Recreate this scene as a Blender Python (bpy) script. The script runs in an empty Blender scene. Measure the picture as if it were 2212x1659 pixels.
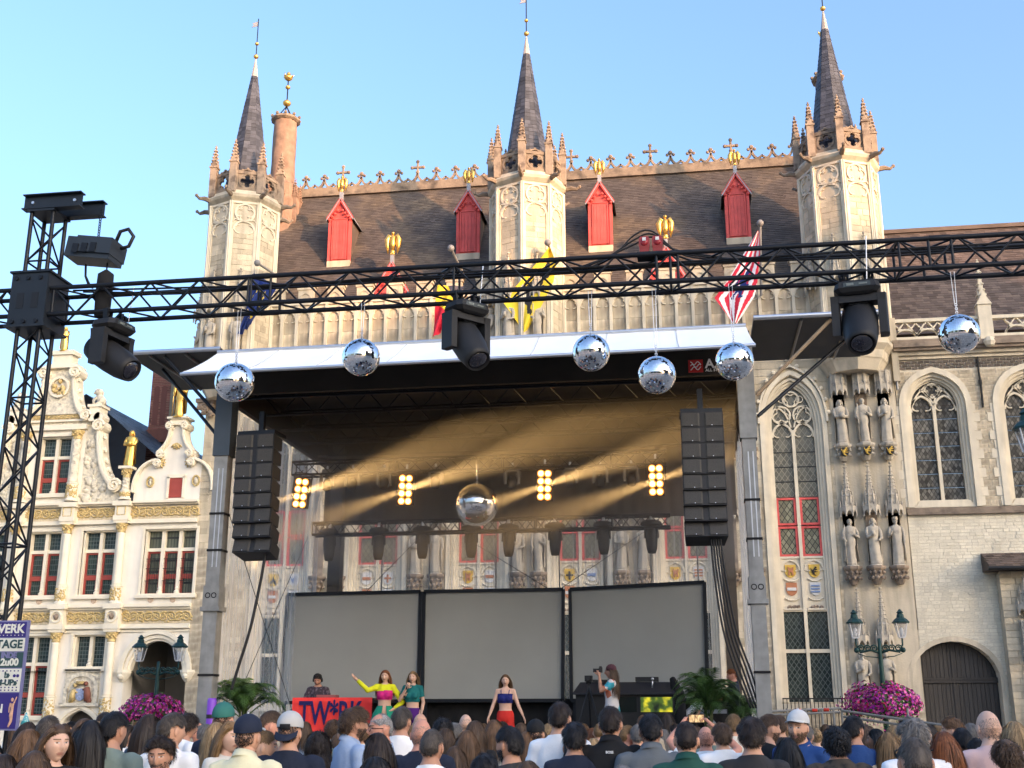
import bpy, bmesh, math, random
import numpy as np
from mathutils import Vector, Matrix, noise
R = math.radians; PI = math.pi; sin = math.sin; cos = math.cos
random.seed(7); rng = random.Random(11)
S = bpy.context.scene; COL = S.collection
# ------------------------------------------------------------------ camera, sky, sun, exposure
CAMH = 1.9; YAW = R(8.5); PITCH = R(16.05); FPX = 2490.0      # focal length in pixels of a 2212 px wide picture
cam = bpy.data.objects.new('camera', bpy.data.cameras.new('camera')); COL.objects.link(cam)
cam.data.sensor_width = 36; cam.data.lens = 36 * FPX / 2212; cam.data.clip_end = 2000
cam.location = (0, 0, CAMH); cam.rotation_euler = (PI / 2 + PITCH, 0, YAW); S.camera = cam
SUN_EL = R(10.0); SUN_DIR = Vector((0.78, -0.625, 0)).normalized()        # horizontal direction towards the sun
SUNV = Vector((SUN_DIR.x * cos(SUN_EL), SUN_DIR.y * cos(SUN_EL), sin(SUN_EL)))
W = bpy.data.worlds.new('World'); S.world = W; W.use_nodes = True
wn = W.node_tree; wn.nodes.clear()
sky = wn.nodes.new('ShaderNodeTexSky'); sky.sky_type = 'NISHITA'; sky.sun_disc = False
sky.sun_elevation = SUN_EL; sky.sun_rotation = math.atan2(SUN_DIR.x, SUN_DIR.y)
sky.air_density = 1.0; sky.dust_density = 7.0; sky.ozone_density = 3.0
bg = wn.nodes.new('ShaderNodeBackground'); bg.inputs[1].default_value = 0.15
wo = wn.nodes.new('ShaderNodeOutputWorld')
tint = wn.nodes.new('ShaderNodeMix'); tint.data_type = 'RGBA'; tint.blend_type = 'MULTIPLY'; tint.inputs[0].default_value = 1.0; tint.inputs[7].default_value = (1.0, .97, 1.0, 1)     # camera white balance
wn.links.new(sky.outputs[0], tint.inputs[6]); wn.links.new(tint.outputs[2], bg.inputs[0]); wn.links.new(bg.outputs[0], wo.inputs[0])
sun = bpy.data.objects.new('sun', bpy.data.lights.new('sun', 'SUN')); COL.objects.link(sun)
sun.data.energy = 1.25; sun.data.angle = R(0.6); sun.data.color = (1.0, 0.55, 0.28)
sun.rotation_euler = SUNV.to_track_quat('Z', 'Y').to_euler(); sun.location = (60, -50, 40)
S.view_settings.view_transform = 'Standard'; S.view_settings.look = 'None'; S.view_settings.gamma = 1
S.view_settings.exposure = 2.4
S.render.engine = 'CYCLES'; S.cycles.use_denoising = True; S.cycles.max_bounces = 8; S.cycles.transparent_max_bounces = 12
S.cycles.caustics_reflective = False; S.cycles.caustics_refractive = False; S.cycles.sample_clamp_indirect = 4.0
GZ = 0.1            # height of the square

# ------------------------------------------------------------------ helpers
def at(u, v, Y):    # the point at distance Y that stands at pixel (u, v) of a 2212 px wide picture
    x = (u - 1106) / FPX; z = (829.5 - v) / FPX; y = 1.0
    y, z = y * cos(PITCH) - z * sin(PITCH), y * sin(PITCH) + z * cos(PITCH)
    x, y = x * cos(YAW) - y * sin(YAW), x * sin(YAW) + y * cos(YAW)
    t = Y / y
    return Vector((x * t, Y, CAMH + z * t))

class MB:
    def __init__(s): s.v = []; s.f = []; s.m = []
    def add(s, vs, fs, m=0):
        o = len(s.v); s.v += [tuple(p) for p in vs]; s.f += [tuple(i + o for i in f) for f in fs]; s.m += [m] * len(fs); return s
    def box(s, x0, x1, y0, y1, z0, z1, m=0):
        return s.add([(x0,y0,z0),(x1,y0,z0),(x1,y1,z0),(x0,y1,z0),(x0,y0,z1),(x1,y0,z1),(x1,y1,z1),(x0,y1,z1)],
                     [(0,3,2,1),(4,5,6,7),(0,1,5,4),(1,2,6,5),(2,3,7,6),(3,0,4,7)], m)
    def cbox(s, c, d, m=0): return s.box(c[0]-d[0]/2, c[0]+d[0]/2, c[1]-d[1]/2, c[1]+d[1]/2, c[2]-d[2]/2, c[2]+d[2]/2, m)
    def obox(s, c, d, mat, m=0):       # box turned by a 3x3 matrix
        b = MB().cbox((0,0,0), d); c = Vector(c)
        return s.add([c + mat @ Vector(p) for p in b.v], b.f, m)
    def bar(s, a, b, w, h=None, m=0, up=(0,0,1)):
        a = Vector(a); b = Vector(b); d = (b - a); L = d.length
        if L < 1e-6: return s
        d /= L; u = Vector(up)
        if abs(d.dot(u)) > .98: u = Vector((0,1,0))
        x = d.cross(u).normalized(); y = x.cross(d); h = h or w
        vs = [p + x*(i*w/2) + y*(j*h/2) for p in (a, b) for i, j in ((-1,-1),(1,-1),(1,1),(-1,1))]
        return s.add(vs, [(0,1,2,3),(7,6,5,4),(0,4,5,1),(1,5,6,2),(2,6,7,3),(3,7,4,0)], m)
    def loft(s, rings, cap0=True, cap1=True, m=0, closed=True):
        n = len(rings[0]); vs = [p for r in rings for p in r]; fs = []
        for i in range(len(rings)-1):
            for j in range(n if closed else n-1):
                k = (j+1) % n; fs.append((i*n+j, i*n+k, (i+1)*n+k, (i+1)*n+j))
        if closed and cap0: fs.append(tuple(range(n-1, -1, -1)))
        if closed and cap1: fs.append(tuple(range((len(rings)-1)*n, len(rings)*n)))
        return s.add(vs, fs, m)
    def tube(s, pts, r, n=8, m=0, cap=True, flat=1.0):
        pts = [Vector(p) for p in pts]; rs = r if isinstance(r, (list, tuple)) else [r]*len(pts); rings = []; pu = None
        for i, p in enumerate(pts):
            d = (pts[min(i+1, len(pts)-1)] - pts[max(i-1, 0)]).normalized()
            u = pu if pu is not None else (Vector((0,0,1)) if abs(d.z) < .9 else Vector((0,1,0)))
            x = d.cross(u)
            if x.length < 1e-4: x = d.cross(Vector((1,0.3,0)))
            x.normalize(); y = x.cross(d).normalized(); pu = y
            rings.append([p + x*(cos(2*PI*k/n)*rs[i]) + y*(sin(2*PI*k/n)*rs[i]*flat) for k in range(n)])
        return s.loft(rings, cap, cap, m)
    def cyl(s, a, b, r, n=10, m=0, r2=None): return s.tube([a, b], [r, r if r2 is None else r2], n, m)
    def lathe(s, prof, c=(0,0,0), n=16, m=0, a0=0.0):       # prof: (radius, z)
        return s.loft([[(c[0]+r*cos(a0+2*PI*k/n), c[1]+r*sin(a0+2*PI*k/n), c[2]+z) for k in range(n)] for r, z in prof], True, True, m)
    def ball(s, c, r, n=12, m=0, sc=(1,1,1)):
        k = max(5, n//2+1)
        return s.loft([[(c[0]+sc[0]*r*sin(PI*(i+.02)/(k-.96))*cos(2*PI*j/n), c[1]+sc[1]*r*sin(PI*(i+.02)/(k-.96))*sin(2*PI*j/n),
                         c[2]-sc[2]*r*cos(PI*(i+.02)/(k-.96))) for j in range(n)] for i in range(k)], True, True, m)
    def prism(s, poly, y0, y1, m=0):        # polygon in x,z pushed from y0 (front) to y1
        n = len(poly); a = sum(poly[i][0]*poly[(i+1)%n][1]-poly[(i+1)%n][0]*poly[i][1] for i in range(n))
        if a < 0: poly = poly[::-1]
        vs = [(x, y0, z) for x, z in poly] + [(x, y1, z) for x, z in poly]
        return s.add(vs, [tuple(range(n)), tuple(range(2*n-1, n-1, -1))] + [(i, i+n, (i+1)%n+n, (i+1)%n) for i in range(n)], m)
    def ribbon(s, pts, w, y0, y1, m=0, closed=False):      # flat moulding along an x,z path: width w, from depth y0 to y1
        P = [Vector((p[0], 0, p[1])) for p in pts]; n = len(P); rings = []
        for i, p in enumerate(P):
            a = P[(i-1) % n] if closed else P[max(i-1,0)]; b = P[(i+1) % n] if closed else P[min(i+1,n-1)]
            d = (b-a).normalized(); nn = Vector((-d.z, 0, d.x))*w/2
            o, q = p+nn, p-nn
            rings.append([(o.x,y1,o.z),(o.x,y0+.3*abs(y1-y0)*0,o.z),(q.x,y0,q.z),(q.x,y1,q.z)])
        if closed: rings.append(rings[0])
        return s.loft(rings, not closed, not closed, m)
    def join(s, o, mat=None, m=None):
        vs = [mat @ Vector(p) for p in o.v] if mat is not None else o.v
        k = len(s.v); s.v += [tuple(p) for p in vs]; s.f += [tuple(i+k for i in f) for f in o.f]; s.m += (o.m if m is None else [m]*len(o.f)); return s

def mk(name, mb, mats, smooth=False, off=None):
    me = bpy.data.meshes.new(name)
    v = mb.v
    if off is not None: v = [(p[0]-off[0], p[1]-off[1], p[2]-off[2]) for p in v]
    me.from_pydata(v, [], mb.f)
    for m in (mats if isinstance(mats, (list, tuple)) else [mats]): me.materials.append(m)
    if mb.m and max(mb.m) > 0: me.polygons.foreach_set('material_index', mb.m)
    if smooth: me.polygons.foreach_set('use_smooth', [True]*len(me.polygons))
    me.update(); return me
def obj(name, me, parent=None, loc=None, rot=None, scale=None):
    o = bpy.data.objects.new(name, me); COL.objects.link(o)
    if parent is not None: o.parent = parent
    if loc is not None: o.location = loc
    if rot is not None: o.rotation_euler = rot
    if scale is not None: o.scale = scale
    return o
def tag(o, label=None, cat=None, group=None, kind=None):
    if label: o['label'] = label
    if cat: o['category'] = cat
    if group: o['group'] = group
    if kind: o['kind'] = kind
    return o
def thing(name, label, cat, loc=(0,0,0), rotz=0, group=None):
    o = obj(name, None, None, loc, (0,0,rotz)); o.empty_display_size = .2
    return tag(o, label, cat, group)
def worldloc(o):
    p = Vector((0,0,0))
    while o is not None: p += o.location; o = o.parent
    return p
def part(name, mb, mats, parent, smooth=False, world=True, kind=None, label=None):     # world: vertices are in world coordinates
    o = obj(name, mk(name, mb, mats, smooth, worldloc(parent) if (world and parent is not None) else None), parent)
    if kind: o['kind'] = kind
    if label: o['label'] = label
    return o
def copy_tree(o, parent=None):
    c = o.copy(); COL.objects.link(c); c.parent = parent
    for ch in o.children: copy_tree(ch, c)
    return c
def solo(name, mb, mats, label, cat, loc=(0,0,0), rot=None, group=None, smooth=False):
    return tag(obj(name, mk(name, mb, mats, smooth), None, loc, rot), label, cat, group)
_unit = {}
def unit_box(mat):                       # shared bevelled unit block
    if mat.name not in _unit:
        e = .03; mb = MB()
        rings = []
        mb.box(-.5,.5,-.5,.5,-.5,.5)
        _unit[mat.name] = mk('block', mb, mat)
    return _unit[mat.name]
def unit_rod(mat, n=8):
    k = mat.name + 'rod'
    if k not in _unit: _unit[k] = mk('rod', MB().cyl((0,0,0), (0,0,1), 1.0, n), mat, True)
    return _unit[k]
def rod(name, a, b, r, mat, parent, world=True):     # a round bar that shares one mesh
    a = Vector(a); b = Vector(b)
    o = obj(name, unit_rod(mat), parent); d = b - a
    q = d.to_track_quat('Z', 'Y'); off = worldloc(parent) if (world and parent is not None) else Vector((0,0,0))
    o.location = a - off; o.rotation_mode = 'QUATERNION'; o.rotation_quaternion = q; o.scale = (r, r, d.length)
    return o
def arcp(cx, cz, r, a0, a1, n=12): return [(cx + r*cos(R(a0+(a1-a0)*i/n)), cz + r*sin(R(a0+(a1-a0)*i/n))) for i in range(n+1)]
def bez(p0, p1, p2, n=10): return [tuple((1-t)**2*a + 2*t*(1-t)*b + t*t*c for a, b, c in zip(p0, p1, p2)) for t in [i/n for i in range(n+1)]]
def text_mb(txt, size, align='LEFT', bold=0.0, depth=.004, sx=1.0):      # letters in x,z facing -y
    cu = bpy.data.curves.new('t', 'FONT'); cu.body = txt; cu.size = size; cu.align_x = align; cu.offset = bold; cu.extrude = depth
    cu.resolution_u = 3
    o = bpy.data.objects.new('t', cu); me = o.to_mesh()
    mb = MB().add([(v.co.x*sx, -v.co.z, v.co.y) for v in me.vertices], [tuple(p.vertices) for p in me.polygons])
    o.to_mesh_clear(); bpy.data.objects.remove(o); bpy.data.curves.remove(cu); return mb
# ------------------------------------------------------------------ materials
MATS = {}
def mat(name, col, rough=.75, metal=0.0, var=.12, vs=2.0, isl=0.0, bump=0.0, bs=25.0, streak=0.0, spec=.35, emit=0.0, stretch=None, col2=None, c2s=1.0, c2t=.55, sheen=0.0, wet=0.0):
    if name in MATS: return MATS[name]
    m = bpy.data.materials.new(name); m.use_nodes = True; nt = m.node_tree; N = nt.nodes; L = nt.links
    b = N['Principled BSDF']; b.inputs['Roughness'].default_value = rough; b.inputs['Metallic'].default_value = metal
    b.inputs['Specular IOR Level'].default_value = spec
    tc = N.new('ShaderNodeTexCoord'); src = tc.outputs['Object']
    if stretch:
        mp = N.new('ShaderNodeMapping'); mp.inputs['Scale'].default_value = stretch; L.new(src, mp.inputs['Vector']); vsrc = mp.outputs[0]
    else: vsrc = src
    rgb = N.new('ShaderNodeRGB'); rgb.outputs[0].default_value = (*col, 1); c = rgb.outputs[0]
    def noise_tex(scale, detail=5, vec=vsrc):
        t = N.new('ShaderNodeTexNoise'); t.inputs['Scale'].default_value = scale; t.inputs['Detail'].default_value = detail; L.new(vec, t.inputs['Vector']); return t.outputs['Fac']
    def mrange(x, a, bb, lo=0.25, hi=.75):
        r = N.new('ShaderNodeMapRange'); r.inputs[1].default_value = lo; r.inputs[2].default_value = hi; r.inputs[3].default_value = a; r.inputs[4].default_value = bb; L.new(x, r.inputs[0]); return r.outputs[0]
    def scale_val(c, f):
        h = N.new('ShaderNodeHueSaturation'); L.new(c, h.inputs['Color']); L.new(f, h.inputs['Value']); return h.outputs[0]
    if col2:
        mx = N.new('ShaderNodeMix'); mx.data_type = 'RGBA'; L.new(mrange(noise_tex(c2s, 6, src), 0, 1, c2t-.08, c2t+.08), mx.inputs[0])
        L.new(c, mx.inputs[6]); mx.inputs[7].default_value = (*col2, 1); c = mx.outputs[2]
    if var: c = scale_val(c, mrange(noise_tex(vs), 1-var, 1+var))
    if isl:
        g = N.new('ShaderNodeNewGeometry'); oi = N.new('ShaderNodeObjectInfo'); ad = N.new('ShaderNodeMath'); ad.operation = 'ADD'
        L.new(g.outputs['Random Per Island'], ad.inputs[0]); L.new(oi.outputs['Random'], ad.inputs[1])
        fr = N.new('ShaderNodeMath'); fr.operation = 'FRACT'; L.new(ad.outputs[0], fr.inputs[0])
        c = scale_val(c, mrange(fr.outputs[0], 1-isl, 1+isl, 0, 1))
    if streak:
        mp2 = N.new('ShaderNodeMapping'); mp2.inputs['Scale'].default_value = (2.2, 2.2, .25); L.new(src, mp2.inputs['Vector'])
        c = scale_val(c, mrange(noise_tex(1.6, 6, mp2.outputs[0]), 1-streak, 1.0, .38, .56))
    L.new(c, b.inputs['Base Color'])
    if bump:
        bp = N.new('ShaderNodeBump'); bp.inputs['Strength'].default_value = bump; bp.inputs['Distance'].default_value = .02
        L.new(noise_tex(bs, 6), bp.inputs['Height']); L.new(bp.outputs[0], b.inputs['Normal'])
    if emit: b.inputs['Emission Color'].default_value = (*col, 1); b.inputs['Emission Strength'].default_value = emit
    MATS[name] = m; return m
def lead_mat(name, glass, lead, sx, sz, kind='diamond', lw=.10, rough=.12, var=.3):       # leaded panes: lattice of lead on dark glass
    if name in MATS: return MATS[name]
    m = bpy.data.materials.new(name); m.use_nodes = True; nt = m.node_tree; N = nt.nodes; L = nt.links; b = N['Principled BSDF']
    tc = N.new('ShaderNodeTexCoord'); sp = N.new('ShaderNodeSeparateXYZ'); L.new(tc.outputs['Object'], sp.inputs[0])
    def math_(op, a, bb=None):
        n = N.new('ShaderNodeMath'); n.operation = op
        for i, q in enumerate((a, bb)):
            if q is None: continue
            if isinstance(q, (int, float)): n.inputs[i].default_value = q
            else: L.new(q, n.inputs[i])
        return n.outputs[0]
    x = math_('MULTIPLY', sp.outputs[0], sx); z = math_('MULTIPLY', sp.outputs[2], sz)
    if kind == 'diamond': p, q = math_('ADD', x, z), math_('SUBTRACT', x, z)
    else: p, q = x, z
    def line(t): return math_('LESS_THAN', math_('ABSOLUTE', math_('SUBTRACT', math_('FRACT', t), .5)), lw/2)
    ln = math_('MAXIMUM', line(p), line(q))
    cell = N.new('ShaderNodeCombineXYZ'); L.new(math_('FLOOR', math_('ADD', p, .5)), cell.inputs[0]); L.new(math_('FLOOR', math_('ADD', q, .5)), cell.inputs[1])
    wn_ = N.new('ShaderNodeTexWhiteNoise'); L.new(cell.outputs[0], wn_.inputs['Vector'])
    gl = N.new('ShaderNodeHueSaturation'); gl.inputs['Color'].default_value = (*glass, 1)
    mr = N.new('ShaderNodeMapRange'); mr.inputs[3].default_value = 1-var; mr.inputs[4].default_value = 1+var; L.new(wn_.outputs['Value'], mr.inputs[0]); L.new(mr.outputs[0], gl.inputs['Value'])
    mx = N.new('ShaderNodeMix'); mx.data_type = 'RGBA'; L.new(ln, mx.inputs[0]); L.new(gl.outputs[0], mx.inputs[6]); mx.inputs[7].default_value = (*lead, 1)
    L.new(mx.outputs[2], b.inputs['Base Color'])
    rr = math_('ADD', math_('MULTIPLY', ln, .5), rough); L.new(rr, b.inputs['Roughness']); b.inputs['Specular IOR Level'].default_value = .22
    bp = N.new('ShaderNodeBump'); bp.inputs['Strength'].default_value = .25; bp.inputs['Distance'].default_value = .02; L.new(math_('ADD', math_('MULTIPLY', wn_.outputs['Value'], .6), ln), bp.inputs['Height']); L.new(bp.outputs[0], b.inputs['Normal'])
    MATS[name] = m; return m
STONE = mat('pale_limestone', (.57,.495,.37), .85, var=.16, vs=1.2, isl=.13, bump=.35, bs=18, streak=.22)
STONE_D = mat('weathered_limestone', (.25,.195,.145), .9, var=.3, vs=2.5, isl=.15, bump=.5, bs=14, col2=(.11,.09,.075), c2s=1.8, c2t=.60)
STATUE = mat('statue_stone', (.45,.40,.32), .9, var=.18, vs=6, bump=.25, bs=30, col2=(.20,.19,.175), c2s=5, c2t=.63)
TRIM = mat('dressed_stone', (.68,.605,.465), .8, var=.10, vs=2.5, bump=.2, bs=22, streak=.14)
BLOCK = mat('ashlar_block', (.56,.48,.345), .88, var=.14, vs=3, isl=.20, bump=.4, bs=22, streak=.16, col2=(.38,.31,.22), c2s=.7, c2t=.62)
MORTAR = mat('mortar', (.46,.40,.30), .95, var=.15, vs=5, bump=.3, bs=40)
RUBBLE = mat('limewashed_brick', (.70,.64,.50), .9, var=.14, vs=1.3, isl=.07, bump=.5, bs=30, col2=(.40,.37,.30), c2s=.9, c2t=.66)
SLATE = mat('roof_slate', (.092,.076,.066), .72, var=.25, vs=1.2, isl=.20, bump=.3, bs=30, col2=(.13,.10,.072), c2s=.6, c2t=.55)
SPIRE = mat('spire_slate', (.064,.068,.084), .62, var=.2, vs=2, isl=.35, bump=.3, bs=30)
TILE = mat('brown_tile', (.11,.082,.066), .75, var=.25, vs=1.5, isl=.4, bump=.3, bs=30)
BLUESLATE = mat('blue_slate', (.062,.080,.105), .5, var=.2, vs=1.5, isl=.25)
LEADM = mat('lead_sheet', (.36,.36,.37), .5, metal=.3, var=.15, vs=4)
GOLD = mat('gilding', (.80,.50,.13), .34, metal=.85, var=.25, vs=9, bump=.3, bs=30)
GOLDP = mat('gilded_relief_mat', (.60,.45,.20), .55, metal=.25, var=.35, vs=14, bump=.3, bs=40)
REDP = mat('red_paint', (.66,.10,.09), .6, var=.18, vs=3, bump=.1, bs=30, streak=.2)
REDW = mat('red_window_paint', (.32,.060,.045), .55, var=.12, vs=4)
CREAM = mat('cream_paint', (.78,.735,.64), .75, var=.07, vs=1.4, bump=.12, bs=14, streak=.07)
CREAMG = mat('cream_trim', (.77,.70,.55), .7, var=.08, vs=3, bump=.1, bs=20)
CREAMR = mat('carved_cream', (.66,.60,.47), .8, var=.25, vs=8, bump=.8, bs=9, col2=(.36,.33,.27), c2s=6, c2t=.6)
GLASSD = lead_mat('leaded_glass_diamond', (.12,.115,.09), (.22,.205,.16), 5.2, 3.6, 'diamond', .13)
GLASSL = lead_mat('leaded_glass_light', (.20,.195,.13), (.05,.05,.045), 5.2, 3.6, 'diamond', .16, .3)
GLASSQ = lead_mat('leaded_glass_square', (.030,.048,.050), (.11,.135,.135), 9.0, 7.0, 'square', .14)
GLASSS = lead_mat('stained_glass', (.10,.095,.082), (.035,.033,.03), 7.3, 4.6, 'diamond', .14, .5, .75)
GLASSB = lead_mat('barred_glass', (.11,.12,.09), (.035,.04,.04), 8.5, 2.4, 'square', .18, .25)
DARK = mat('dark_void', (.012,.012,.013), .8, var=0)
BRICKM = mat('chimney_brick', (.22,.095,.075), .9, var=.15, vs=4, isl=.35, bump=.4, bs=30)
WOOD = mat('dark_door_wood', (.045,.040,.036), .6, var=.2, vs=3, bump=.2, bs=20, stretch=(8,8,.6), isl=.15)
IRON = mat('black_iron', (.018,.019,.02), .5, metal=.4, var=.1)
GREENI = mat('green_cast_iron', (.018,.055,.050), .42, metal=.3, var=.15, vs=8)
BLACKM = mat('black_truss_metal', (.016,.018,.022), .42, metal=.5, var=.15, vs=6)
BLACKP = mat('black_plastic', (.017,.017,.018), .55, var=.15, vs=6, bump=.05, bs=80)
BLACKC = mat('black_cloth', (.012,.012,.013), .9, var=.2, vs=3)
ALU = mat('aluminium', (.62,.63,.65), .35, metal=.9, var=.1, vs=8)
GALV = mat('galvanised_steel', (.27,.27,.255), .6, metal=.15, var=.22, vs=5, streak=.2)
WHITEC = mat('white_canvas', (.90,.89,.86), .55, var=.05, vs=1.2)
SCREEN = mat('grey_projection_cloth', (.325,.335,.315), .8, var=.07, vs=.7, bump=.25, bs=1.6)
WHITEP = mat('white_paint', (.75,.74,.72), .6, var=.05)
MIRROR = mat('mirror_tile', (.88,.9,.92), .04, metal=1.0, var=0)
GROUND = mat('cobble', (.30,.27,.23), .85, var=.25, vs=1.5, isl=.2, bump=.5, bs=12)
def emis(name, col, e):
    if name in MATS: return MATS[name]
    m = bpy.data.materials.new(name); m.use_nodes = True; b = m.node_tree.nodes['Principled BSDF']
    b.inputs['Base Color'].default_value = (*col, 1); b.inputs['Emission Color'].default_value = (*col, 1); b.inputs['Emission Strength'].default_value = e
    MATS[name] = m; return m
# ------------------------------------------------------------------ square
g = MB(); n = 44
for i in range(-n, n):
    for j in range(-n, n):
        g.add([(i*14,j*14,GZ),((i+1)*14,j*14,GZ),((i+1)*14,(j+1)*14,GZ),(i*14,(j+1)*14,GZ)], [(0,1,2,3)])
tag(obj('ground', mk('ground', g, GROUND)), kind='structure')

# ------------------------------------------------------------------ masonry tools
def pointed(xc, hw, zs, zt, n=9, full=.80):      # pointed arch from left springing to right springing
    l = bez((xc-hw, zs), (xc-hw*.98, zs+full*(zt-zs)), (xc, zt), n)
    return l + [(2*xc-x, z) for x, z in l[-2::-1]]
def roundarch(xc, hw, zs, zt, n=14): return [(xc-hw*cos(PI*i/n), zs+(zt-zs)*sin(PI*i/n)) for i in range(n+1)]
def wall_mb(mb, x0, x1, z0, z1, y0, y1, ops):     # ops: (xc, hw, zb, zs, zt, kind) sorted by x; kind 'p','r','q'
    x = x0
    for xc, hw, zb, zs, zt, k in ops:
        if xc-hw > x: mb.box(x, xc-hw, y0, y1, z0, z1)
        if zb > z0: mb.box(xc-hw, xc+hw, y0, y1, z0, zb)
        if k == 'q': mb.box(xc-hw, xc+hw, y0, y1, zt, z1)
        else:
            a = (pointed if k == 'p' else roundarch)(xc, hw, zs, zt)
            half = len(a)//2
            mb.prism(a[:half+1] + [(xc, z1), (xc-hw, z1)], y0, y1); mb.prism(a[half:] + [(xc+hw, z1), (xc, z1)], y0, y1)
        x = xc+hw
    if x1 > x: mb.box(x, x1, y0, y1, z0, z1)
def op_width(op, z, extra=0):
    xc, hw, zb, zs, zt, k = op
    if z < zb-.02 or z > zt+extra: return None
    if z <= zs or k == 'q': return (xc-hw-extra, xc+hw+extra)
    a = (pointed if k == 'p' else roundarch)(xc, hw+extra, zs, zt+extra)
    w = 0
    for i in range(len(a)-1):
        (xa, za), (xb, zb2) = a[i], a[i+1]
        if (za-z)*(zb2-z) <= 0 and za != zb2: w = max(w, abs(xa+(xb-xa)*(z-za)/(zb2-za)-xc))
    return (xc-w, xc+w)
def masonry(parent, x0, x1, z0, z1, y, ch, lr, mats, ops, extra, solid=[], budget=300, proud=(.006,.022), name='block', sel=None):
    rects = []; z = z0; rr = random.Random(int(x0*97+z0*31))
    while z < z1-.06:
        h = min(ch*rr.uniform(.82,1.2), z1-z); ex = []
        for op in ops:
            w = op_width(op, z+h/2, extra)
            if w: ex.append(w)
        for a, b, c, d in solid:
            if z+h > c and z < d: ex.append((a, b))
        ex.sort(); x = x0; spans = []
        for a, b in ex:
            if a > x: spans.append((x, min(a, x1)))
            x = max(x, b)
        if x < x1: spans.append((x, x1))
        for a, b in spans:
            x = a
            while x < b-.03:
                l = rr.uniform(*lr)
                if b-x-l < lr[0]*.5: l = b-x
                rects.append((x, x+l, z, z+h, y-rr.uniform(*proud))); x += l
        z += h
    rects = [r for r in rects if r[1]-r[0] > .05]
    if sel: rects.sort(key=lambda r: not sel(r))
    else: rects.sort(key=lambda r: -(r[1]-r[0])*(r[3]-r[2]))
    off = worldloc(parent); j = .007; me = unit_box(mats)
    for a, b, c, d, f in rects[:budget]:
        o = obj(name, me, parent, Vector(((a+b)/2, (f+y+.03)/2, (c+d)/2))-off, None, (b-a-2*j, y+.03-f, d-c-2*j))
    if len(rects) > budget:
        mb = MB()
        for a, b, c, d, f in rects[budget:]: mb.box(a+j, b-j, f, y+.03, c+j, d-j)
        part(name + 's', mb, mats, parent, kind='stuff')
def slates(mb, P, U, V, w, h, cw, chh, tilt=.012, clip=None, rr=random.Random(5)):   # overlapping slates on a plane P + a*U + b*V (U along eave, V up slope)
    U = Vector(U).normalized(); V = Vector(V).normalized(); N = U.cross(V).normalized(); P = Vector(P)
    rows = int(h/chh); 
    for r in range(rows):
        b0 = r*chh; a = -cw*(.5 if r % 2 else 0)
        while a < w:
            l = cw*rr.uniform(.9,1.1); a0, a1 = max(a, 0), min(a+l, w)
            if a1-a0 > .03 and (clip is None or clip((a0+a1)/2, b0+chh/2)):
                t = tilt*rr.uniform(.6,1.5); g = .004
                q = [P+U*(a0+g)+V*b0+N*(t+.004), P+U*(a1-g)+V*b0+N*(t+.004), P+U*(a1-g)+V*(b0+chh*1.15)+N*.004, P+U*(a0+g)+V*(b0+chh*1.15)+N*.004]
                q += [P+U*(a0+g)+V*b0, P+U*(a1-g)+V*b0]
                mb.add(q, [(0,1,2,3), (4,5,1,0)])
            a += l
def cusped(mb, xc, zc, r, lobes, w, y0, y1, rot=90):       # trefoil / quatrefoil ring
    for k in range(lobes):
        a = R(rot+360*k/lobes); d = r*.52; rl = r*.50
        cx, cz = xc+d*cos(a), zc+d*sin(a)
        mb.ribbon(arcp(cx, cz, rl, math.degrees(a)-115, math.degrees(a)+115, 10), w, y0, y1)
def crockets(mb, a, b, n, s):
    a = Vector(a); b = Vector(b)
    for i in range(n):
        p = a.lerp(b, (i+.5)/n); mb.ball(p, s, 6, sc=(1,1,.8))
def pinnacle(mb, x, y, z0, zs, zt, w):      # square shaft with a crocketed spirelet
    mb.box(x-w/2, x+w/2, y-w/2, y+w/2, z0, zs); mb.box(x-w*.62, x+w*.62, y-w*.62, y+w*.62, zs-.04, zs+.03)
    for sx, sy in ((0,-1),(0,1),(1,0),(-1,0)):     # little gables
        c = Vector((x+sx*w*.52, y+sy*w*.52, zs)); t = Vector((-sy, sx, 0))*w*.5
        mb.add([c-t, c+t, c+Vector((0,0,w*1.1)), Vector((x,y,zs)), Vector((x,y,zs+w*1.1))], [(0,1,2),(1,3,4,2),(3,0,2,4)])
    mb.lathe([(w*.52,zs),(w*.40,zs+(zt-zs)*.3),(w*.10,zt-.08),(w*.03,zt-.06)], (x,y,0), 4, a0=PI/4)
    for k in range(4):
        a = PI/4+k*PI/2
        crockets(mb, (x+w*.56*cos(a),y+w*.56*sin(a),zs+.08), (x+w*.14*cos(a),y+w*.14*sin(a),zt-.12), 5, w*.20)
    mb.ball((x,y,zt-.05), w*.22, 6); mb.ball((x,y,zt+.03), w*.13, 6)

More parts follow.
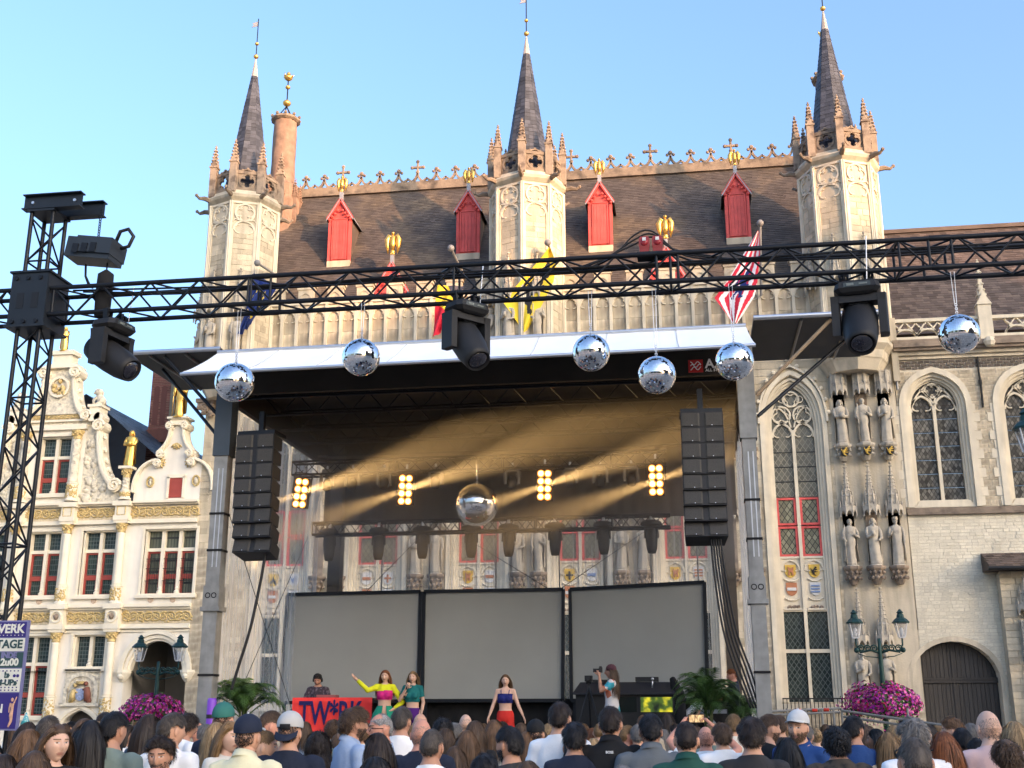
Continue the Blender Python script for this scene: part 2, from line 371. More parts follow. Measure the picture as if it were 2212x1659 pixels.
# ------------------------------------------------------------------ statues
def statue_mb(seed):
    r = random.Random(seed); mb = MB(); H = 1.0; n = 20; k = r.randint(5,7); ph = r.uniform(0,6); kind = seed % 4
    rings = []
    for i in range(15):
        z = i/14*.80; t = z/.80
        rx = .135-.03*t+.035*max(0,t-.72)/.28; ry = .105-.02*t
        if kind in (1,) and t < .55: rx *= .78; ry *= .85
        rings.append([((rx*(1+.11*(1-t*.7)*sin(k*a+ph+2*t)))*cos(a)+.012*sin(4*t+ph), (ry*(1+.12*(1-t*.6)*sin(k*a+ph+2*t+.6)))*sin(a), z) for a in [2*PI*j/n for j in range(n)]])
    for z, rx, ry in ((.825,.115,.075),(.842,.06,.052),(.87,.042,.045)): rings.append([(rx*cos(2*PI*j/n), ry*sin(2*PI*j/n), z) for j in range(n)])
    mb.loft(rings)
    hx = r.uniform(-.012,.012)
    mb.ball((hx,-.008,.925), .058, 12, sc=(.86,1.0,1.18)); mb.ball((hx,-.066,.918), .014, 6, sc=(.8,1,1.6)); mb.ball((hx,-.045,.878), .026, 8)
    mb.ball((hx,.012,.945), .064, 12, sc=(1.0,1.0,1.0))       # hair
    if kind in (0,2):
        for s in (-1,1): mb.tube([(hx+s*.055,.01,.95),(hx+s*.065,.012,.89),(hx+s*.06,.02,.83)], [.02,.026,.015], 6)
    if kind == 3: mb.lathe([(.066,.955),(.072,.98),(.06,1.02),(.01,1.03)], (hx,0,0), 10)
    if kind == 0: mb.tube([(hx,-.05,.875),(hx,-.065,.82),(hx,-.06,.77)], [.03,.028,.008], 8)    # beard
    def arm(s, e, h):
        mb.tube([(s*.115,0,.80),(s*.155,-.01,.70),e,h], [.042,.045,.038,.022], 8); mb.ball(h, .024, 6)
    if kind == 0: arm(-1,(-.15,-.07,.58),(-.03,-.13,.64)); arm(1,(.165,-.04,.57),(.10,-.13,.52)); mb.cbox((-.02,-.145,.66),(.09,.03,.11))
    elif kind == 1: arm(-1,(-.17,-.02,.58),(-.13,-.11,.52)); arm(1,(.17,-.05,.60),(.06,-.13,.66)); mb.cyl((-.14,-.12,.0),(-.14,-.115,.86),.011,6)
    elif kind == 2: arm(-1,(-.14,-.08,.60),(.0,-.135,.60)); arm(1,(.14,-.08,.60),(.02,-.14,.57)); mb.prism([(-.05,.56),(.08,.56),(.08,.64),(.015,.71),(-.05,.64)],-.18,-.12)
    else: arm(-1,(-.17,-.03,.60),(-.12,-.12,.70)); arm(1,(.17,-.02,.58),(.15,-.08,.45)); mb.tube([(.16,-.10,.02),(.155,-.09,.55)], [.008,.012], 6); mb.cbox((.155,-.09,.5),(.07,.015,.015))
    # mantle falling from the shoulders
    q = [];
    for i in range(8):
        t = i/7; z = .82-.72*t; row = []
        for j in range(9):
            a = -.25+ (PI+.5)*j/8; f = 1+.10*sin(3*j+ph+t*3)
            row.append(((.135+.03*t)*f*cos(a), (.10+.025*t)*f*sin(a)+.004, z))
        q.append(row)
    mb.loft(q, closed=False)
    mb.lathe([(.16,-.03),(.165,-.005),(.15,.012),(.0,.014)], (0,0,0), 8)
    return mb
STAT = [mk('statue', statue_mb(s), STATUE, True) for s in range(8)]
def statue(x, y, z, h, v, label, grp='stone statues on the town hall', rot=0):
    return tag(obj('statue', STAT[v % 8], None, (x, y, z), (0, 0, rot), (h*.9, h, h)), label, 'statue', grp)
def canopy(mb, x, y, zb, zt, r=.28, spire=True):
    zc = zb+.30 if spire else zt
    mb.lathe([(r*.80,zb+.12),(r*.92,zb+.16),(r*.92,zc-.06),(r*1.0,zc-.05),(r*1.0,zc),(r*.6,zc)], (x,y,0), 8, a0=PI/8)
    for k in range(8):
        a = PI/8+k*PI/4+PI/8; c = Vector((x+r*.97*cos(a), y+r*.97*sin(a), 0)); t = Vector((-sin(a), cos(a), 0))
        w = r*.33
        for s in (-1,1): mb.add([c+t*(s*w)+Vector((0,0,zb+.30)), c+t*(s*w)+Vector((0,0,zb)), c+t*(s*w*.55)+Vector((0,0,zb+.12)), c+Vector((0,0,zb+.19)), c+Vector((0,0,zb+.34))], [(0,1,2,3,4)])
        b = PI/8+k*PI/4; p = (x+r*1.0*cos(b), y+r*1.0*sin(b))
        mb.tube([(p[0],p[1],zb-.03),(p[0],p[1],zb+.38),(p[0],p[1],zb+.52)], [.028,.026,.006], 5)
        mb.ball((c.x,c.y,zb+.38), .022, 5)
    if spire:
        mb.lathe([(r*.78,zc),(r*.62,zc+.08),(r*.62,zc+.35),(r*.70,zc+.37),(r*.45,zc+.45),(r*.12,zt-.22),(r*.16,zt-.18),(r*.05,zt-.15),(r*.05,zt-.06)], (x,y,0), 8, a0=PI/8)
        for k in range(8):
            a = PI/8+k*PI/4
            mb.tube([(x+r*.66*cos(a),y+r*.66*sin(a),zc),(x+r*.66*cos(a),y+r*.66*sin(a),zc+.46),(x+r*.6*cos(a),y+r*.6*sin(a),zc+.60)], [.025,.022,.004], 5)
            crockets(mb, (x+r*.50*cos(a),y+r*.50*sin(a),zc+.5), (x+r*.18*cos(a),y+r*.18*sin(a),zt-.3), 6, .026)
        mb.ball((x,y,zt-.05), .05, 8); 
        for k in range(4): mb.ball((x+.05*cos(k*PI/2),y+.05*sin(k*PI/2),zt-.16), .026, 5)
    else:
        for k in range(8):
            b = PI/8+k*PI/4; p = (x+r*.96*cos(b), y+r*.96*sin(b)); mb.box(p[0]-.03,p[0]+.03,p[1]-.03,p[1]+.03,zb+.4,zt+.04)
def console(mb, x, y, zb, zt, r=.30):
    mb.lathe([(r*.35,zb),(r*.55,zb+(zt-zb)*.2),(r*.75,zb+(zt-zb)*.7),(r*1.02,zt-.10),(r*1.08,zt-.06),(r*1.08,zt),(0.0,zt)], (x,y,0), 8, a0=PI/8)
    for i in range(9):
        a = PI+PI*(i+.5)/9; mb.ball((x+r*.82*cos(a), y+r*.82*sin(a), zb+(zt-zb)*(.35+.3*(i%2))), .055, 6, sc=(1,1,1.2))

# ------------------------------------------------------------------ town hall
TH = thing('town_hall', 'gothic limestone town hall with three slate-spired turrets and red dormers behind the stage', 'building', (-5.1, 40, GZ))
WX = [-14.35, -10.88, -7.20, -3.60, 0.06, 3.92]
OPS = [(x, .98, 2.25, 11.60, 13.40, 'p') for x in WX]
X0, X1 = -17.68, 7.44
wl = MB(); wall_mb(wl, X0, X1, GZ, 15.0, 40.0, 40.8, OPS); wl.box(X0, X1, 40.03, 40.8, 15.0, 16.9); part('wall', wl, MORTAR, TH)
bk = MB(); bk.box(X0, X1, 40.8, 50, GZ, 16.9); part('rear_wall', bk, STONE, TH)
STATX = {4: [1.62, 2.36]}
masonry(TH, X0, X1, GZ, 14.75, 40.0, .25, (.30,.62), BLOCK, OPS, .19, budget=300, sel=lambda r: r[0] > 1.6 or r[1] < -16.9)
def shield(mb, x, y, z, w, h):
    o = [(x-w/2,z+h/2),(x+w/2,z+h/2),(x+w/2,z-h*.1)] + bez((x+w/2,z-h*.1),(x+w*.45,z-h*.42),(x,z-h/2),5)[1:] + bez((x,z-h/2),(x-w*.45,z-h*.42),(x-w/2,z-h*.1),5)[1:]
    mb.prism(o, y-.03, y+.05)
YEL = mat('heraldic_yellow', (.62,.40,.07), .6, var=.15, vs=9); BLK = mat('heraldic_black', (.02,.02,.022), .6); WHT = mat('heraldic_white', (.62,.61,.58), .6, var=.1, vs=9)
BLU = mat('heraldic_blue', (.16,.24,.42), .6); OCH = mat('heraldic_rust', (.42,.17,.08), .6, var=.1)
SH = [[(YEL,'chevron',BLK),(WHT,'beast',BLU)],[(WHT,'band',OCH),(WHT,'cross',OCH)],[(YEL,'tower',OCH),(WHT,'band',OCH)],[(YEL,'cross',BLK),(WHT,'band',BLU)],[(YEL,'tower',OCH),(WHT,'bands',OCH)],[(YEL,'tower',OCH),(YEL,'beast',BLK)]]
def charge(mb, kind, x, y, z):
    if kind == 'chevron': mb.prism([(x-.14,z-.14),(x,z+.10),(x+.14,z-.14),(x+.07,z-.14),(x,z-.02),(x-.07,z-.14)], y-.045, y)
    elif kind == 'tower': mb.prism([(x-.09,z-.13),(x-.07,z+.06),(x-.10,z+.06),(x-.10,z+.14),(x-.05,z+.14),(x-.05,z+.10),(x+.05,z+.10),(x+.05,z+.14),(x+.10,z+.14),(x+.10,z+.06),(x+.07,z+.06),(x+.09,z-.13),(x+.03,z-.13),(x+.03,z-.04),(x-.03,z-.04),(x-.03,z-.13)], y-.045, y)
    elif kind == 'band': mb.prism([(x-.15,z+.05),(x+.15,z+.05),(x+.15,z-.05),(x-.15,z-.05)], y-.045, y)
    elif kind == 'bands':
        for d in (-.10,.0,.10): mb.prism([(x-.14,z+d+.03),(x+.14,z+d+.03),(x+.14,z+d-.02),(x-.14,z+d-.02)], y-.045, y)
    elif kind == 'cross': mb.prism([(x-.03,z+.13),(x+.03,z+.13),(x+.03,z+.03),(x+.12,z+.03),(x+.12,z-.03),(x+.03,z-.03),(x+.03,z-.15),(x-.03,z-.15),(x-.03,z-.03),(x-.12,z-.03),(x-.12,z+.03),(x-.03,z+.03)], y-.045, y)
    else:
        mb.tube([(x-.02,y-.04,z-.12),(x-.04,y-.04,z),(x+.03,y-.04,z+.08)], [.025,.04,.03], 6); mb.ball((x+.05,y-.04,z+.11), .035, 6)
        for p, q in (((x-.02,z+.02),(x+.10,z+.05)),((x-.02,z-.02),(x+.10,z-.03)),((x-.03,z-.10),(x+.06,z-.15)),((x-.04,z-.09),(x-.12,z+.10))): mb.tube([(p[0],y-.04,p[1]),(q[0],y-.04,q[1])], [.02,.012], 5)
def shields(i, s, kk):
    if kk: return (OCH,'band',WHT) if s < 0 else (WHT,'bands',BLU)
    return SH[i][0 if s < 0 else 1]
def th_window(i, xc):
    zs, zt = 11.55, 13.10
    win = MB()     # stepped mouldings around the opening
    for hw, zt2, w, y0, y1 in ((1.06,13.52,.16,39.93,40.02),(.93,13.32,.10,40.05,40.3),(.84,13.22,.10,40.14,40.36),(.765,13.14,.10,40.22,40.42)):
        P = [(xc-hw, 2.2)] + pointed(xc, hw, 11.6, zt2, 10) + [(xc+hw, 2.2)]
        win.ribbon(P, w, y0, y1)
    win.box(xc-1.15, xc+1.15, 39.9, 40.3, 2.05, 2.27)
    o = part('window', win, TRIM, TH)
    # hood with crockets and finial
    hd = MB(); h = pointed(xc, 1.16, 11.7, 13.75, 12, .78); hd.ribbon(h, .07, 39.86, 40.0)
    for k in range(1, len(h)-1, 2): hd.ball((h[k][0]+(.07 if h[k][0] > xc else -.07), 39.9, h[k][1]+.06), .085, 6)
    hd.tube([(xc,39.92,13.7),(xc,39.92,14.05)], [.05,.04], 6); hd.ball((xc,39.92,14.1), .10, 8); hd.ball((xc-.1,39.92,13.98), .06, 6); hd.ball((xc+.1,39.92,13.98), .06, 6)
    part('hood', hd, TRIM, o)
    tr = MB(); y0, y1 = 40.24, 40.36
    tr.box(xc-.055, xc+.055, y0-.02, y1, 2.25, 11.5)
    for s in (-1,1):
        lx = xc+s*.36
        tr.ribbon(pointed(lx, .34, 11.25, 11.75, 6), .07, y0, y1)
        for q in (-1,1): tr.ribbon(arcp(lx+q*.16, 11.40, .14, 90-q*30, 90-q*200, 6), .035, y0+.02, y1)
        tr.ribbon(arcp(lx+s*.0, 12.05, .31, 0, 360, 18), .06, y0, y1); cusped(tr, lx, 12.05, .29, 3, .035, y0+.02, y1, 90)
    tr.ribbon(arcp(xc, 12.62, .27, 0, 360, 16), .06, y0, y1); cusped(tr, xc, 12.62, .25, 3, .035, y0+.02, y1, 270)
    for s in (-1,1):
        tr.ribbon(arcp(xc+s*.30, 12.62, .12, 0, 360, 10), .03, y0+.02, y1); tr.ribbon(bez((xc+s*.05,11.6),(xc+s*.2,12.3),(xc+s*.55,12.35),6), .05, y0, y1)
    part('tracery', tr, TRIM, o)
    gl = MB(); gl.prism([(xc-.73,11.25)] + pointed(xc, .73, 11.6, 13.08, 8) + [(xc+.73,11.25)], 40.33, 40.35); part('pane', gl, GLASSD, o)
    for s in (-1,1):
        a, b = (xc-.73, xc-.055) if s < 0 else (xc+.055, xc+.73)
        part('pane', MB().box(a, b, 40.33, 40.35, 9.15, 11.25), GLASSD, o)
        fr = MB()
        for z0, z1 in ((7.10,8.13),(8.17,9.12)):
            part('pane', MB().box(a+.08, b-.08, 40.325, 40.345, z0+.07, z1-.07), GLASSL, o)
            fr.box(a,a+.085,40.27,40.35,z0,z1); fr.box(b-.085,b,40.27,40.35,z0,z1); fr.box(a,b,40.272,40.348,z0,z0+.075); fr.box(a,b,40.272,40.348,z1-.075,z1)
        part('casement', fr, REDP, o)
        for k in range(1,4): part('bar', MB().box(a,b,40.315,40.33,9.15+k*.52,9.15+k*.52+.03), IRON, o)
        # blind panel with shields
        pn = MB(); pn.box(a,b,40.30,40.36,5.33,7.05); pn.ribbon(pointed((a+b)/2,(b-a)/2-.03,6.62,6.98,6),.06,40.24,40.31)
        for q in (-1,1): pn.ribbon(arcp((a+b)/2+q*.17,6.74,.13,90-q*30,90-q*190,6),.035,40.25,40.31)
        for z in (6.32,5.68): pn.tube([((a+b)/2-.24,40.27,z+.03),((a+b)/2-.1,40.27,z-.05),((a+b)/2+.1,40.27,z-.05),((a+b)/2+.24,40.27,z+.03)], .03, 5)
        pn.box(a+.04,b-.04,40.2,40.31,5.30,5.36); part('panel', pn, TRIM, o)
        for kk, z in ((0,6.60),(1,6.0)):
            bm_, ch, cm = shields(i, s, kk)
            m = MB(); shield(m, (a+b)/2, 40.29, z, .36, .44); so = part('shield', m, bm_, o)
        nest = MB()
        for k in range(14): nest.ball(((a+b)/2+rng.uniform(-.2,.2),40.24,5.37+rng.uniform(0,.06)), .05, 5)
        part('corbel', nest, STONE_D, o)
        for z0, z1 in ((2.30,3.90),(4.02,5.25)): part('pane', MB().box(a,b,40.33,40.35,z0,z1), GLASSQ if i == 9 else lead_mat('leaded_glass_hex',(.030,.040,.038),(.085,.10,.095),6.2,4.4,'diamond',.15), o)
    for z0, z1 in ((3.90,4.02),(5.25,5.33),(7.03,7.10)): part('transom', MB().box(xc-.73,xc+.73,40.25,40.36,z0,z1), TRIM, o)
    for s in (-1,1):
        for kk, z in ((0,6.60),(1,6.0)):
            bm_, ch, cm = shields(i, s, kk); m = MB(); charge(m, ch, xc+s*.39, 40.27, z); part('charge', m, cm, o)
for i, x in enumerate(WX): th_window(i, x)
# statue bays between the windows, and on the right-hand turret base
WN = ['the window beside the left stage post','the second window','the third window','the fourth window','the fifth window']
for k in range(5):
    xm = (WX[k]+WX[k+1])/2
    for s, xx in enumerate((xm-.37, xm+.37)):
        m = MB(); console(m, xx, 39.88, 6.06, 6.66); part('console', m, STONE_D, TH)
        m = MB(); canopy(m, xx, 39.86, 8.35, 10.2); part('canopy', m, STATUE, TH)
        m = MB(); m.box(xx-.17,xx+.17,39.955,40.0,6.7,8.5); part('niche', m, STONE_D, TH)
        if k in (1,2,3): statue(xx, 39.86, 6.68, 1.58, k*2+s, 'weathered stone statue behind the stage, %s of the %s pair' % (('first','second')[s], ('left','middle','right')[k-1]))
        if k == 4:
            m = MB(); canopy(m, xx, 39.86, 12.55, 13.36, spire=False); part('canopy', m, STATUE, TH); m = MB(); console(m, xx, 39.88, 10.25, 10.83); part('console', m, STONE_D, TH)
for s, xx in enumerate((5.52, 6.26, 7.01)):
    yy = 39.72 if s == 1 else 39.80
    for (cb, ct, sp, sz, kb, nm) in ((12.55,13.36,False,10.84,10.25,'upper'),(8.35,10.2,True,6.68,6.06,'lower')):
        m = MB(); canopy(m, xx, yy, cb, ct, spire=sp); part('canopy', m, STATUE, TH)
        m = MB(); console(m, xx, yy+.03, kb, sz-.02); part('console', m, STONE_D if nm == 'lower' else STATUE, TH)
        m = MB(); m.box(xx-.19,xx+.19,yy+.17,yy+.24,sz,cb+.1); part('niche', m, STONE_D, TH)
        statue(xx, yy, sz, 1.58, s*3+(0 if sp else 1)+1, 'pale stone statue in the %s row, %s from the tall gothic window' % (nm, ('first','second','third')[s]))
        if not sp:
            m = MB(); shield(m, xx, yy-.30, 10.50, .26, .30); part('shield', m, BLK, TH); m = MB(); charge(m, 'beast', xx, yy-.32, 10.51); part('charge', m, YEL, TH)
    if s < 2:
        m = MB(); canopy(m, xx+.06, yy, 4.08, 5.98); part('canopy', m, STATUE, TH)
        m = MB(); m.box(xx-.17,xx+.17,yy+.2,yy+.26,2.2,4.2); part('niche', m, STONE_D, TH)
        statue(xx+.06, yy, 2.35, 1.55, s+4, 'stone statue low on the wall behind the right street lamp, %s one' % ('first','second')[s])
tb = MB(); tb.box(5.2, 7.42, 39.97, 40.02, 2.0, 13.5); part('turret_base', tb, STONE, TH)
# arcade parapet between the turrets
for xa, xb in ((-15.42, -6.72), (-4.08, 4.82)):
    n = 15; p = (xb-xa)/n; m = MB(); m.box(xa, xb, 39.93, 40.03, 14.70, 14.86); m.box(xa, xb, 39.90, 40.03, 14.60, 14.70)
    for k in range(n+1):
        x = xa+k*p; m.box(x-.055, x+.055, 39.88, 40.02, 14.86, 17.0); m.box(x-.07,x+.07,39.85,40.0,14.86,15.06)
    for k in range(n):
        x = xa+(k+.5)*p
        m.ribbon(roundarch(x, p/2-.05, 16.40, 16.70, 8), .05, 39.90, 40.02)
        for q in (-1,1): m.ribbon(arcp(x+q*.12, 16.42, .11, 90-q*10, 90-q*200, 6), .03, 39.92, 40.02)
        m.prism([(x-p/2+.05,16.98),(x+p/2-.05,16.98)] + roundarch(x, p/2-.05, 16.42, 16.74, 8)[::-1], 39.94, 40.02)
    m.box(xa, xb, 39.86, 40.06, 16.98, 17.08)
    part('arcade', m, TRIM, TH)
    for k in range(n):
        x = xa+(k+.5)*p
        for j, (z0, z1) in enumerate(((14.87,15.35),(15.36,15.85),(15.86,16.72))):
            o = obj('block', unit_box(BLOCK), TH, Vector((x, 40.0, (z0+z1)/2))-worldloc(TH), None, (p-.11, .05+.01*(k%3), z1-z0))
    for k in range(0, n, 2):       # merlons with moulded caps
        x = xa+(k+.5)*p; m = MB(); m.box(x-.30, x+.30, 39.94, 40.14, 17.08, 17.62)
        m.ribbon(pointed(x,.22,17.2,17.48,5), .05, 39.90, 39.95)
        m.box(x-.34, x+.34, 39.90, 40.18, 17.62, 17.70); m.box(x-.38, x+.38, 39.86, 40.22, 17.74, 17.82); m.box(x-.30,x+.30,39.95,40.14,17.69,17.75)
        part('merlon', m, STONE, TH)
# main roof
EY, EZ, RY, RZ = 40.5, 16.9, 45.0, 24.0
m = MB(); m.add([(X0+.6,EY,EZ),(X1-.5,EY,EZ),(X1-.5,RY,RZ),(X0+.6,RY,RZ),(X0+.6,49.5,EZ),(X1-.5,49.5,EZ)], [(0,1,2,3),(3,2,5,4),(0,3,4),(1,5,2)]); roof = part('roof', m, SLATE, TH)
m = MB(); sl = math.hypot(RY-EY, RZ-EZ); slates(m, (X0+.6,EY,EZ), (1,0,0), (0,RY-EY,RZ-EZ), X1-X0-1.1, sl, .23, .125); part('slates', m, SLATE, roof, kind='stuff')
m = MB(); m.box(X0+.8, X1-.6, RY-.12, RY+.12, RZ-.02, RZ+.36); m.box(X0+.8, X1-.6, RY-.16, RY+.16, RZ-.06, RZ-.0); part('ridge', m, STONE_D, roof)
nf = 27
for k in range(nf):
    x = -16.0+k*.847
    if abs(x+5.4) < 1.0: continue
    m = MB(); big = (k % 4 == 2); zt = RZ+.36; W_ = 1.22
    for s in (-1,1): m.ribbon(bez((x+s*.40,zt-.02),(x+s*.08,zt+.03),(x,zt+.42),6), .09, RY-.06, RY+.06); m.ribbon(bez((x+s*.44,zt+.20),(x+s*.26,zt+.03),(x+s*.14,zt+.03),4), .07, RY-.05, RY+.05)
    m.cyl((x,RY,zt+.25),(x,RY,zt+(.95 if big else .5)),.05,6)
    if big:
        m.bar((x-.24,RY,zt+.72),(x+.24,RY,zt+.72),.09)
        for s in (-1,1): m.ball((x+s*.25,RY,zt+.72),.085,6)
        m.ball((x,RY,zt+1.0),.085,6); m.ball((x,RY,zt+.5),.09,6)
    else:
        m.ball((x,RY,zt+.60),.10,6); m.ball((x-.13,RY,zt+.50),.075,6); m.ball((x+.13,RY,zt+.50),.075,6)
    part('finial', m, STONE_D, roof)
def eagle(mb, x, y, z, s):
    mb.lathe([(.10*s,0),(.07*s,.08*s),(.12*s,.14*s),(.05*s,.2*s)], (x,y,z), 8)
    mb.tube([(x,y,z+.18*s),(x,y-.03*s,z+.45*s),(x,y,z+.72*s),(x,y-.02*s,z+.86*s)], [.06*s,.12*s,.11*s,.05*s], 10)
    mb.ball((x,y-.03*s,z+.92*s), .075*s, 8); mb.tube([(x,y-.09*s,z+.92*s),(x,y-.15*s,z+.88*s)], [.03*s,.005*s], 6)
    for q in (-1,1):
        mb.tube([(x+q*.06*s,y,z+.74*s),(x+q*.17*s,y+.02*s,z+.86*s),(x+q*.23*s,y+.03*s,z+.66*s),(x+q*.22*s,y+.03*s,z+.40*s),(x+q*.19*s,y+.02*s,z+.08*s)], [.05*s,.08*s,.125*s,.09*s,.015*s], 8)
        mb.cyl((x+q*.05*s,y-.02*s,z+.15*s),(x+q*.06*s,y-.05*s,z),.035*s,6)
def dormer(x, yf, zb, w, ze, zg, zeagle, lower=False):
    m = MB(); h = w/2
    yb = EY+(zg-EZ)/(RZ-EZ)*(RY-EY)+.3
    m.prism([(x-h+.03,zb),(x+h-.03,zb),(x+h-.03,ze),(x,zg-.06),(x-h+.03,ze)], yf+.05, yb); d = part('dormer', m, TILE, TH)
    m = MB(); m.prism([(x-h,zb+.15),(x+h,zb+.15),(x+h,ze),(x,zg),(x-h,ze)], yf, yf+.07)
    for s in (-1,1): m.bar((x+s*(h-.06),yf-.02,zb+.15),(x+s*(h-.06),yf-.02,ze),.11,.06)
    fr = part('front', m, REDP, d)
    m = MB(); nb = 4; dw = w*.56
    for k in range(nb): part('board', MB().box(x-dw/2+k*dw/nb+.004, x-dw/2+(k+1)*dw/nb-.004, yf-.05, yf+.01, zb+.22, ze-.10), REDP, d)
    m.bar((x-dw/2-.03,yf-.05,zb+.20),(x-dw/2-.03,yf-.05,ze-.06),.05); m.bar((x+dw/2+.03,yf-.05,zb+.20),(x+dw/2+.03,yf-.05,ze-.06),.05); m.bar((x-dw/2-.05,yf-.05,ze-.07),(x+dw/2+.05,yf-.05,ze-.07),.05); part('door_frame', m, REDP, d)
    m = MB()
    for s in (-1,1):
        m.bar((x+s*(h+.05),yf-.06,ze-.06),(x,yf-.06,zg+.03),.10,.12)
        for t in range(4): m.ball((x+s*(h*.92-t*h*.24),yf-.10,ze-.10+t*(zg-ze)*.17),.06,6)
    part('bargeboard', m, REDP, d)
    m = MB()
    for s in (-1,1): m.add([(x+s*(h+.10),yf-.12,ze-.10),(x,yf-.12,zg+.08),(x,yb+.2,zg+.08),(x+s*(h+.10),yb+.2,ze-.10),(x+s*(h+.08),yf-.12,ze-.15),(x,yf-.12,zg+.03)], [(0,1,2,3),(4,5,1,0)])
    part('dormer_roof', m, LEADM, d)
    part('sill', MB().box(x-h,x+h,yf-.06,yf+.3,zb-.12,zb+.15), STONE, d)
    m = MB(); m.box(x-.07,x+.07,yf-.05,yf+.09,zg-.04,zg+.38); part('post', m, LEADM, d)
    m = MB(); eagle(m, x, yf+.02, zg+.38, zeagle-zg-.38); part('eagle', m, GOLD, d, True)
for x in (-13.42, -8.08, -2.76, 2.58): dormer(x, 42.12, 19.5, .96, 21.55, 22.33, 23.45)
for x in (-10.87, -.22): dormer(x, 40.95, 16.95, 1.25, 17.75, 18.90, 20.28, True)
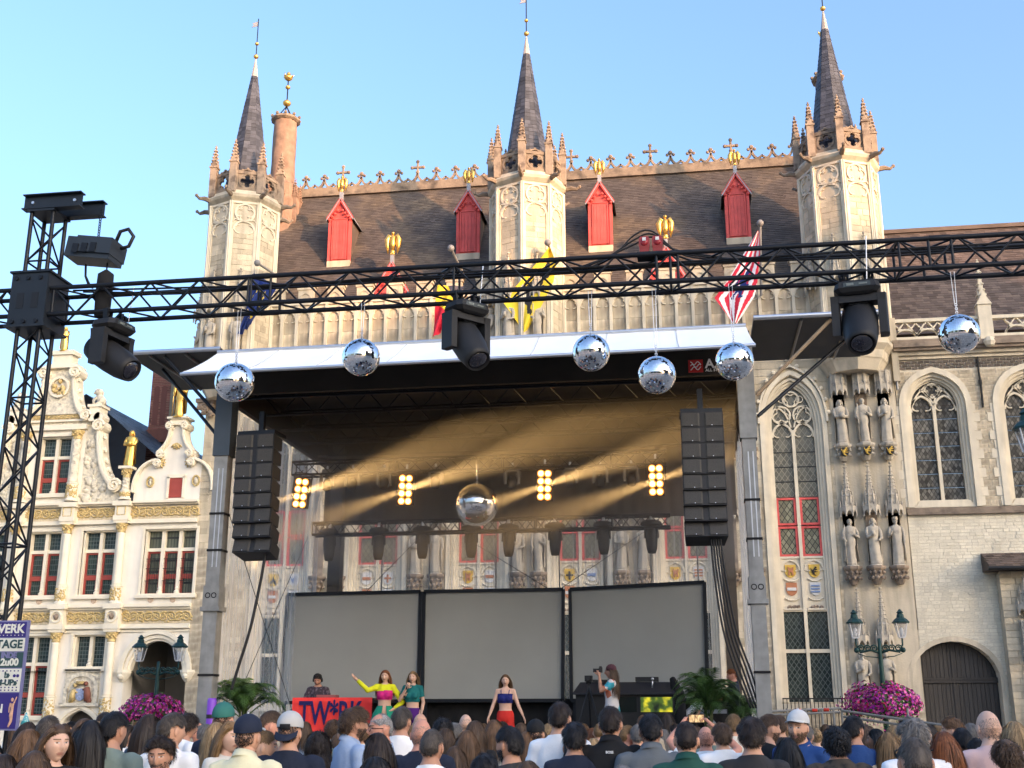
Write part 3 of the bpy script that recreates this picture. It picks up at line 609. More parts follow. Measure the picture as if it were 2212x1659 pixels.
# turrets
def octo(r, z, cx, cy=40.0): return [(cx+r*cos(k*PI/4), cy+r*sin(k*PI/4), z) for k in range(8)]
def turret(cx, name):
    r = 1.36
    m = MB(); m.loft([octo(a, z, cx) for a, z in ((.95,13.3),(1.15,13.65),(1.2,13.7),(1.28,13.95),(1.48,14.15),(1.48,14.3),(r,14.35),(r,20.95),(r+.05,21.0),(r+.16,21.10),(r+.20,21.2),(r+.10,21.30),(r+.04,21.42),(r-.25,21.42))]); t = part('turret', m, STONE, TH)
    fr = math.cos(PI/8)*r; hwf = math.sin(PI/8)*r
    tr = MB(); bl = MB(); op_ = MB()
    for k in range(8):
        a = PI/8+k*PI/4
        if sin(a) > .8: continue
        Mx = Matrix.Translation((cx,40,0)) @ Matrix.Rotation(a+PI/2, 4, 'Z')      # local -y is outward
        q = MB(); y0 = -fr-.05; y1 = -fr+.02
        for s in (-1,1): q.box(s*hwf-.07, s*hwf+.07, y0-.02, y1, 14.4, 20.95)
        q.box(-hwf,hwf,y0,y1,20.86,20.95)
        q.ribbon(arcp(0,20.48,.36,0,360,18),.06,y0,y1); cusped(q,0,20.48,.34,4,.05,y0+.01,y1,90)
        q.ribbon(roundarch(0,.40,19.75,20.12,10),.06,y0,y1)
        for s in (-1,1): q.ribbon(arcp(s*.19,19.80,.17,90-s*0,90-s*190,7),.045,y0+.01,y1); q.box(s*.42-.03,s*.42+.03,y0,y1,14.5,19.78); q.ribbon([(s*.10,20.12),(s*.36,20.2),(s*.42,20.10)],.04,y0,y1)
        tr.join(q, Mx)
        b = MB(); z = 14.5
        while z < 19.6:
            h = rng.uniform(.17,.27); x = -.38
            while x < .36:
                l = rng.uniform(.2,.5)
                if .38-x-l < .12: l = .38-x
                b.box(x+.006,x+l-.006,-fr-rng.uniform(.004,.022),-fr+.03,z+.006,min(z+h,19.62)-.006); x += l
            z += h
        bl.join(b, Mx)
        # openwork parapet panel
        f2 = math.cos(PI/8)*(r-.02); w2 = math.sin(PI/8)*(r-.02); p = MB(); ya, yb = -f2-.02, -f2+.12
        p.box(-w2,w2,ya-.03,yb,21.42,21.54); p.box(-w2,w2,ya-.02,yb,22.12,22.24)
        p.ribbon(arcp(0,21.83,.30,0,360,18),.07,ya,yb); cusped(p,0,21.83,.29,4,.06,ya+.01,yb-.02,90)
        for s in (-1,1):
            p.box(s*.40-.06,s*.40+.06,ya,yb,21.5,22.16)
            for d in (-1,1): p.prism([(s*.36,21.83+d*.29),(s*.14,21.83+d*.29),(s*.36,21.83+d*.10)],ya+.02,yb-.02)
        p.ball((0,(ya+yb)/2,22.36),.07,6)
        for s in (-1,1): p.ball((s*.2,(ya+yb)/2,22.30),.06,6); p.ribbon(bez((s*.36,22.26),(s*.2,22.26),(0,22.36),4),.05,ya+.03,yb-.03)
        op_.join(p, Mx)
    part('tracery', tr, TRIM, t); part('stones', bl, BLOCK, t, kind='stuff'); part('parapet', op_, STONE_D, t)
    for k in range(8):
        a = k*PI/4; m = MB(); pinnacle(m, cx+(r+.02)*cos(a), 40+(r+.02)*sin(a), 21.3, 22.58, 23.50, .26); part('pinnacle', m, mat('brown_stone',(.36,.285,.215),.9,var=.25,vs=3,bump=.4,bs=14,col2=(.15,.115,.09),c2s=3,c2t=.55), t)
        m = MB(); d = Vector((cos(a), sin(a), 0)); c = Vector((cx,40,21.16))+d*(r+.12)
        m.tube([c, c+d*.22+Vector((0,0,.03)), c+d*.42+Vector((0,0,-.02)), c+d*.52+Vector((0,0,.06))], [.10,.09,.06,.05], 6); m.ball(c+d*.54+Vector((0,0,.08)), .07, 6); part('gargoyle', m, STONE_D, t)
    m = MB(); m.loft([octo(rr_, z, cx) for rr_, z in ((.92,21.4),(.80,22.6),(.13,27.15))]); sp = part('spire', m, SPIRE, t)
    m = MB()
    for k in range(8):
        a0 = k*PI/4; 
        if sin(a0+PI/8) > .8: continue
        A = Vector((cos(a0), sin(a0), 0)); B = Vector((cos(a0+PI/4), sin(a0+PI/4), 0)); z = 21.7
        while z < 27.1:
            h = .17; 
            def rad(zz): return .13+(27.15-zz)/(27.15-22.6)*(.80-.13)
            ra, rb = rad(z), rad(z+h*1.1); c = Vector((cx,40,0)); L_ = (A*ra-B*ra).length; nn = max(1, round(L_/.20)); N = (A+B).normalized()
            sh = .5/nn if int(z*100) % 2 else 0
            for i in range(nn):
                t0, t1 = i/nn+.01, (i+1)/nn-.01; g = .012*rng.uniform(.5,1.5)
                pts = [c+A.lerp(B,t0)*ra+N*g+Vector((0,0,z)), c+A.lerp(B,t1)*ra+N*g+Vector((0,0,z)), c+A.lerp(B,t1)*rb+N*.003+Vector((0,0,z+h*1.1)), c+A.lerp(B,t0)*rb+N*.003+Vector((0,0,z+h*1.1)), c+A.lerp(B,t0)*ra+Vector((0,0,z)), c+A.lerp(B,t1)*ra+Vector((0,0,z))]
                m.add(pts, [(0,1,2,3),(4,5,1,0)])
            z += h
    part('spire_slates', m, SPIRE, t, kind='stuff')
    m = MB(); m.loft([octo(a, z, cx) for a, z in ((.145,27.10),(.035,27.9),(.02,27.95))]); part('spire_tip', m, mat('spire_lead',(.40,.36,.32),.6), t)
    m = MB(); m.cyl((cx,40,27.9),(cx,40,29.85),.022,6); m.cyl((cx+.66,40.05,22.6),(cx+.1,40.02,27.2),.008,4); part('finial_rod', m, IRON, t)
    for z, q in ((28.06,.11),(28.66,.085)): m = MB(); m.ball((cx,40,z), q, 12, sc=(1,1,.85)); part('gilded_ball', m, GOLD, t, True)
    m = MB(); m.prism([(cx-.02,29.72),(cx-.26,29.66),(cx-.20,29.56),(cx-.28,29.46),(cx-.02,29.5)], 39.99, 40.01); part('vane', m, LEADM, t)
    if True:     # statues round the turret at arcade level
        for k, a in enumerate((-PI/2-3*PI/8, -PI/2-PI/8, -PI/2+PI/8)):
            d = Vector((cos(a), sin(a), 0)); p = Vector((cx,40,0))+d*(fr+.12)
            m = MB(); canopy(m, p.x, p.y, 16.35, 18.2, .26); part('canopy', m, STATUE, t); m = MB(); console(m, p.x, p.y, 14.3, 14.66, .26); part('console', m, STONE_D, t)
            if name != 'right': statue(p.x, p.y, 14.68, 1.6, k+3, 'stone statue high on the %s turret just above the stage roof, %s' % (name, ('facing left','facing the square','facing right')[k]), rot=a+PI/2)
turret(-16.67, 'left'); turret(-5.40, 'middle'); turret(6.12, 'right')
# chimneys with gilded crowns
def chimney(cx, cy):
    m = MB(); n = 24; rings = []
    for i in range(28):
        t = i/27; z = 24.2+t*3.2; tw = t*2.4
        rings.append([(cx+(.50-.03*t)*(1+.10*abs(sin(4*(2*PI*j/n)+tw*2)))*cos(2*PI*j/n), cy+(.50-.03*t)*(1+.10*abs(sin(4*(2*PI*j/n)-tw*2)))*sin(2*PI*j/n), z) for j in range(n)])
    m.loft(rings); ch = part('chimney', m, mat('chimney_stone', (.27,.175,.125), .85, var=.3, vs=3, bump=.6, bs=9), TH, True)
    m = MB(); m.loft([octo(a, z, cx, cy) for a, z in ((.85,20),(.85,23.4),(.78,23.6),(.72,24.2),(.6,24.3))])
    for k in range(8):
        a = PI/8+k*PI/4; pinnacle(m, cx+.8*cos(a), cy+.8*sin(a), 22.2, 23.6, 24.4, .18)
    part('chimney_base', m, MATS['chimney_stone'], ch)
    m = MB(); m.lathe([(.55,27.35),(.66,27.42),(.66,27.5),(.58,27.56)], (cx,cy,0), 10)
    for k in range(10): m.ball((cx+.62*cos(k*.628),cy+.62*sin(k*.628),27.58),.08,6)
    part('chimney_cap', m, STONE_D, ch)
    m = MB()
    for k in range(4): a = PI/4+k*PI/2; m.cyl((cx+.5*cos(a),cy+.5*sin(a),27.4),(cx,cy,28.2),.025,5)
    m.cyl((cx,cy,28.2),(cx,cy,29.6),.03,6); part('chimney_rod', m, IRON, ch)
    for z, q in ((28.35,.19),(29.15,.12)): mm = MB(); mm.ball((cx,cy,z), q, 12, sc=(1,1,.8)); part('gilded_ball', mm, GOLD, ch, True)
    mm = MB(); mm.lathe([(.08,29.5),(.18,29.58),(.20,29.68),(.19,29.7),(.17,29.66),(.05,29.6)], (cx,cy,0), 12)
    for k in range(6): mm.tube([(cx+.19*cos(k*1.047),cy+.19*sin(k*1.047),29.66),(cx+.22*cos(k*1.047),cy+.22*sin(k*1.047),29.82)], [.04,.008], 5)
    mm.ball((cx,cy,29.82), .10, 8); part('gilded_crown', mm, GOLD, ch, True)
chimney(-16.85, 44.3); chimney(6.72, 44.3)
# low stair rail and grille in front of the right-hand window
m = MB(); m.bar((2.95,39.7,2.43),(4.95,39.7,2.43),.06,.04)
for k in range(17): m.cyl((2.97+k*.123,39.7,1.0),(2.97+k*.123,39.7,2.42),.014,6)
m.bar((2.95,39.7,1.05),(4.95,39.7,1.05),.05,.04); part('grille', m, IRON, TH)
# ------------------------------------------------------------------ old registry house on the left: cream renaissance gables with gilding
RG = thing('gabled_house', 'cream renaissance house with scrolled gables, gilded friezes and red window frames', 'building', (-22.0, 40, GZ))
AX = -23.72
def mir(x): return 2*AX-x
LX0 = mir(-17.70); RXW = -17.66
wins_up = [(-21.45,.66),(-23.63,.66),(-25.9,.66)]
ops_low = [(-25.9,.66,1.85,4.72,4.72,'q'),(-23.63,.66,1.85,4.72,4.72,'q'),(-21.55,.63,GZ,1.62,2.12,'p'),(-18.85,1.18,GZ,3.6,4.66,'r')]
w = MB(); wall_mb(w, -30, RXW, GZ, 3.45, 40.0, 40.7, [(x,h,b,3.45,3.45,'q') if k in 'q' or x > -19 else (x,h,b,s,t,k) for x,h,b,s,t,k in ops_low])
wall_mb(w, -30, RXW, 3.45, 5.05, 40.0, 40.7, [(-25.9,.66,3.45,4.72,4.72,'q'),(-23.63,.66,3.45,4.72,4.72,'q'),(-21.45,.66,3.52,4.74,4.74,'q'),(-18.85,1.18,3.45,3.6,4.66,'r')])
wall_mb(w, -30, RXW, 5.05, 9.4, 40.0, 40.7, [(-25.9,.66,6.12,8.56,8.56,'q'),(-23.63,.66,6.12,8.56,8.56,'q'),(-21.45,.66,6.12,8.56,8.56,'q'),(-18.67,1.0,6.12,8.56,8.56,'q')])
part('wall', w, CREAM, RG)
# deep passage behind the arch
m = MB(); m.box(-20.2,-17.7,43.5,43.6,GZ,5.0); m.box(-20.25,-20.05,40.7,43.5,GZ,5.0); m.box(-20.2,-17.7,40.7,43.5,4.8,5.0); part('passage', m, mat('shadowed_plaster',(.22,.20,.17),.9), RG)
m = MB()
for k, (hw, zt, y0, y1, wd) in enumerate(((1.30,4.80,39.90,40.0,.16),(1.14,4.64,39.97,40.2,.12),(1.04,4.54,40.05,40.3,.10))): m.ribbon(roundarch(-18.85,hw,3.35,zt,16),wd,y0,y1)
for s in (-1,1):
    m.lathe([(.10,3.05),(.18,3.15),(.26,3.3),(.30,3.38),(.30,3.46),(0,3.46)], (-18.85+s*1.22,40.05,0), 10)
    m.ball((-18.85+s*1.22,39.86,3.25),.12,8)
part('archway', m, CREAMG, RG)
def cross_window(xc, hw, zb, zt, zm, nl, glass_top, glass_bot, bars=False, red=True):
    m = MB(); y0, y1 = 40.16, 40.34
    m.box(xc-hw-.10, xc+hw+.10, 39.95, 40.05, zt, zt+.08); m.box(xc-hw-.16, xc+hw+.16, 39.86, 40.1, zb-.14, zb-.03); m.box(xc-hw-.12,xc+hw+.12,39.93,40.2,zb-.03,zb+.02)
    for s in (-1,1):
        m.box(xc+s*(hw+.05)-.05, xc+s*(hw+.05)+.05, 39.96, 40.05, zb, zt); m.box(xc+s*(hw-.03)-.03, xc+s*(hw-.03)+.03, 40.05, 40.34, zb, zt)
    m.box(xc-hw,xc+hw,40.05,40.34,zt-.05,zt)
    lw = 2*hw/nl
    for k in range(1, nl):
        x = xc-hw+k*lw; m.box(x-.065, x+.065, y0-.04, y1, zb, zt); m.lathe([(.10,zb),(.11,zb+.1),(.06,zb+.16),(.075,zb+.22),(.03,zb+.3)], (x,40.12,0), 8)
    if zm: m.box(xc-hw, xc+hw, y0, y1, zm-.06, zm+.06)
    o = part('window', m, CREAMG, RG)
    for k in range(nl):
        a, b = xc-hw+k*lw+.065, xc-hw+(k+1)*lw-.065
        if zm: part('pane', MB().box(a,b,40.28,40.30,zm+.06,zt-.05), glass_top, o)
        top = zm-.06 if zm else zt-.05
        if red and zm:
            mid = zb+(top-zb)*.42; f = MB()
            for z0, z1 in ((zb,mid-.02),(mid+.02,top)):
                f.box(a,a+.07,40.22,40.30,z0,z1); f.box(b-.07,b,40.22,40.30,z0,z1); f.box(a,b,40.222,40.298,z0,z0+.065); f.box(a,b,40.222,40.298,z1-.065,z1)
                part('pane', MB().box(a+.06,b-.06,40.27,40.285,z0+.05,z1-.05), glass_bot, o)
            f.box(a,b,40.225,40.295,mid-.03,mid+.03); part('casement', f, REDW, o)
        else: part('pane', MB().box(a,b,40.28,40.30,zb,top), glass_bot, o)
        if bars:
            f = MB()
            for j in range(1,6): f.cyl((a+(b-a)*j/6,40.13,zb),(a+(b-a)*j/6,40.13,top-.1),.009,5)
            for z in (zb+.5,zb+.95,zb+1.3): f.bar((a,40.13,z),(b,40.13,z),.02)
            part('grille', f, IRON, o)
GREYG = lead_mat('registry_glass', (.028,.045,.042), (.10,.12,.11), 12, 5.2, 'square', .12)
for x, hw in wins_up: cross_window(x, hw, 6.14, 8.52, 7.78, 2, GLASSQ, GREYG)
cross_window(-18.67, 1.0, 6.14, 8.52, 7.78, 3, GLASSB, GLASSB, bars=True)
for x in (-23.63,-25.9): cross_window(x, .66, 1.88, 4.70, 3.70, 2, GLASSQ, GLASSQ)
cross_window(-21.45, .62, 3.58, 4.72, None, 2, GLASSQ, GLASSQ, red=False)
m = MB(); m.box(-18.02-.35,RXW,40.3,40.32,6,6.1)
# string courses and entablatures
def course(z0, z1, d, x0=-30, x1=RXW, mt=CREAMG): part('cornice', MB().box(x0,x1,40-d,40.02,z0,z1), mt, RG)
for z0, z1, d in ((5.60,5.68,.10),(5.68,5.76,.20),(5.76,5.80,.14),(5.00,5.07,.08),(4.92,5.0,.14),(9.42,9.48,.12),(9.48,9.56,.24),(8.84,8.90,.08),(8.74,8.84,.15),(4.80,4.86,.06)): course(z0, z1, d)
def frieze(xa, xb, za, zb, seed):
    r = random.Random(seed); m = MB(); m.box(xa,xb,39.975,40.0,za,zb); p = part('frieze', m, mat('frieze_ground',(.60,.50,.33),.7,var=.25,vs=10), RG)
    m = MB(); h = zb-za; n = max(3, round((xb-xa)/(h*.62)))
    for k in range(n):
        cx = xa+(k+.5)*(xb-xa)/n; cz = (za+zb)/2; s = 1 if k % 2 else -1
        pts = [(cx+s*(h*.42*(1-t*.75))*cos(t*9+1), 39.955-.01*t, cz+(h*.40*(1-t*.75))*sin(t*9+1)) for t in [i/16 for i in range(17)]]
        m.tube(pts, [h*.075*(1-.4*i/16) for i in range(17)], 6)
        for q in range(5):
            a = r.uniform(0,6.28); rr_ = h*r.uniform(.2,.42); m.ball((cx+rr_*cos(a)*1.2, 39.95, cz+rr_*sin(a)), h*r.uniform(.07,.12), 6, sc=(r.uniform(.8,1.9),.5,r.uniform(.6,1.3)))
        m.tube([(cx-h*.5,39.96,cz-s*h*.3),(cx,39.945,cz),(cx+h*.5,39.96,cz+s*h*.3)], [h*.03,h*.07,h*.03], 6)
    part('gilded_relief', m, GOLDP, p, True)
cols = (-20.55, -22.69, mir(-22.69)-.03, mir(-20.55))
seg = [(RXW,-20.27),(-20.83,-22.40),(-22.98,mir(-22.98)),(mir(-22.4),mir(-20.83))]
for i, (b, a) in enumerate(seg):
    frieze(a, b, 5.10, 5.56, i); frieze(a, b, 8.92, 9.38, i+10)
def column(x, zb, zp, zc, twist=False, r=.155, med=True, ped=True):
    if ped:
        m = MB(); m.lathe([(r*1.5,zb),(r*1.5,zb+.06),(r*1.2,zb+.1),(r*1.2,zp-.03),(r*1.35,zp-.02),(r*1.35,zp+.03),(0,zp+.03)], (x,39.86,0), 16); o = part('column', m, CREAMG, RG)
        g_ = MB(); rr_ = random.Random(int(x*10+zb))
        for k in range(110):
            a = PI+PI*rr_.random(); z = rr_.uniform(zb+.14,zp-.08); g_.ball((x+r*1.2*cos(a),39.86+r*1.2*sin(a),z), rr_.uniform(.018,.034), 5, sc=(rr_.uniform(.7,1.6),1,rr_.uniform(.7,1.8)))
        part('gilded_relief', g_, GOLDP, o, True)
    else: o = RG
    n = 20; rings = []
    for i in range(25):
        t = i/24; z = zp+.03+(zc-zp-.03)*t; rr2 = r*(1-.14*t)
        rings.append([(x+rr2*(1+(.10*sin(3*(2*PI*j/n)+t*22) if twist else .035*cos(10*(2*PI*j/n))))*cos(2*PI*j/n), 39.86+rr2*(1+(.10*sin(3*(2*PI*j/n)+t*22) if twist else .035*cos(10*(2*PI*j/n))))*sin(2*PI*j/n), z) for j in range(n)])
    m = MB(); m.loft(rings); part('shaft', m, CREAMG if not twist else CREAMR, o, True)
    m = MB(); m.lathe([(r*.9,zc),(r*1.0,zc+.03),(r*.9,zc+.05),(r*1.05,zc+.2),(r*1.4,zc+.30),(r*1.45,zc+.34),(0,zc+.34)], (x,39.86,0), 14)
    for k in range(7): a = PI+PI*(k+.5)/7; m.ball((x+r*1.15*cos(a),39.86+r*1.15*sin(a),zc+.16+.06*(k%2)),.05,6)
    part('capital', m, GOLDP, o, True)
for x in cols:
    column(x, 5.80, 6.45, 8.40); column(x, 1.6 if x < -22 else 1.6, 2.55, 4.45)
    for zb, zt, med in ((4.80,5.86,True),(8.74,9.62,False)):
        m = MB(); m.box(x-.26,x+.26,39.70,40.0,zb+.28,zt-.24); m.box(x-.34,x+.34,39.62,40.0,zt-.24,zt-.06); m.box(x-.30,x+.30,39.66,40.0,zb+.10,zb+.28); m.box(x-.27,x+.27,39.69,40.0,zb,zb+.10); pd = part('block_pedestal', m, CREAMG, RG)
        m = MB()
        if med:
            m.ribbon(arcp(x,(zb+zt)/2+.02,.20,0,360,18),.05,39.64,39.71); part('medallion', m, CREAMG, pd); mm = MB(); mm.ball((x,39.69,(zb+zt)/2+.02),.12,10,sc=(.8,.7,1)); mm.ball((x-.03,39.66,(zb+zt)/2+.05),.07,8); part('bust', mm, STONE_D, pd, True)
        else:
            z = (zb+zt)/2+.02; m.ribbon([(x-.16,z-.16),(x+.16,z-.16),(x+.16,z+.16),(x-.16,z+.16)],.035,39.67,39.71,closed=True); part('panel_frame', m, GOLDP, pd)
# coat of arms relief above the little door
m = MB(); m.box(-22.28,-20.85,39.86,40.0,3.42,3.50); m.box(-22.33,-20.80,39.84,40.0,2.22,2.34); m.box(-22.22,-20.92,39.95,40.0,2.34,3.42)
m.ribbon(roundarch(-21.56,.56,2.90,3.34,14),.16,39.90,40.0)
for s in (-1,1): m.box(-21.56+s*.58-.07,-21.56+s*.58+.07,39.88,40.0,2.34,2.9)
arms = part('relief', m, CREAMR, RG)
m = MB(); m.tube([(-21.86,39.90,2.40),(-21.84,39.87,2.62),(-21.80,39.88,2.80)], [.10,.11,.08], 8); m.ball((-21.78,39.87,2.95),.085,8); m.tube([(-21.82,39.86,2.72),(-21.66,39.84,2.70)], .035, 6); m.ball((-21.9,39.9,2.42),.10,8); part('gilded_lion', m, GOLDP, arms, True)
m = MB(); m.tube([(-21.27,39.90,2.40),(-21.28,39.86,2.65),(-21.32,39.87,2.88)], [.12,.13,.09], 8); m.ball((-21.36,39.86,3.0),.085,8); m.tube([(-21.3,39.85,2.78),(-21.45,39.84,2.80)], .04, 6); m.ball((-21.22,39.9,2.42),.11,8); part('bear', m, mat('bear_brown',(.20,.075,.05),.7), arms, True)
m = MB(); shield(m, -21.56, 39.90, 2.62, .34, .42); part('shield', m, mat('shield_blue',(.30,.36,.52),.5,var=.4,vs=14), arms); m = MB(); m.lathe([(.08,0),(.16,.03),(.19,.12),(.15,.12),(.08,.06)], (-21.56,39.9,2.96), 10); part('gilded_crown', m, GOLDP, arms)
m = MB()
for hw, zt, y0, y1 in ((.74,2.24,39.9,40.0),(.66,2.16,39.96,40.15)): m.ribbon(pointed(-21.55,hw,1.62,zt,8,.55),.12,y0,y1)
part('door_arch', m, CREAMG, RG); part('door', MB().box(-22.3,-20.8,40.5,40.55,GZ,2.2), WOOD, RG)
for x, z in ((-19.25,5.95),(-18.4,5.95),(-21.45,5.95),(-23.6,5.95)):
    m = MB(); shield(m, x, 39.99, z, .20, .24); part('shield', m, mat('small_shield',(.52,.40,.30),.7,var=.3,vs=20), RG)
# right-hand small gable
G2 = -18.72
half = [(-20.28,9.56),(-20.28,10.05)] + bez((-20.28,10.05),(-20.25,10.95),(-19.45,11.12),8)[1:] + [(-19.45,11.40)] + bez((-19.45,11.40),(-19.0,11.7),(-18.98,12.25),8)[1:] + [(-19.08,12.45)]
poly = half + [(2*G2-x, z) for x, z in half[::-1]]
m = MB(); m.prism(poly, 40.0, 40.45); g2 = part('gable', m, CREAM, RG)
m = MB()
for s in (1,-1):
    f = (lambda x: x) if s == 1 else (lambda x: 2*G2-x)
    for wd, y0, o_ in ((.12,39.84,0),(.05,39.80,.03)):
        m.ribbon([(f(x),z) for x, z in [(-20.28,9.9)]+bez((-20.28,10.05),(-20.25,10.95),(-19.45,11.12),10)],wd,y0,40.4); m.ribbon([(f(x),z) for x, z in bez((-19.42,11.40),(-19.0,11.7),(-18.98,12.25),10)],wd,y0,40.4)
    for cx, cz, r0 in ((-19.40,10.98,.15),(-19.30,11.32,.15),(-19.02,12.40,.15)):
        pts = [(f(cx+r0*(1-t*.8)*cos(t*10)), 39.80, cz+r0*(1-t*.8)*sin(t*10)) for t in [i/18 for i in range(19)]]; m.tube(pts, .045, 6); m.cyl((f(cx),39.82,cz),(f(cx),40.4,cz),r0*1.05,12)
part('scroll', m, CREAMG, g2)
m = MB(); m.box(G2-.36,G2+.36,39.85,40.5,12.45,12.55); m.box(G2-.30,G2+.30,39.9,40.45,12.55,12.68); m.box(G2-.40,G2+.40,39.8,40.5,12.68,12.76); part('gable_cap', m, CREAMG, g2)
m = MB(); m.box(-18.98,-18.88,39.93,40.03,9.66,10.46); m.box(-18.36,-18.26,39.93,40.03,9.66,10.46); m.box(-18.98,-18.26,39.93,40.03,10.42,10.55); part('hatch_frame', m, CREAMG, g2); part('hatch', MB().box(-18.88,-18.36,39.97,40.02,9.68,10.42), REDW, g2)
for x in (-19.65, -17.85):
    m = MB(); m.ribbon([(x+.13*cos(a*.35),10.30+.19*sin(a*.35)) for a in range(19)],.05,39.93,40.0); part('medallion', m, GOLDP, g2); mm = MB(); mm.ball((x,39.98,10.30),.10,8,sc=(.8,.6,1.3)); part('bust', mm, CREAMR, g2, True)
m = MB()
for cx, cz, a0 in ((G2,11.75,-90),(G2-.62,11.02,0),(G2+.62,11.02,180)):
    for k in range(5):
        a = R(a0+(k-2)*28); m.tube([(cx,39.96,cz),(cx+.14*cos(a),39.93,cz+.14*sin(a)),(cx+.26*cos(a),39.96,cz+.26*sin(a))], [.03,.05,.01], 6)
part('gilded_leaf', m, GOLDP, g2, True)
# main gable
m = MB(); hw0 = 1.10
wall_mb(m, AX-hw0-.2, AX+hw0+.2, 9.56, 12.6, 40.0, 40.5, [(-23.63,.66,9.95,12.18,12.18,'q')]); mg = part('main_gable', m, CREAM, RG)
cross_window(-23.63, .66, 9.95, 12.18, 11.38, 2, GLASSQ, GREYG)
def fL(s): return (lambda x: x) if s == 1 else mir
for s in (1,-1):
    m = MB(); sc_ = MB(); cr = MB(); f = fL(s)
    curve = bez((-21.0,10.15),(-21.75,10.6),(-21.85,12.3),12)
    m.prism([(f(-22.42),9.56),(f(-20.85),9.56),(f(-20.85),10.1)]+[(f(x),z) for x, z in curve]+[(f(-22.0),12.55),(f(-22.42),12.6)], 40.0, 40.4)
    for wd, y0 in ((.24,39.86),(.10,39.80)): sc_.ribbon([(f(x),z) for x, z in curve], wd, y0, 40.4)
    for cx, cz, r0 in ((-21.0,10.18,.26),(-21.88,12.52,.24)):
        pts = [(f(cx+r0*(1-t*.8)*cos(t*11)), 39.78, cz+r0*(1-t*.8)*sin(t*11)) for t in [i/20 for i in range(21)]]; sc_.tube(pts, .06, 6); sc_.cyl((f(cx),39.82,cz),(f(cx),40.4,cz),r0,14)
    for x, z in curve[1::2]: sc_.ball((f(x+.13),40.0,z+.10),.10,6); sc_.ball((f(x+.2),40.0,z+.02),.06,6)
    rr_ = random.Random(3)
    for k in range(70):
        x, z = rr_.uniform(-22.35,-21.1), rr_.uniform(9.7,12.2)
        if x < -21.1-.30*((z-9.7)/.9) and not (z > 10.3 and x > -21.75): cr.ball((f(x),40.0,z), rr_.uniform(.06,.14), 7, sc=(rr_.uniform(.7,1.6),.5,rr_.uniform(.7,1.6)))
    # upper stage
    up = bez((-22.55,12.95),(-23.05,13.3),(-23.12,14.6),10)
    m.prism([(f(AX),12.6),(f(-22.3),12.6),(f(-22.3),12.95)]+[(f(x),z) for x, z in up]+[(f(-23.12),14.9),(f(AX),14.9)], 40.0, 40.4)
    for wd, y0 in ((.22,39.88),(.08,39.82)): sc_.ribbon([(f(x),z) for x, z in up], wd, y0, 40.4)
    for cx, cz, r0 in ((-23.08,14.70,.24),(-22.45,12.95,.22)): sc_.cyl((f(cx),39.80,cz),(f(cx),40.4,cz),r0,14); sc_.tube([(f(cx+r0*(1-t*.8)*cos(t*11)), 39.78, cz+r0*(1-t*.8)*sin(t*11)) for t in [i/20 for i in range(21)]], .05, 6)
    for x, z in up[1::2]: sc_.ball((f(x+.14),40.0,z+.08),.09,6)
    # lion pedestal
    sc_.box(f(-22.08)-.22,f(-22.08)+.22,39.8,40.4,12.7,13.25); sc_.box(f(-22.08)-.28,f(-22.08)+.28,39.75,40.45,13.25,13.36); sc_.cyl((f(-21.9),39.8,12.85),(f(-21.9),40.3,12.85),.2,12)
    ln = MB(); x = f(-22.08); q = -s
    ln.tube([(x-q*.14,40.1,.0+13.36),(x-q*.10,40.1,13.55),(x+q*.02,40.08,13.78)], [.16,.17,.13], 10); ln.ball((x+q*.08,40.06,13.92),.13,10); ln.ball((x+q*.02,40.08,13.88),.17,10); ln.ball((x+q*.2,40.05,13.88),.06,6)
    ln.tube([(x+q*.08,40.0,13.7),(x+q*.18,39.98,13.55),(x+q*.14,39.98,13.36)], [.07,.06,.05], 6); ln.tube([(x-q*.1,40.0,13.45),(x+q*.06,39.95,13.4)], [.09,.06], 6)
    tag(obj('lion_statue', mk('lion_statue', ln, CREAMR, True)), 'seated stone lion on the %s shoulder of the tall cream gable' % ('right' if s == 1 else 'left'), 'statue', 'stone lions on the cream gable')
    part('gable_wing', m, CREAMR, mg); part('scroll', sc_, CREAMG, mg); part('carving', cr, CREAMR, mg, True)
m = MB(); m.box(AX-.72,AX+.72,39.82,40.5,14.9,15.0); m.box(AX-.62,AX+.62,39.88,40.45,15.0,15.08); m.box(AX-.40,AX+.40,39.92,40.4,15.08,15.45); m.box(AX-.50,AX+.50,39.85,40.45,15.45,15.62); m.box(AX-1.35,AX+1.35,39.86,40.02,12.42,12.62); m.box(AX-1.25,AX+1.25,39.9,40.02,12.75,12.82); part('gable_cap', m, CREAMG, mg)
m = MB(); m.prism([(AX-.95,13.05),(AX+.95,13.05),(AX,13.55)],39.93,40.02); part('pediment', m, CREAMR, mg); frieze(AX-.95, AX+.95, 12.84, 13.04, 44)
m = MB(); m.ribbon(arcp(AX,14.15,.38,0,360,20),.10,39.9,40.0); part('medallion', m, CREAMG, mg); mm = MB(); rr_ = random.Random(9)
for k in range(16): mm.ball((AX+rr_.uniform(-.28,.28),39.95,14.15+rr_.uniform(-.28,.28)), rr_.uniform(.06,.12), 6)
part('gilded_relief', mm, GOLDP, mg, True)
for x in (-22.69, mir(-22.69)-.03): column(x, 9.62, 10.3, 12.0, twist=True, r=.17)
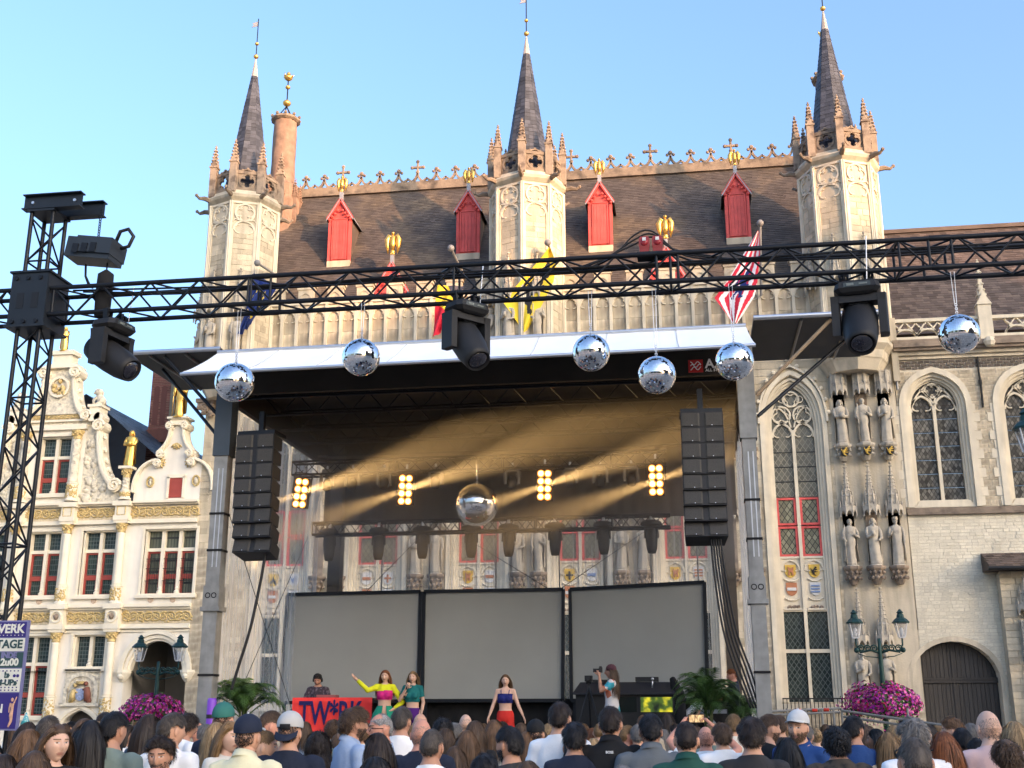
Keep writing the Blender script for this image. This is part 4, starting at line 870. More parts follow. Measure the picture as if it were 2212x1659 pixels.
# pier between the gables, with a gilded figure on it
column(-20.55, 9.62, 9.95, 10.45, twist=True, r=.15); m = MB(); m.box(-20.80,-20.30,39.62,40.1,10.78,10.88); part('pier_cap', m, CREAMG, RG)
for (x, z, h, v, lab) in ((-20.54,10.88,1.42,6,'gilded standing figure between the two cream gables'),(-18.70,12.76,1.55,1,'gilded figure topping the small right gable beside the red brick chimney'),(AX,15.62,1.0,2,'gilded figure on the very top of the tall cream gable')):
    me = STAT[v].copy(); me.materials.clear(); me.materials.append(GOLD); tag(obj('gilded_statue', me, None, (x, 39.95, z), None, (h,h,h)), lab, 'statue', 'gilded statues on the gables')
# roofs and chimney
m = MB(); zr = 14.0; xr = -22.9; m.add([(xr,40.5,zr),(xr,58,zr),(-17.3,58,9.4),(-17.3,40.5,9.4)], [(0,3,2,1)]); m.add([(xr,40.5,zr),(xr,58,zr),(-29,58,9.4),(-29,40.5,9.4)], [(0,1,2,3)]); rf = part('roof', m, BLUESLATE, RG)
m = MB(); slates(m, (-17.3,40.5,9.4), (0,1,0), (xr+17.3,0,zr-9.4), 12, math.hypot(xr+17.3,zr-9.4), .34, .20); part('slates', m, BLUESLATE, rf, kind='stuff')
CHY = 44.5; c0 = at(327,853,CHY); c1 = at(367,853,CHY); zb_ = at(327,960,CHY).z; zm_ = at(327,932,CHY).z; zt_ = at(327,790,CHY).z
m = MB(); m.box(c0.x,c1.x,CHY,CHY+.9,zb_-4,zt_); chm = part('chimney', m, MORTAR, RG); m = MB(); z = zb_-1; rowi = 0
while z < zt_:
    x = c0.x-.012-(.11 if rowi % 2 else 0)
    while x < c1.x+.01:
        a, b = max(x, c0.x-.012), min(x+.215, c1.x+.012)
        if b-a > .03: m.box(a, b, CHY-.015, CHY+.02, z, z+.062)
        x += .225
    z += .075; rowi += 1
part('bricks', m, BRICKM, chm, kind='stuff'); part('chimney_base', MB().box(c0.x-.18,c1.x+.18,CHY-.15,CHY+1,zm_-.5,zm_-.02).box(c0.x-.12,c1.x+.12,CHY-.1,CHY+1,zm_-.02,zm_+.06), BRICKM, chm)
for s in (.3,.7):
    x = c0.x+(c1.x-c0.x)*s; part('recess_shade', MB().prism([(x-.12,zm_+.25)]+roundarch(x,.12,zt_-1.05,zt_-.93,8)+[(x+.12,zm_+.25)],CHY-.022,CHY-.016), mat('recess_shade_brick',(.15,.062,.05),.9), chm)  # flat sheet proud of the bricks; recess shade is in its darker colour
# stone corner strip of the town hall and its capital
m = MB(); m.box(-17.95,-17.2,39.78,40.1,13.05,13.25); m.box(-18.0,-17.15,39.72,40.1,13.25,13.4)
for k in range(14): m.ball((-17.6+rng.uniform(-.35,.3),39.75,13.0+rng.uniform(-.25,.35)),.12,6)
part('capital', m, STONE_D, TH)

# ------------------------------------------------------------------ basilica on the right
BA = thing('church', 'pale stone church with traceried windows, openwork parapet and brown tiled roof', 'building', (9.0, 40, GZ))
BX0, BX1 = 7.46, 22.0
bops = [(8.72,1.02,8.62,12.15,13.30,'p'),(11.80,1.02,8.62,12.15,13.30,'p'),(14.9,1.02,8.62,12.15,13.30,'p')]
w = MB(); wall_mb(w, BX0, BX1, 4.6, 14.0, 40.0, 40.8, bops); wall_mb(w, BX0, BX1, GZ, 4.6, 40.0, 40.8, [(8.49,1.36,GZ,2.98,4.22,'r')]); part('wall', w, mat('pale_mortar',(.60,.54,.43),.95,var=.15,vs=5,bump=.3,bs=40), BA)
masonry(BA, BX0, 12.4, 8.62, 13.38, 40.0, .17, (.20,.46), BLOCK, bops, .16, budget=150)
masonry(BA, BX0, 12.4, GZ, 8.36, 40.0, .105, (.16,.34), RUBBLE, [(8.49,1.36,GZ,2.98,4.22,'r')], .12, budget=150, proud=(.004,.018), name='brick', sel=lambda r: r[0] < 10 and 3.5 < r[2] < 8.4 and r[1]-r[0] > .24)
part('drip_course', MB().prism([(BX0,8.36),(BX1,8.36),(BX1,8.44),(BX0,8.44)],39.86,40.1).prism([(BX0,8.44),(BX1,8.44),(BX1,8.60),(BX0,8.60)],39.95,40.1), STONE_D, BA)
def ba_window(xc):
    m = MB()
    for hw, zt, wd, y0, y1 in ((1.10,13.42,.20,39.93,40.02),(.96,13.26,.11,40.05,40.3),(.87,13.17,.11,40.14,40.36),(.80,13.10,.08,40.22,40.4)):
        m.ribbon([(xc-hw,8.62)]+pointed(xc,hw,12.1,zt,10)+[(xc+hw,8.62)],wd,y0,y1)
    m.prism([(xc-1.0,8.60),(xc+1.0,8.60),(xc+.8,8.86),(xc-.8,8.86)],40.0,40.36)
    for s in (-1,1):      # quoins
        for k in range(11): m.box(xc+s*1.2-(.09 if s>0 else .09+.12*(k%2)), xc+s*1.2+(.09+.12*(k%2) if s>0 else .09), 39.965, 40.02, 8.64+k*.32, 8.64+k*.32+.31)
    o = part('window', m, TRIM, BA)
    t = MB(); y0, y1 = 40.24, 40.36; t.box(xc-.055,xc+.055,y0-.02,y1,8.86,12.2)
    for s in (-1,1):
        lx = xc+s*.385; t.ribbon(pointed(lx,.36,12.0,12.55,7),.07,y0,y1)
        for q in (-1,1): t.ribbon(arcp(lx+q*.17,12.18,.15,90-q*30,90-q*200,6),.04,y0+.02,y1)
        t.ribbon(bez((xc,12.2),(xc+s*.1,12.65),(xc+s*.42,12.78),6),.06,y0,y1); t.ribbon(bez((xc+s*.77,12.1),(xc+s*.6,12.62),(xc+s*.15,12.95),6),.05,y0,y1)
    t.ribbon(arcp(xc,12.74,.25,0,360,16),.06,y0,y1); cusped(t,xc,12.74,.24,4,.035,y0+.02,y1,45); part('tracery', t, TRIM, o)
    for s in (-1,1):
        a, b = (xc-.77,xc-.05) if s < 0 else (xc+.05,xc+.77)
        for k in range(7): part('pane', MB().box(a,b,40.33,40.35,8.86+k*.48,8.86+k*.48+.47), GLASSS, o)
        for k in range(7): part('bar', MB().box(a,b,40.315,40.33,8.86+k*.48,8.88+k*.48), IRON, o)
    part('pane', MB().prism([(xc-.77,12.22)]+pointed(xc,.77,12.24,13.05,8)+[(xc+.77,12.22)],40.33,40.35), GLASSS, o)
for x in (8.72, 11.80, 14.9): ba_window(x)
part('iron_anchor', MB().tube([(10.27,39.93,13.8),(10.26,39.93,13.3),(10.28,39.93,12.9),(10.27,39.93,12.0)], .035, 6).cbox((10.27,39.94,12.9),(.10,.04,.16)), IRON, BA)
m = MB()
for r_ in range(3):
    x = BX0+(.1 if r_ % 2 else 0)
    while x < 12.2: m.box(x, x+.17, 39.96, 40.02, 13.46+r_*.105, 13.46+r_*.105+.075); x += .21
part('dentil_bricks', m, mat('dark_dentil',(.13,.105,.085),.9,isl=.3), BA, kind='stuff')
for z0, z1, d, mt in ((13.80,13.92,.10,STONE),(13.92,14.06,.20,STONE),(14.06,14.16,.34,STONE_D),(14.16,14.34,.42,STONE_D),(14.34,14.46,.30,STONE_D)): part('cornice', MB().box(BX0,BX1,40-d,40.1,z0,z1), mt, BA)
m = MB(); m.box(BX0,BX1,39.78,39.98,14.46,14.58); m.box(BX0,BX1,39.76,40.0,15.12,15.24)
x = BX0+.12
while x < 12.6:
    p = .74
    if abs(x+p/2-10.61) > .55:
        cx = x+p/2; m.ribbon(roundarch(cx,p/2,14.60,14.86,8),.06,39.8,39.95); m.ribbon([(x,14.62),(x+p*.28,14.95),(x+p/2,15.14),(x+p*.72,14.95),(x+p,14.62)],.05,39.8,39.95)
        for s in (-1,1): m.ribbon(bez((cx+s*p/2,15.12),(cx+s*p*.38,14.9),(cx,14.84),5),.045,39.82,39.95)
    x += p
part('parapet', m, TRIM, BA)
for x in (10.61, 13.7):
    m = MB(); m.box(x-.22,x+.22,39.62,40.05,14.3,15.6); m.prism([(x-.26,15.6),(x+.26,15.6),(x,16.05)],39.58,40.05); pinnacle(m,x,39.84,15.3,16.0,17.3,.24); m.ball((x,39.5,14.2),.2,8); part('pinnacle', m, TRIM, BA)
m = MB(); ez, ry, rz = 14.9, 46.5, 21.3; m.add([(7.3,40.5,ez),(BX1,40.5,ez),(BX1,ry,rz),(7.3,ry,rz),(7.3,52.5,ez),(BX1,52.5,ez)],[(0,1,2,3),(3,2,5,4),(0,3,4)]); rf = part('roof', m, TILE, BA)
m = MB(); slates(m,(7.3,40.5,ez),(1,0,0),(0,ry-40.5,rz-ez),7.0,math.hypot(ry-40.5,rz-ez),.26,.19); part('tiles', m, TILE, rf, kind='stuff'); part('ridge', MB().box(7.3,BX1,ry-.15,ry+.15,rz-.05,rz+.12), TILE, rf)
m = MB(); m.box(7.4,7.62,39.75,40.0,13.0,15.3); part('corner_pier', m, STONE, BA)
pole = MB(); pole.cyl((7.50,39.82,12.7),(7.50,39.82,14.0),.045,8); part('downpipe', pole, mat('zinc_pipe',(.2,.2,.2),.5,metal=.5), BA)
# barn door
dr = part('door_leaf', MB().prism([(7.13,GZ)]+roundarch(8.49,1.36,2.98,4.22,16)+[(9.85,GZ)],40.42,40.47), WOOD, BA)
n = 20
for k in range(n):
    a, b = 7.15+k*2.68/n, 7.15+(k+1)*2.68/n
    def top(x): return 2.98+1.24*math.sqrt(max(0,1-((x-8.49)/1.36)**2))-.04
    part('plank', MB().prism([(a+.006,3.10),(b-.006,3.10),(b-.006,top(b)),(a+.006,top(a))],40.395-.006*(k%2),40.43), WOOD, dr) if min(top(a),top(b)) > 3.15 else None
    part('plank', MB().box(a+.006,b-.006,40.395-.006*(k%2),40.43,GZ+.05,2.90), WOOD, dr)
part('door_rail', MB().box(7.12,9.86,40.33,40.44,2.92,3.02).box(7.12,9.86,40.30,40.40,3.02,3.09).box(8.46,8.52,40.36,40.44,GZ,4.2), WOOD, dr)
m = MB(); m.ribbon([(7.08,GZ)]+roundarch(8.49,1.44,2.98,4.30,18)+[(9.90,GZ)],.16,39.96,40.4); part('door_arch', m, STONE, BA)
# projecting stair front with a small roof at the picture's right edge
w = MB(); w.box(10.06,13.5,39.55,40.0,GZ,6.35); pr = part('stair_front', w, MORTAR, BA)
m = MB(); z = GZ
while z < 6.3:
    x = 10.05
    while x < 12.5: l = rng.uniform(.25,.5); m.box(x+.006,x+l-.006,39.53-rng.uniform(0,.015),39.58,z+.006,z+.20); x += l
    z += .21
part('stones', m, BLOCK, pr, kind='stuff')
m = MB(); m.add([(9.66,39.0,6.50),(13.5,39.0,6.50),(13.5,40.0,7.05),(9.66,40.0,7.05),(9.66,39.0,6.42),(13.5,39.0,6.42),(13.5,40.0,6.42),(9.66,40.0,6.42)],[(0,1,2,3),(4,7,6,5),(0,4,5,1),(0,3,7,4)]); lt_ = part('lean_to_roof', m, TILE, pr); m = MB(); slates(m,(9.66,39.0,6.50),(1,0,0),(0,1.0,.55),3.8,1.14,.24,.16,.02); part('tiles', m, TILE, lt_, kind='stuff'); m = MB(); m.tube([(9.6,38.98,6.44),(13.5,38.98,6.44)],.07,8); part('gutter', m, IRON, pr)
m = MB(); canopy(m,10.75,39.4,5.0,6.35,.30); canopy(m,10.80,39.4,3.55,4.8,.32,spire=False); part('canopy', m, STATUE, pr); m = MB(); console(m,10.8,39.42,1.35,1.75); part('console', m, STATUE, pr)
statue(10.8, 39.36, 1.78, 1.7, 4, 'stone statue on the projecting front at the right edge beyond the wooden door', 'statues on the church stair')
statue(10.75, 39.36, 4.95, .9, 5, 'small stone figure under the little tiled roof at the right edge', 'statues on the church stair')

# ------------------------------------------------------------------ buildings and trees across the square, behind the viewer (the tall block is added to shade the lower fronts; all show in the mirror balls)
HB = thing('shade_block', 'tall brick block added behind the viewer to shade the lower fronts', 'building', (70, -40, GZ))
d = Vector((-SUN_DIR.y, SUN_DIR.x, 0)); c = Vector((-4, 40, 0))+SUN_DIR*95
hh = 18.2+95*math.tan(SUN_EL)
m = MB(); m.loft([[c+d*13+SUN_DIR*0+Vector((0,0,z)), c-d*33+Vector((0,0,z)), c-d*33+SUN_DIR*14+Vector((0,0,z)), c+d*13+SUN_DIR*14+Vector((0,0,z))] for z in (GZ,hh-6)])
part('wall', m, mat('far_brick',(.22,.15,.11),.9,var=.2,vs=.6), HB)
m = MB(); A = [c+d*13+Vector((0,0,hh-6)), c-d*33+Vector((0,0,hh-6)), c-d*33+SUN_DIR*14+Vector((0,0,hh-6)), c+d*13+SUN_DIR*14+Vector((0,0,hh-6)), c+d*13+SUN_DIR*7+Vector((0,0,hh)), c-d*33+SUN_DIR*7+Vector((0,0,hh))]
m.add(A, [(0,1,5,4),(2,3,4,5),(0,4,3),(1,2,5)]); part('roof', m, TILE, HB)
m = MB(); m.loft([[c-d*6.0+Vector((0,0,z)), c-d*17+Vector((0,0,z)), c-d*17+SUN_DIR*11+Vector((0,0,z)), c-d*6.0+SUN_DIR*11+Vector((0,0,z))] for z in (GZ,40.5)]); part('tower', m, MATS['far_brick'], HB)  # tower block added to keep the sun off the left turret
FB = thing('row_house', 'long plain row of houses across the square, behind the viewer', 'building', (-20, -81, GZ))
part('wall', MB().box(-70,30,-86,-76,GZ,9), mat('far_render',(.30,.27,.23),.9,var=.2,vs=.3), FB); m = MB(); m.add([(-70,-76,9),(30,-76,9),(30,-81,13),(-70,-81,13),(-70,-86,9),(30,-86,9)],[(0,3,2,1),(2,3,4,5),(0,4,3),(1,2,5)]); part('roof', m, TILE, FB)
LEAF = mat('leaf_green', (.045,.085,.022), .6, var=.35, vs=1.5, isl=.4)
def tree(x, y, h, lab):
    t = thing('plane_tree', lab, 'tree', (x,y,GZ), 0, 'trees behind the viewer'); m = MB(); m.tube([(0,0,0),(.1,0,h*.3),(0,.1,h*.55)],[.35,.25,.14],8)
    for k in range(5): a = k*1.26; m.tube([(0,0,h*.35),(1.2*cos(a),1.2*sin(a),h*.55),(2.2*cos(a),2.2*sin(a),h*.72)],[.14,.09,.03],6)
    part('trunk', m, mat('bark',(.10,.08,.06),.9), t, world=False); m = MB(); rr_ = random.Random(int(x*7))
    for k in range(2600):
        a = rr_.uniform(0,6.28); u = rr_.uniform(-1,1); q = rr_.random()**.4; rad = h*.30*q*(1+.25*sin(3*a+x)*cos(2*u)); p = Vector((rad*math.sqrt(1-u*u)*cos(a), rad*math.sqrt(1-u*u)*sin(a), h*.66+h*.30*q*u)); n_ = Vector((rr_.uniform(-1,1),rr_.uniform(-1,1),rr_.uniform(-.2,1))).normalized(); e = n_.orthogonal().normalized()*.20; f = n_.cross(e).normalized()*.14
        m.add([p-e,p-f,p+e,p+f],[(0,1,2,3)])
    part('crown', m, LEAF, t, world=False)
for k, (x, y, h) in enumerate(((-24,-32,11),(-8,-36,12),(6,-34,11),(20,-38,12))): tree(x, y, h, 'broad leafy tree behind the viewer, %s of four' % ('first','second','third','last')[k])
# ------------------------------------------------------------------ the stage
def sheet_mat(name, col, op_lo, op_hi, scale=(5,5,.35)):
    m = bpy.data.materials.new(name); m.use_nodes = True; N = m.node_tree.nodes; L = m.node_tree.links; N.clear()
    out = N.new('ShaderNodeOutputMaterial'); tr = N.new('ShaderNodeBsdfTransparent'); tr.inputs[0].default_value = (.97,.97,.97,1)
    p = N.new('ShaderNodeBsdfPrincipled'); p.inputs['Base Color'].default_value = (*col,1); p.inputs['Roughness'].default_value = .35
    tl = N.new('ShaderNodeBsdfTranslucent'); tl.inputs[0].default_value = (*col,1)
    mx1 = N.new('ShaderNodeMixShader'); mx1.inputs[0].default_value = .5; L.new(p.outputs[0], mx1.inputs[1]); L.new(tl.outputs[0], mx1.inputs[2])
    tc = N.new('ShaderNodeTexCoord'); mp = N.new('ShaderNodeMapping'); mp.inputs['Scale'].default_value = scale; L.new(tc.outputs['Object'], mp.inputs[0])
    nz = N.new('ShaderNodeTexNoise'); nz.inputs['Scale'].default_value = 1.6; nz.inputs['Detail'].default_value = 6; L.new(mp.outputs[0], nz.inputs[0])
    mr = N.new('ShaderNodeMapRange'); mr.inputs[1].default_value = .38; mr.inputs[2].default_value = .72; mr.inputs[3].default_value = op_lo; mr.inputs[4].default_value = op_hi; L.new(nz.outputs['Fac'], mr.inputs[0])
    mx = N.new('ShaderNodeMixShader'); L.new(mr.outputs[0], mx.inputs[0]); L.new(tr.outputs[0], mx.inputs[1]); L.new(mx1.outputs[0], mx.inputs[2]); L.new(mx.outputs[0], out.inputs[0]); return m
FILM_S = sheet_mat('milky_plastic_film', (.72,.72,.70), .22, .62); FILM_B = sheet_mat('clear_plastic_film', (.75,.76,.76), .05, .45, (9,9,.3))  # back film's vertical opacity streaks stand in for wrinkle highlights
SX0, SX1, SY0, SY1, DECK = -8.93, 1.36, 20.8, 27.6, 1.06
ST = thing('stage', 'covered concert stage with black roof, white front flap and clear plastic side sheets', 'stage', (-3.8, 24, GZ))
m = MB(); m.box(SX0-.2,SX1+.2,SY0-.6,SY1,DECK-.12,DECK); part('deck', m, BLACKP, ST)
def drape(x0, x1, y, z0, z1, n, amp, axis='x', seed=0):
    m = MB(); rr_ = random.Random(seed); rows = []
    for i in range(7):
        z = z0+(z1-z0)*i/6
        rows.append([((x0+(x1-x0)*k/n, y+amp*sin(k*1.7+seed)*(1-.4*i/6)+amp*.5*sin(k*.53+i*.7), z) if axis == 'x' else (y+amp*sin(k*1.7+seed)*(1-.4*i/6)+amp*.5*sin(k*.53+i*.7), x0+(x1-x0)*k/n, z)) for k in range(n+1)])
    return m.loft(rows, closed=False)
part('skirt', drape(SX0-.2,SX1+.2,SY0-.62,GZ,DECK,120,.02), BLACKC, ST, True)
part('back_skirt', drape(SX0+.3,SX1+.1,26.25,DECK,2.26,110,.03,seed=2), BLACKC, ST, True)
# roof: deep dark box open below
m = MB(); Zr = 7.92; m.box(SX0,SX1,SY0,SY1+.3,8.55,8.80); m.box(SX0,SX0+.12,SY0,SY1+.3,Zr,8.55); m.box(SX1-.12,SX1,SY0,SY1+.3,Zr,8.55); m.box(SX0+.12,SX1-.12,SY0,SY0+.12,Zr+.05,8.55); rf = part('roof', m, mat('roof_skin',(.024,.020,.016),.85,var=.25,vs=1.5), ST)
for k in range(6):      # roof trusses under the skin
    y = SY0+.5+k*1.35
    for z in (Zr+.1, 8.45): rod('roof_chord', (SX0+.12,y,z),(SX1-.12,y,z),.03,BLACKM,rf)
    m = MB(); n = 26
    for i in range(n): m.cyl((SX0+.2+i*(SX1-SX0-.4)/n,y,Zr+.1 if i%2 else 8.45),(SX0+.2+(i+1)*(SX1-SX0-.4)/n,y,8.45 if i%2 else Zr+.1),.014,5)
    part('roof_brace', m, BLACKM, rf, kind='stuff')
part('rear_drape', drape(SX0+.1,SX1-.1,SY1-.15,6.45,8.5,120,.03,seed=5), mat('brown_black_drape',(.045,.033,.021),.85,var=.3,vs=2), ST, True)
F0, F1, F2, F3 = at(390,805,19.6), at(1632,742,19.6), at(1611,705,20.85), at(470,763,20.85); rows = []
for j in range(9):
    v_ = j/8; rows.append([F0.lerp(F1,k/80).lerp(F3.lerp(F2,k/80),v_)+Vector((0,0,-.045*sin(PI*v_)+.010*sin(k*.7)*sin(PI*v_)+.012*noise.noise(Vector((k*.35,v_*3,0)))-.012*(1-v_)*abs(sin(k*PI/10)))) for k in range(81)])
fp = part('front_flap', MB().loft(rows, closed=False), WHITEC, ST, True)
for k in (10,20,30,40,50,60,70):
    m = MB(); m.tube([Vector(r_[k])+Vector((0,-.006,.006)) for r_ in rows], .007, 5); part('seam', m, mat('seam_grey',(.55,.55,.54),.7), fp)
a, b = at(390,805,19.6), at(1632,742,19.6); rod('flap_edge',(a.x,19.6,a.z-.03),(b.x,19.6,b.z-.03),.035,ALU,ST); a, b = at(470,763,20.85), at(1611,705,20.85); rod('flap_edge',(a.x,20.85,a.z+.02),(b.x,20.85,b.z+.02),.04,ALU,ST)
for s, xa, xb, z in ((-1,SX0-.1,-11.0,8.92),(1,SX1+.1,3.75,9.03)):
    m = MB(); m.box(min(xa,xb),max(xa,xb),20.9,23.55,z,z+.07); wg = part('wing_panel', m, mat('wing_underside',(.022,.026,.033),.6,var=.15), ST)
    rod('wing_edge',(xa,20.88,z+.04),(xb,20.88,z+.04),.05,ALU,wg); rod('wing_edge',(xb,20.88,z+.04),(xb,23.55,z+.04),.04,GALV,wg)
    for k in (1,2): rod('wing_rib',(xa+(xb-xa)*k/2.6,20.95,z-.02),(xa+(xb-xa)*k/2.6,23.5,z-.02),.03,GALV,wg)
    for j, (t, zz) in enumerate(((.62,7.6),(.85,7.2))):
        rod('wing_strut',(xa+(xb-xa)*t,21.0+.9*j,z-.02),(xa-s*.02,21.0,zz),.035,mat('timber_strut',(.33,.24,.15),.8) if s > 0 and j == 0 else BLACKM,wg)
# corner posts: square galvanised masts with a dark upper sleeve
for x, y, wd in ((-8.82,20.95,.27),(1.24,20.95,.25),(-8.45,27.35,.30),(1.0,27.35,.30)):
    back = y > 25; m = MB(); m.box(x-wd/2,x+wd/2,y-wd/2,y+wd/2,GZ,6.75 if not back else 8.4); p = part('post', m, GALV if not back else mat('brown_post',(.10,.085,.07),.7), ST)
    if not back:
        part('sleeve', MB().box(x-wd*.62,x+wd*.62,y-wd*.62,y+wd*.62,6.75,8.5), mat('sleeve_steel',(.06,.075,.09),.5,metal=.3) if x < 0 else GALV, p)
        part('bracket', MB().box(x-wd*.58,x+wd*.58,y-wd*.58,y+wd*.58,3.85,4.25).box(x-wd*.7,x+wd*.7,y-wd*.66,y+wd*.66,3.78,3.86), GALV, p)
        m = MB()
        for q in (-.06,.06): m.ribbon(arcp(x+q,4.07,.045,0,360,12),.018,y-wd*.60,y-wd*.57)
        part('rivet', m, IRON, p)
        for z in (2.6,5.6,4.9): part('strap', MB().box(x-wd*.56,x+wd*.56,y-wd*.56,y+wd*.56,z,z+.04), BLACKC, p)
        part('groove', MB().box(x-.035,x-.015,y-wd/2-.006,y,4.6,6.5).box(x+.05,x+.07,y-wd/2-.006,y,4.6,6.5), mat('bright_edge',(.55,.56,.57),.4,metal=.5), p)
# plastic sheets
part('side_sheet', drape(21.15,27.4,-8.95,GZ,7.9,70,.035,'y',3), FILM_S, ST, True)
part('side_sheet', drape(21.15,27.4,1.33,GZ,7.9,90,.05,'y',4), FILM_S, ST, True)
part('back_sheet', drape(-8.4,1.1,27.75,2.0,6.6,130,.02,'x',6), FILM_B, ST, True)
for x in (-7.4,-6.2,-4.55,-3.0,-1.9,-.8,.3): rod('sheet_pole',(x,27.8,DECK),(x,27.8,6.5),.018 if x != -1.9 else .045,GALV,ST)
for a, b in (((-8.3,27.0,4.0),(-6.1,27.0,6.2)),((-5.2,27.0,6.0),(-3.1,27.0,4.7)),((-2.9,26.8,4.7),(-.9,26.8,6.0)),((-8.9,21.3,6.0),(-8.9,26.0,2.0)),((-8.9,21.6,1.2),(-8.9,26.5,6.0))): rod('bracing_wire',a,b,.008,IRON,ST)
# maker's sign under the roof: red square and white letters
sp = at(1508,792,20.75); m = MB(); m.box(sp.x-.18,sp.x+.09,20.70,20.72,sp.z-.12,sp.z+.12); sg = tag(obj('sign', mk('sign', m, mat('sign_red',(.45,.02,.02),.5))), 'small red square sign with white A.S lettering under the stage roof', 'sign')
m = MB()
for dz in (-.05,0,.05): m.tube([(sp.x-.14+.19*t,20.69,sp.z+dz+.03*sin(t*9+dz*30)) for t in [i/10 for i in range(11)]], .008, 5)
part('swirl', m, WHITEP, sg)
for tx, sz, dx, dz in (('A.S',.24,.13,-.05),('ALL STAGE',.075,.13,-.12)):
    t = text_mb(tx, sz, bold=.006 if sz > .1 else .001); q = MB().join(t, Matrix.Translation((sp.x+dx,20.68,sp.z+dz))); part('lettering', q, WHITEP, sg)
# projection screens
def screen(p, lab):      # p: four corners bl, br, tr, tl
    bl, br, tr, tl = [Vector(q) for q in p]; t = thing('projection_screen', lab, 'screen', bl, 0, 'projection screens across the stage')
    m = MB().add([bl,br,tr,tl],[(0,1,2,3)]); part('cloth', m, SCREEN, t)
    for a, b in ((bl,br),(br,tr),(tr,tl),(tl,bl)): f = MB(); f.bar(a+Vector((0,-.02,0)),b+Vector((0,-.02,0)),.075,.06,up=(0,-1,0)); part('frame', f, BLACKM, t)
    for q in (bl.lerp(br,.02), br.lerp(bl,.02)): f = MB(); f.box(q.x-.03,q.x+.03,q.y+.03,q.y+.09,DECK,q.z+1.0); part('leg', f, BLACKM, t)
Z0, Z1 = 2.22, 4.62
screen([(-9.17,26,Z0-.04),(-5.99,26,Z0),(-5.99,26,Z1),(-9.15,26,Z1-.02)], 'grey projection screen at the left, behind the red banner table')
screen([(-5.90,26,Z0),(-2.76,26,Z0),(-2.72,26,Z1),(-5.91,26,Z1)], 'grey projection screen in the middle, behind the woman in red trousers')
screen([(-2.57,26,Z0),(.36,25.55,Z0),(.40,25.55,4.68),(-2.57,26,Z1)], 'grey projection screen at the right, slightly turned, behind the black booth')

# ------------------------------------------------------------------ trusses and lights on the stage
def truss(name, lab, cat, a, b, s, r, rb, pitch, matl, grp=None):
    a = Vector(a); b = Vector(b); t = thing(name, lab, cat, a, 0, grp); d = (b-a); L_ = d.length; d /= L_
    up = Vector((0,0,1)) if abs(d.z) < .9 else Vector((1,0,0)); x = d.cross(up).normalized(); y = x.cross(d)
    C4 = [x*(i*s/2)+y*(j*s/2) for i, j in ((-1,-1),(1,-1),(1,1),(-1,1))]
    for c in C4: rod('chord', a+c, b+c, r, matl, t)
    n = max(2, int(round(L_/pitch))*2)
    for k in range(n):
        for f in range(4):
            c0, c1 = C4[f], C4[(f+1) % 4]
            if (k+f) % 2: c0, c1 = c1, c0
            rod('brace', a+d*(L_*k/n)+c0, a+d*(L_*(k+1)/n)+c1, rb, matl, t)
    for k in range(n//8+1):
        q = a+d*min(L_, L_*k*8/n)
        for f in range(4): rod('batten', q+C4[f], q+C4[(f+1)%4], rb*1.2, matl, t)
    return t
truss('lighting_truss', 'upper lighting truss inside the stage carrying the four bright blinders', 'truss', (-8.45,24,7.12), (-.30,24,7.12), .29, .025, .010, .58, BLACKM, 'trusses inside the stage')
truss('lighting_truss', 'lower lighting truss inside the stage with a row of hanging spotlights', 'truss', (-8.42,25.5,6.02), (-.28,25.5,6.02), .27, .03, .011, .42, BLACKM, 'trusses inside the stage')
BULB = emis('blinder_glow', (1.0,.52,.16), 2.6)
def blinder(x, y, z, rz, lab, tilt=0):
    t = thing('blinder_light', lab, 'stage light', (x,y,z), 0, 'lit blinder lights'); t.rotation_euler = (R(6), R(tilt), rz)
    m = MB(); m.box(-.17,.17,0,.12,-.33,.33); part('housing', m, BLACKP, t, world=False)
    m = MB(); m.ribbon([(-.20,-.05),(-.20,.44),(.20,.44),(.20,-.05)],.025,.02,.06); part('bracket', m, BLACKM, t, world=False)
    m = MB(); m.cbox((0,.04,.50),(.04,.05,.10)); part('clamp', m, ALU, t, world=False)
    for i in (-1,1):
        for j in range(4):
            c = (i*.075,-.01,-.245+j*.163); m = MB(); m.tube([(c[0],.0,c[2]),(c[0],-.02,c[2])],[.074,.080],14); rf_ = part('reflector', m, emis('reflector_glow',(1.0,.40,.06),.16), t, world=False)  # reflector emits faint orange in place of lamplight falling on it
            m = MB(); m.ball((c[0],-.03,c[2]),.055,10,sc=(1,.5,1)); part('lamp', m, BULB, rf_, True, world=False)
for u, v, rz, tl, lab in ((650,1065,0,7,'first blinder light from the left, beside the loudspeaker stack'),(876,1058,0,3,'second blinder light from the left, above the dancers'),(1176,1048,0,2,'third blinder light, just right of the large mirror ball'),(1417,1037,0,0,'fourth blinder light, nearest the right loudspeaker stack')):
    p = at(u,v,23.85); blinder(p.x, 23.85, p.z, rz, 'lit warm '+lab, tl)
def small_head(x, y, z, lab):
    t = thing('moving_head', lab, 'stage light', (x,y,z), 0, 'small moving heads on the upper truss'); m = MB(); m.cbox((0,0,.17),(.20,.18,.09)); part('base', m, mat('grey_plastic',(.20,.19,.17),.5), t, world=False)
    m = MB(); m.ribbon([(-.14,-.16),(-.14,.10),(-.10,.14),(.10,.14),(.14,.10),(.14,-.16)],.05,-.04,.04); part('yoke', m, MATS['grey_plastic'], t, world=False)
    m = MB(); m.tube([(0,.06,.0),(0,.02,-.08),(0,-.05,-.22)],[.07,.10,.085],12); part('head', m, BLACKP, t, True, world=False); m = MB(); m.cbox((0,0,.25),(.04,.04,.10)); part('clamp', m, ALU, t, world=False)
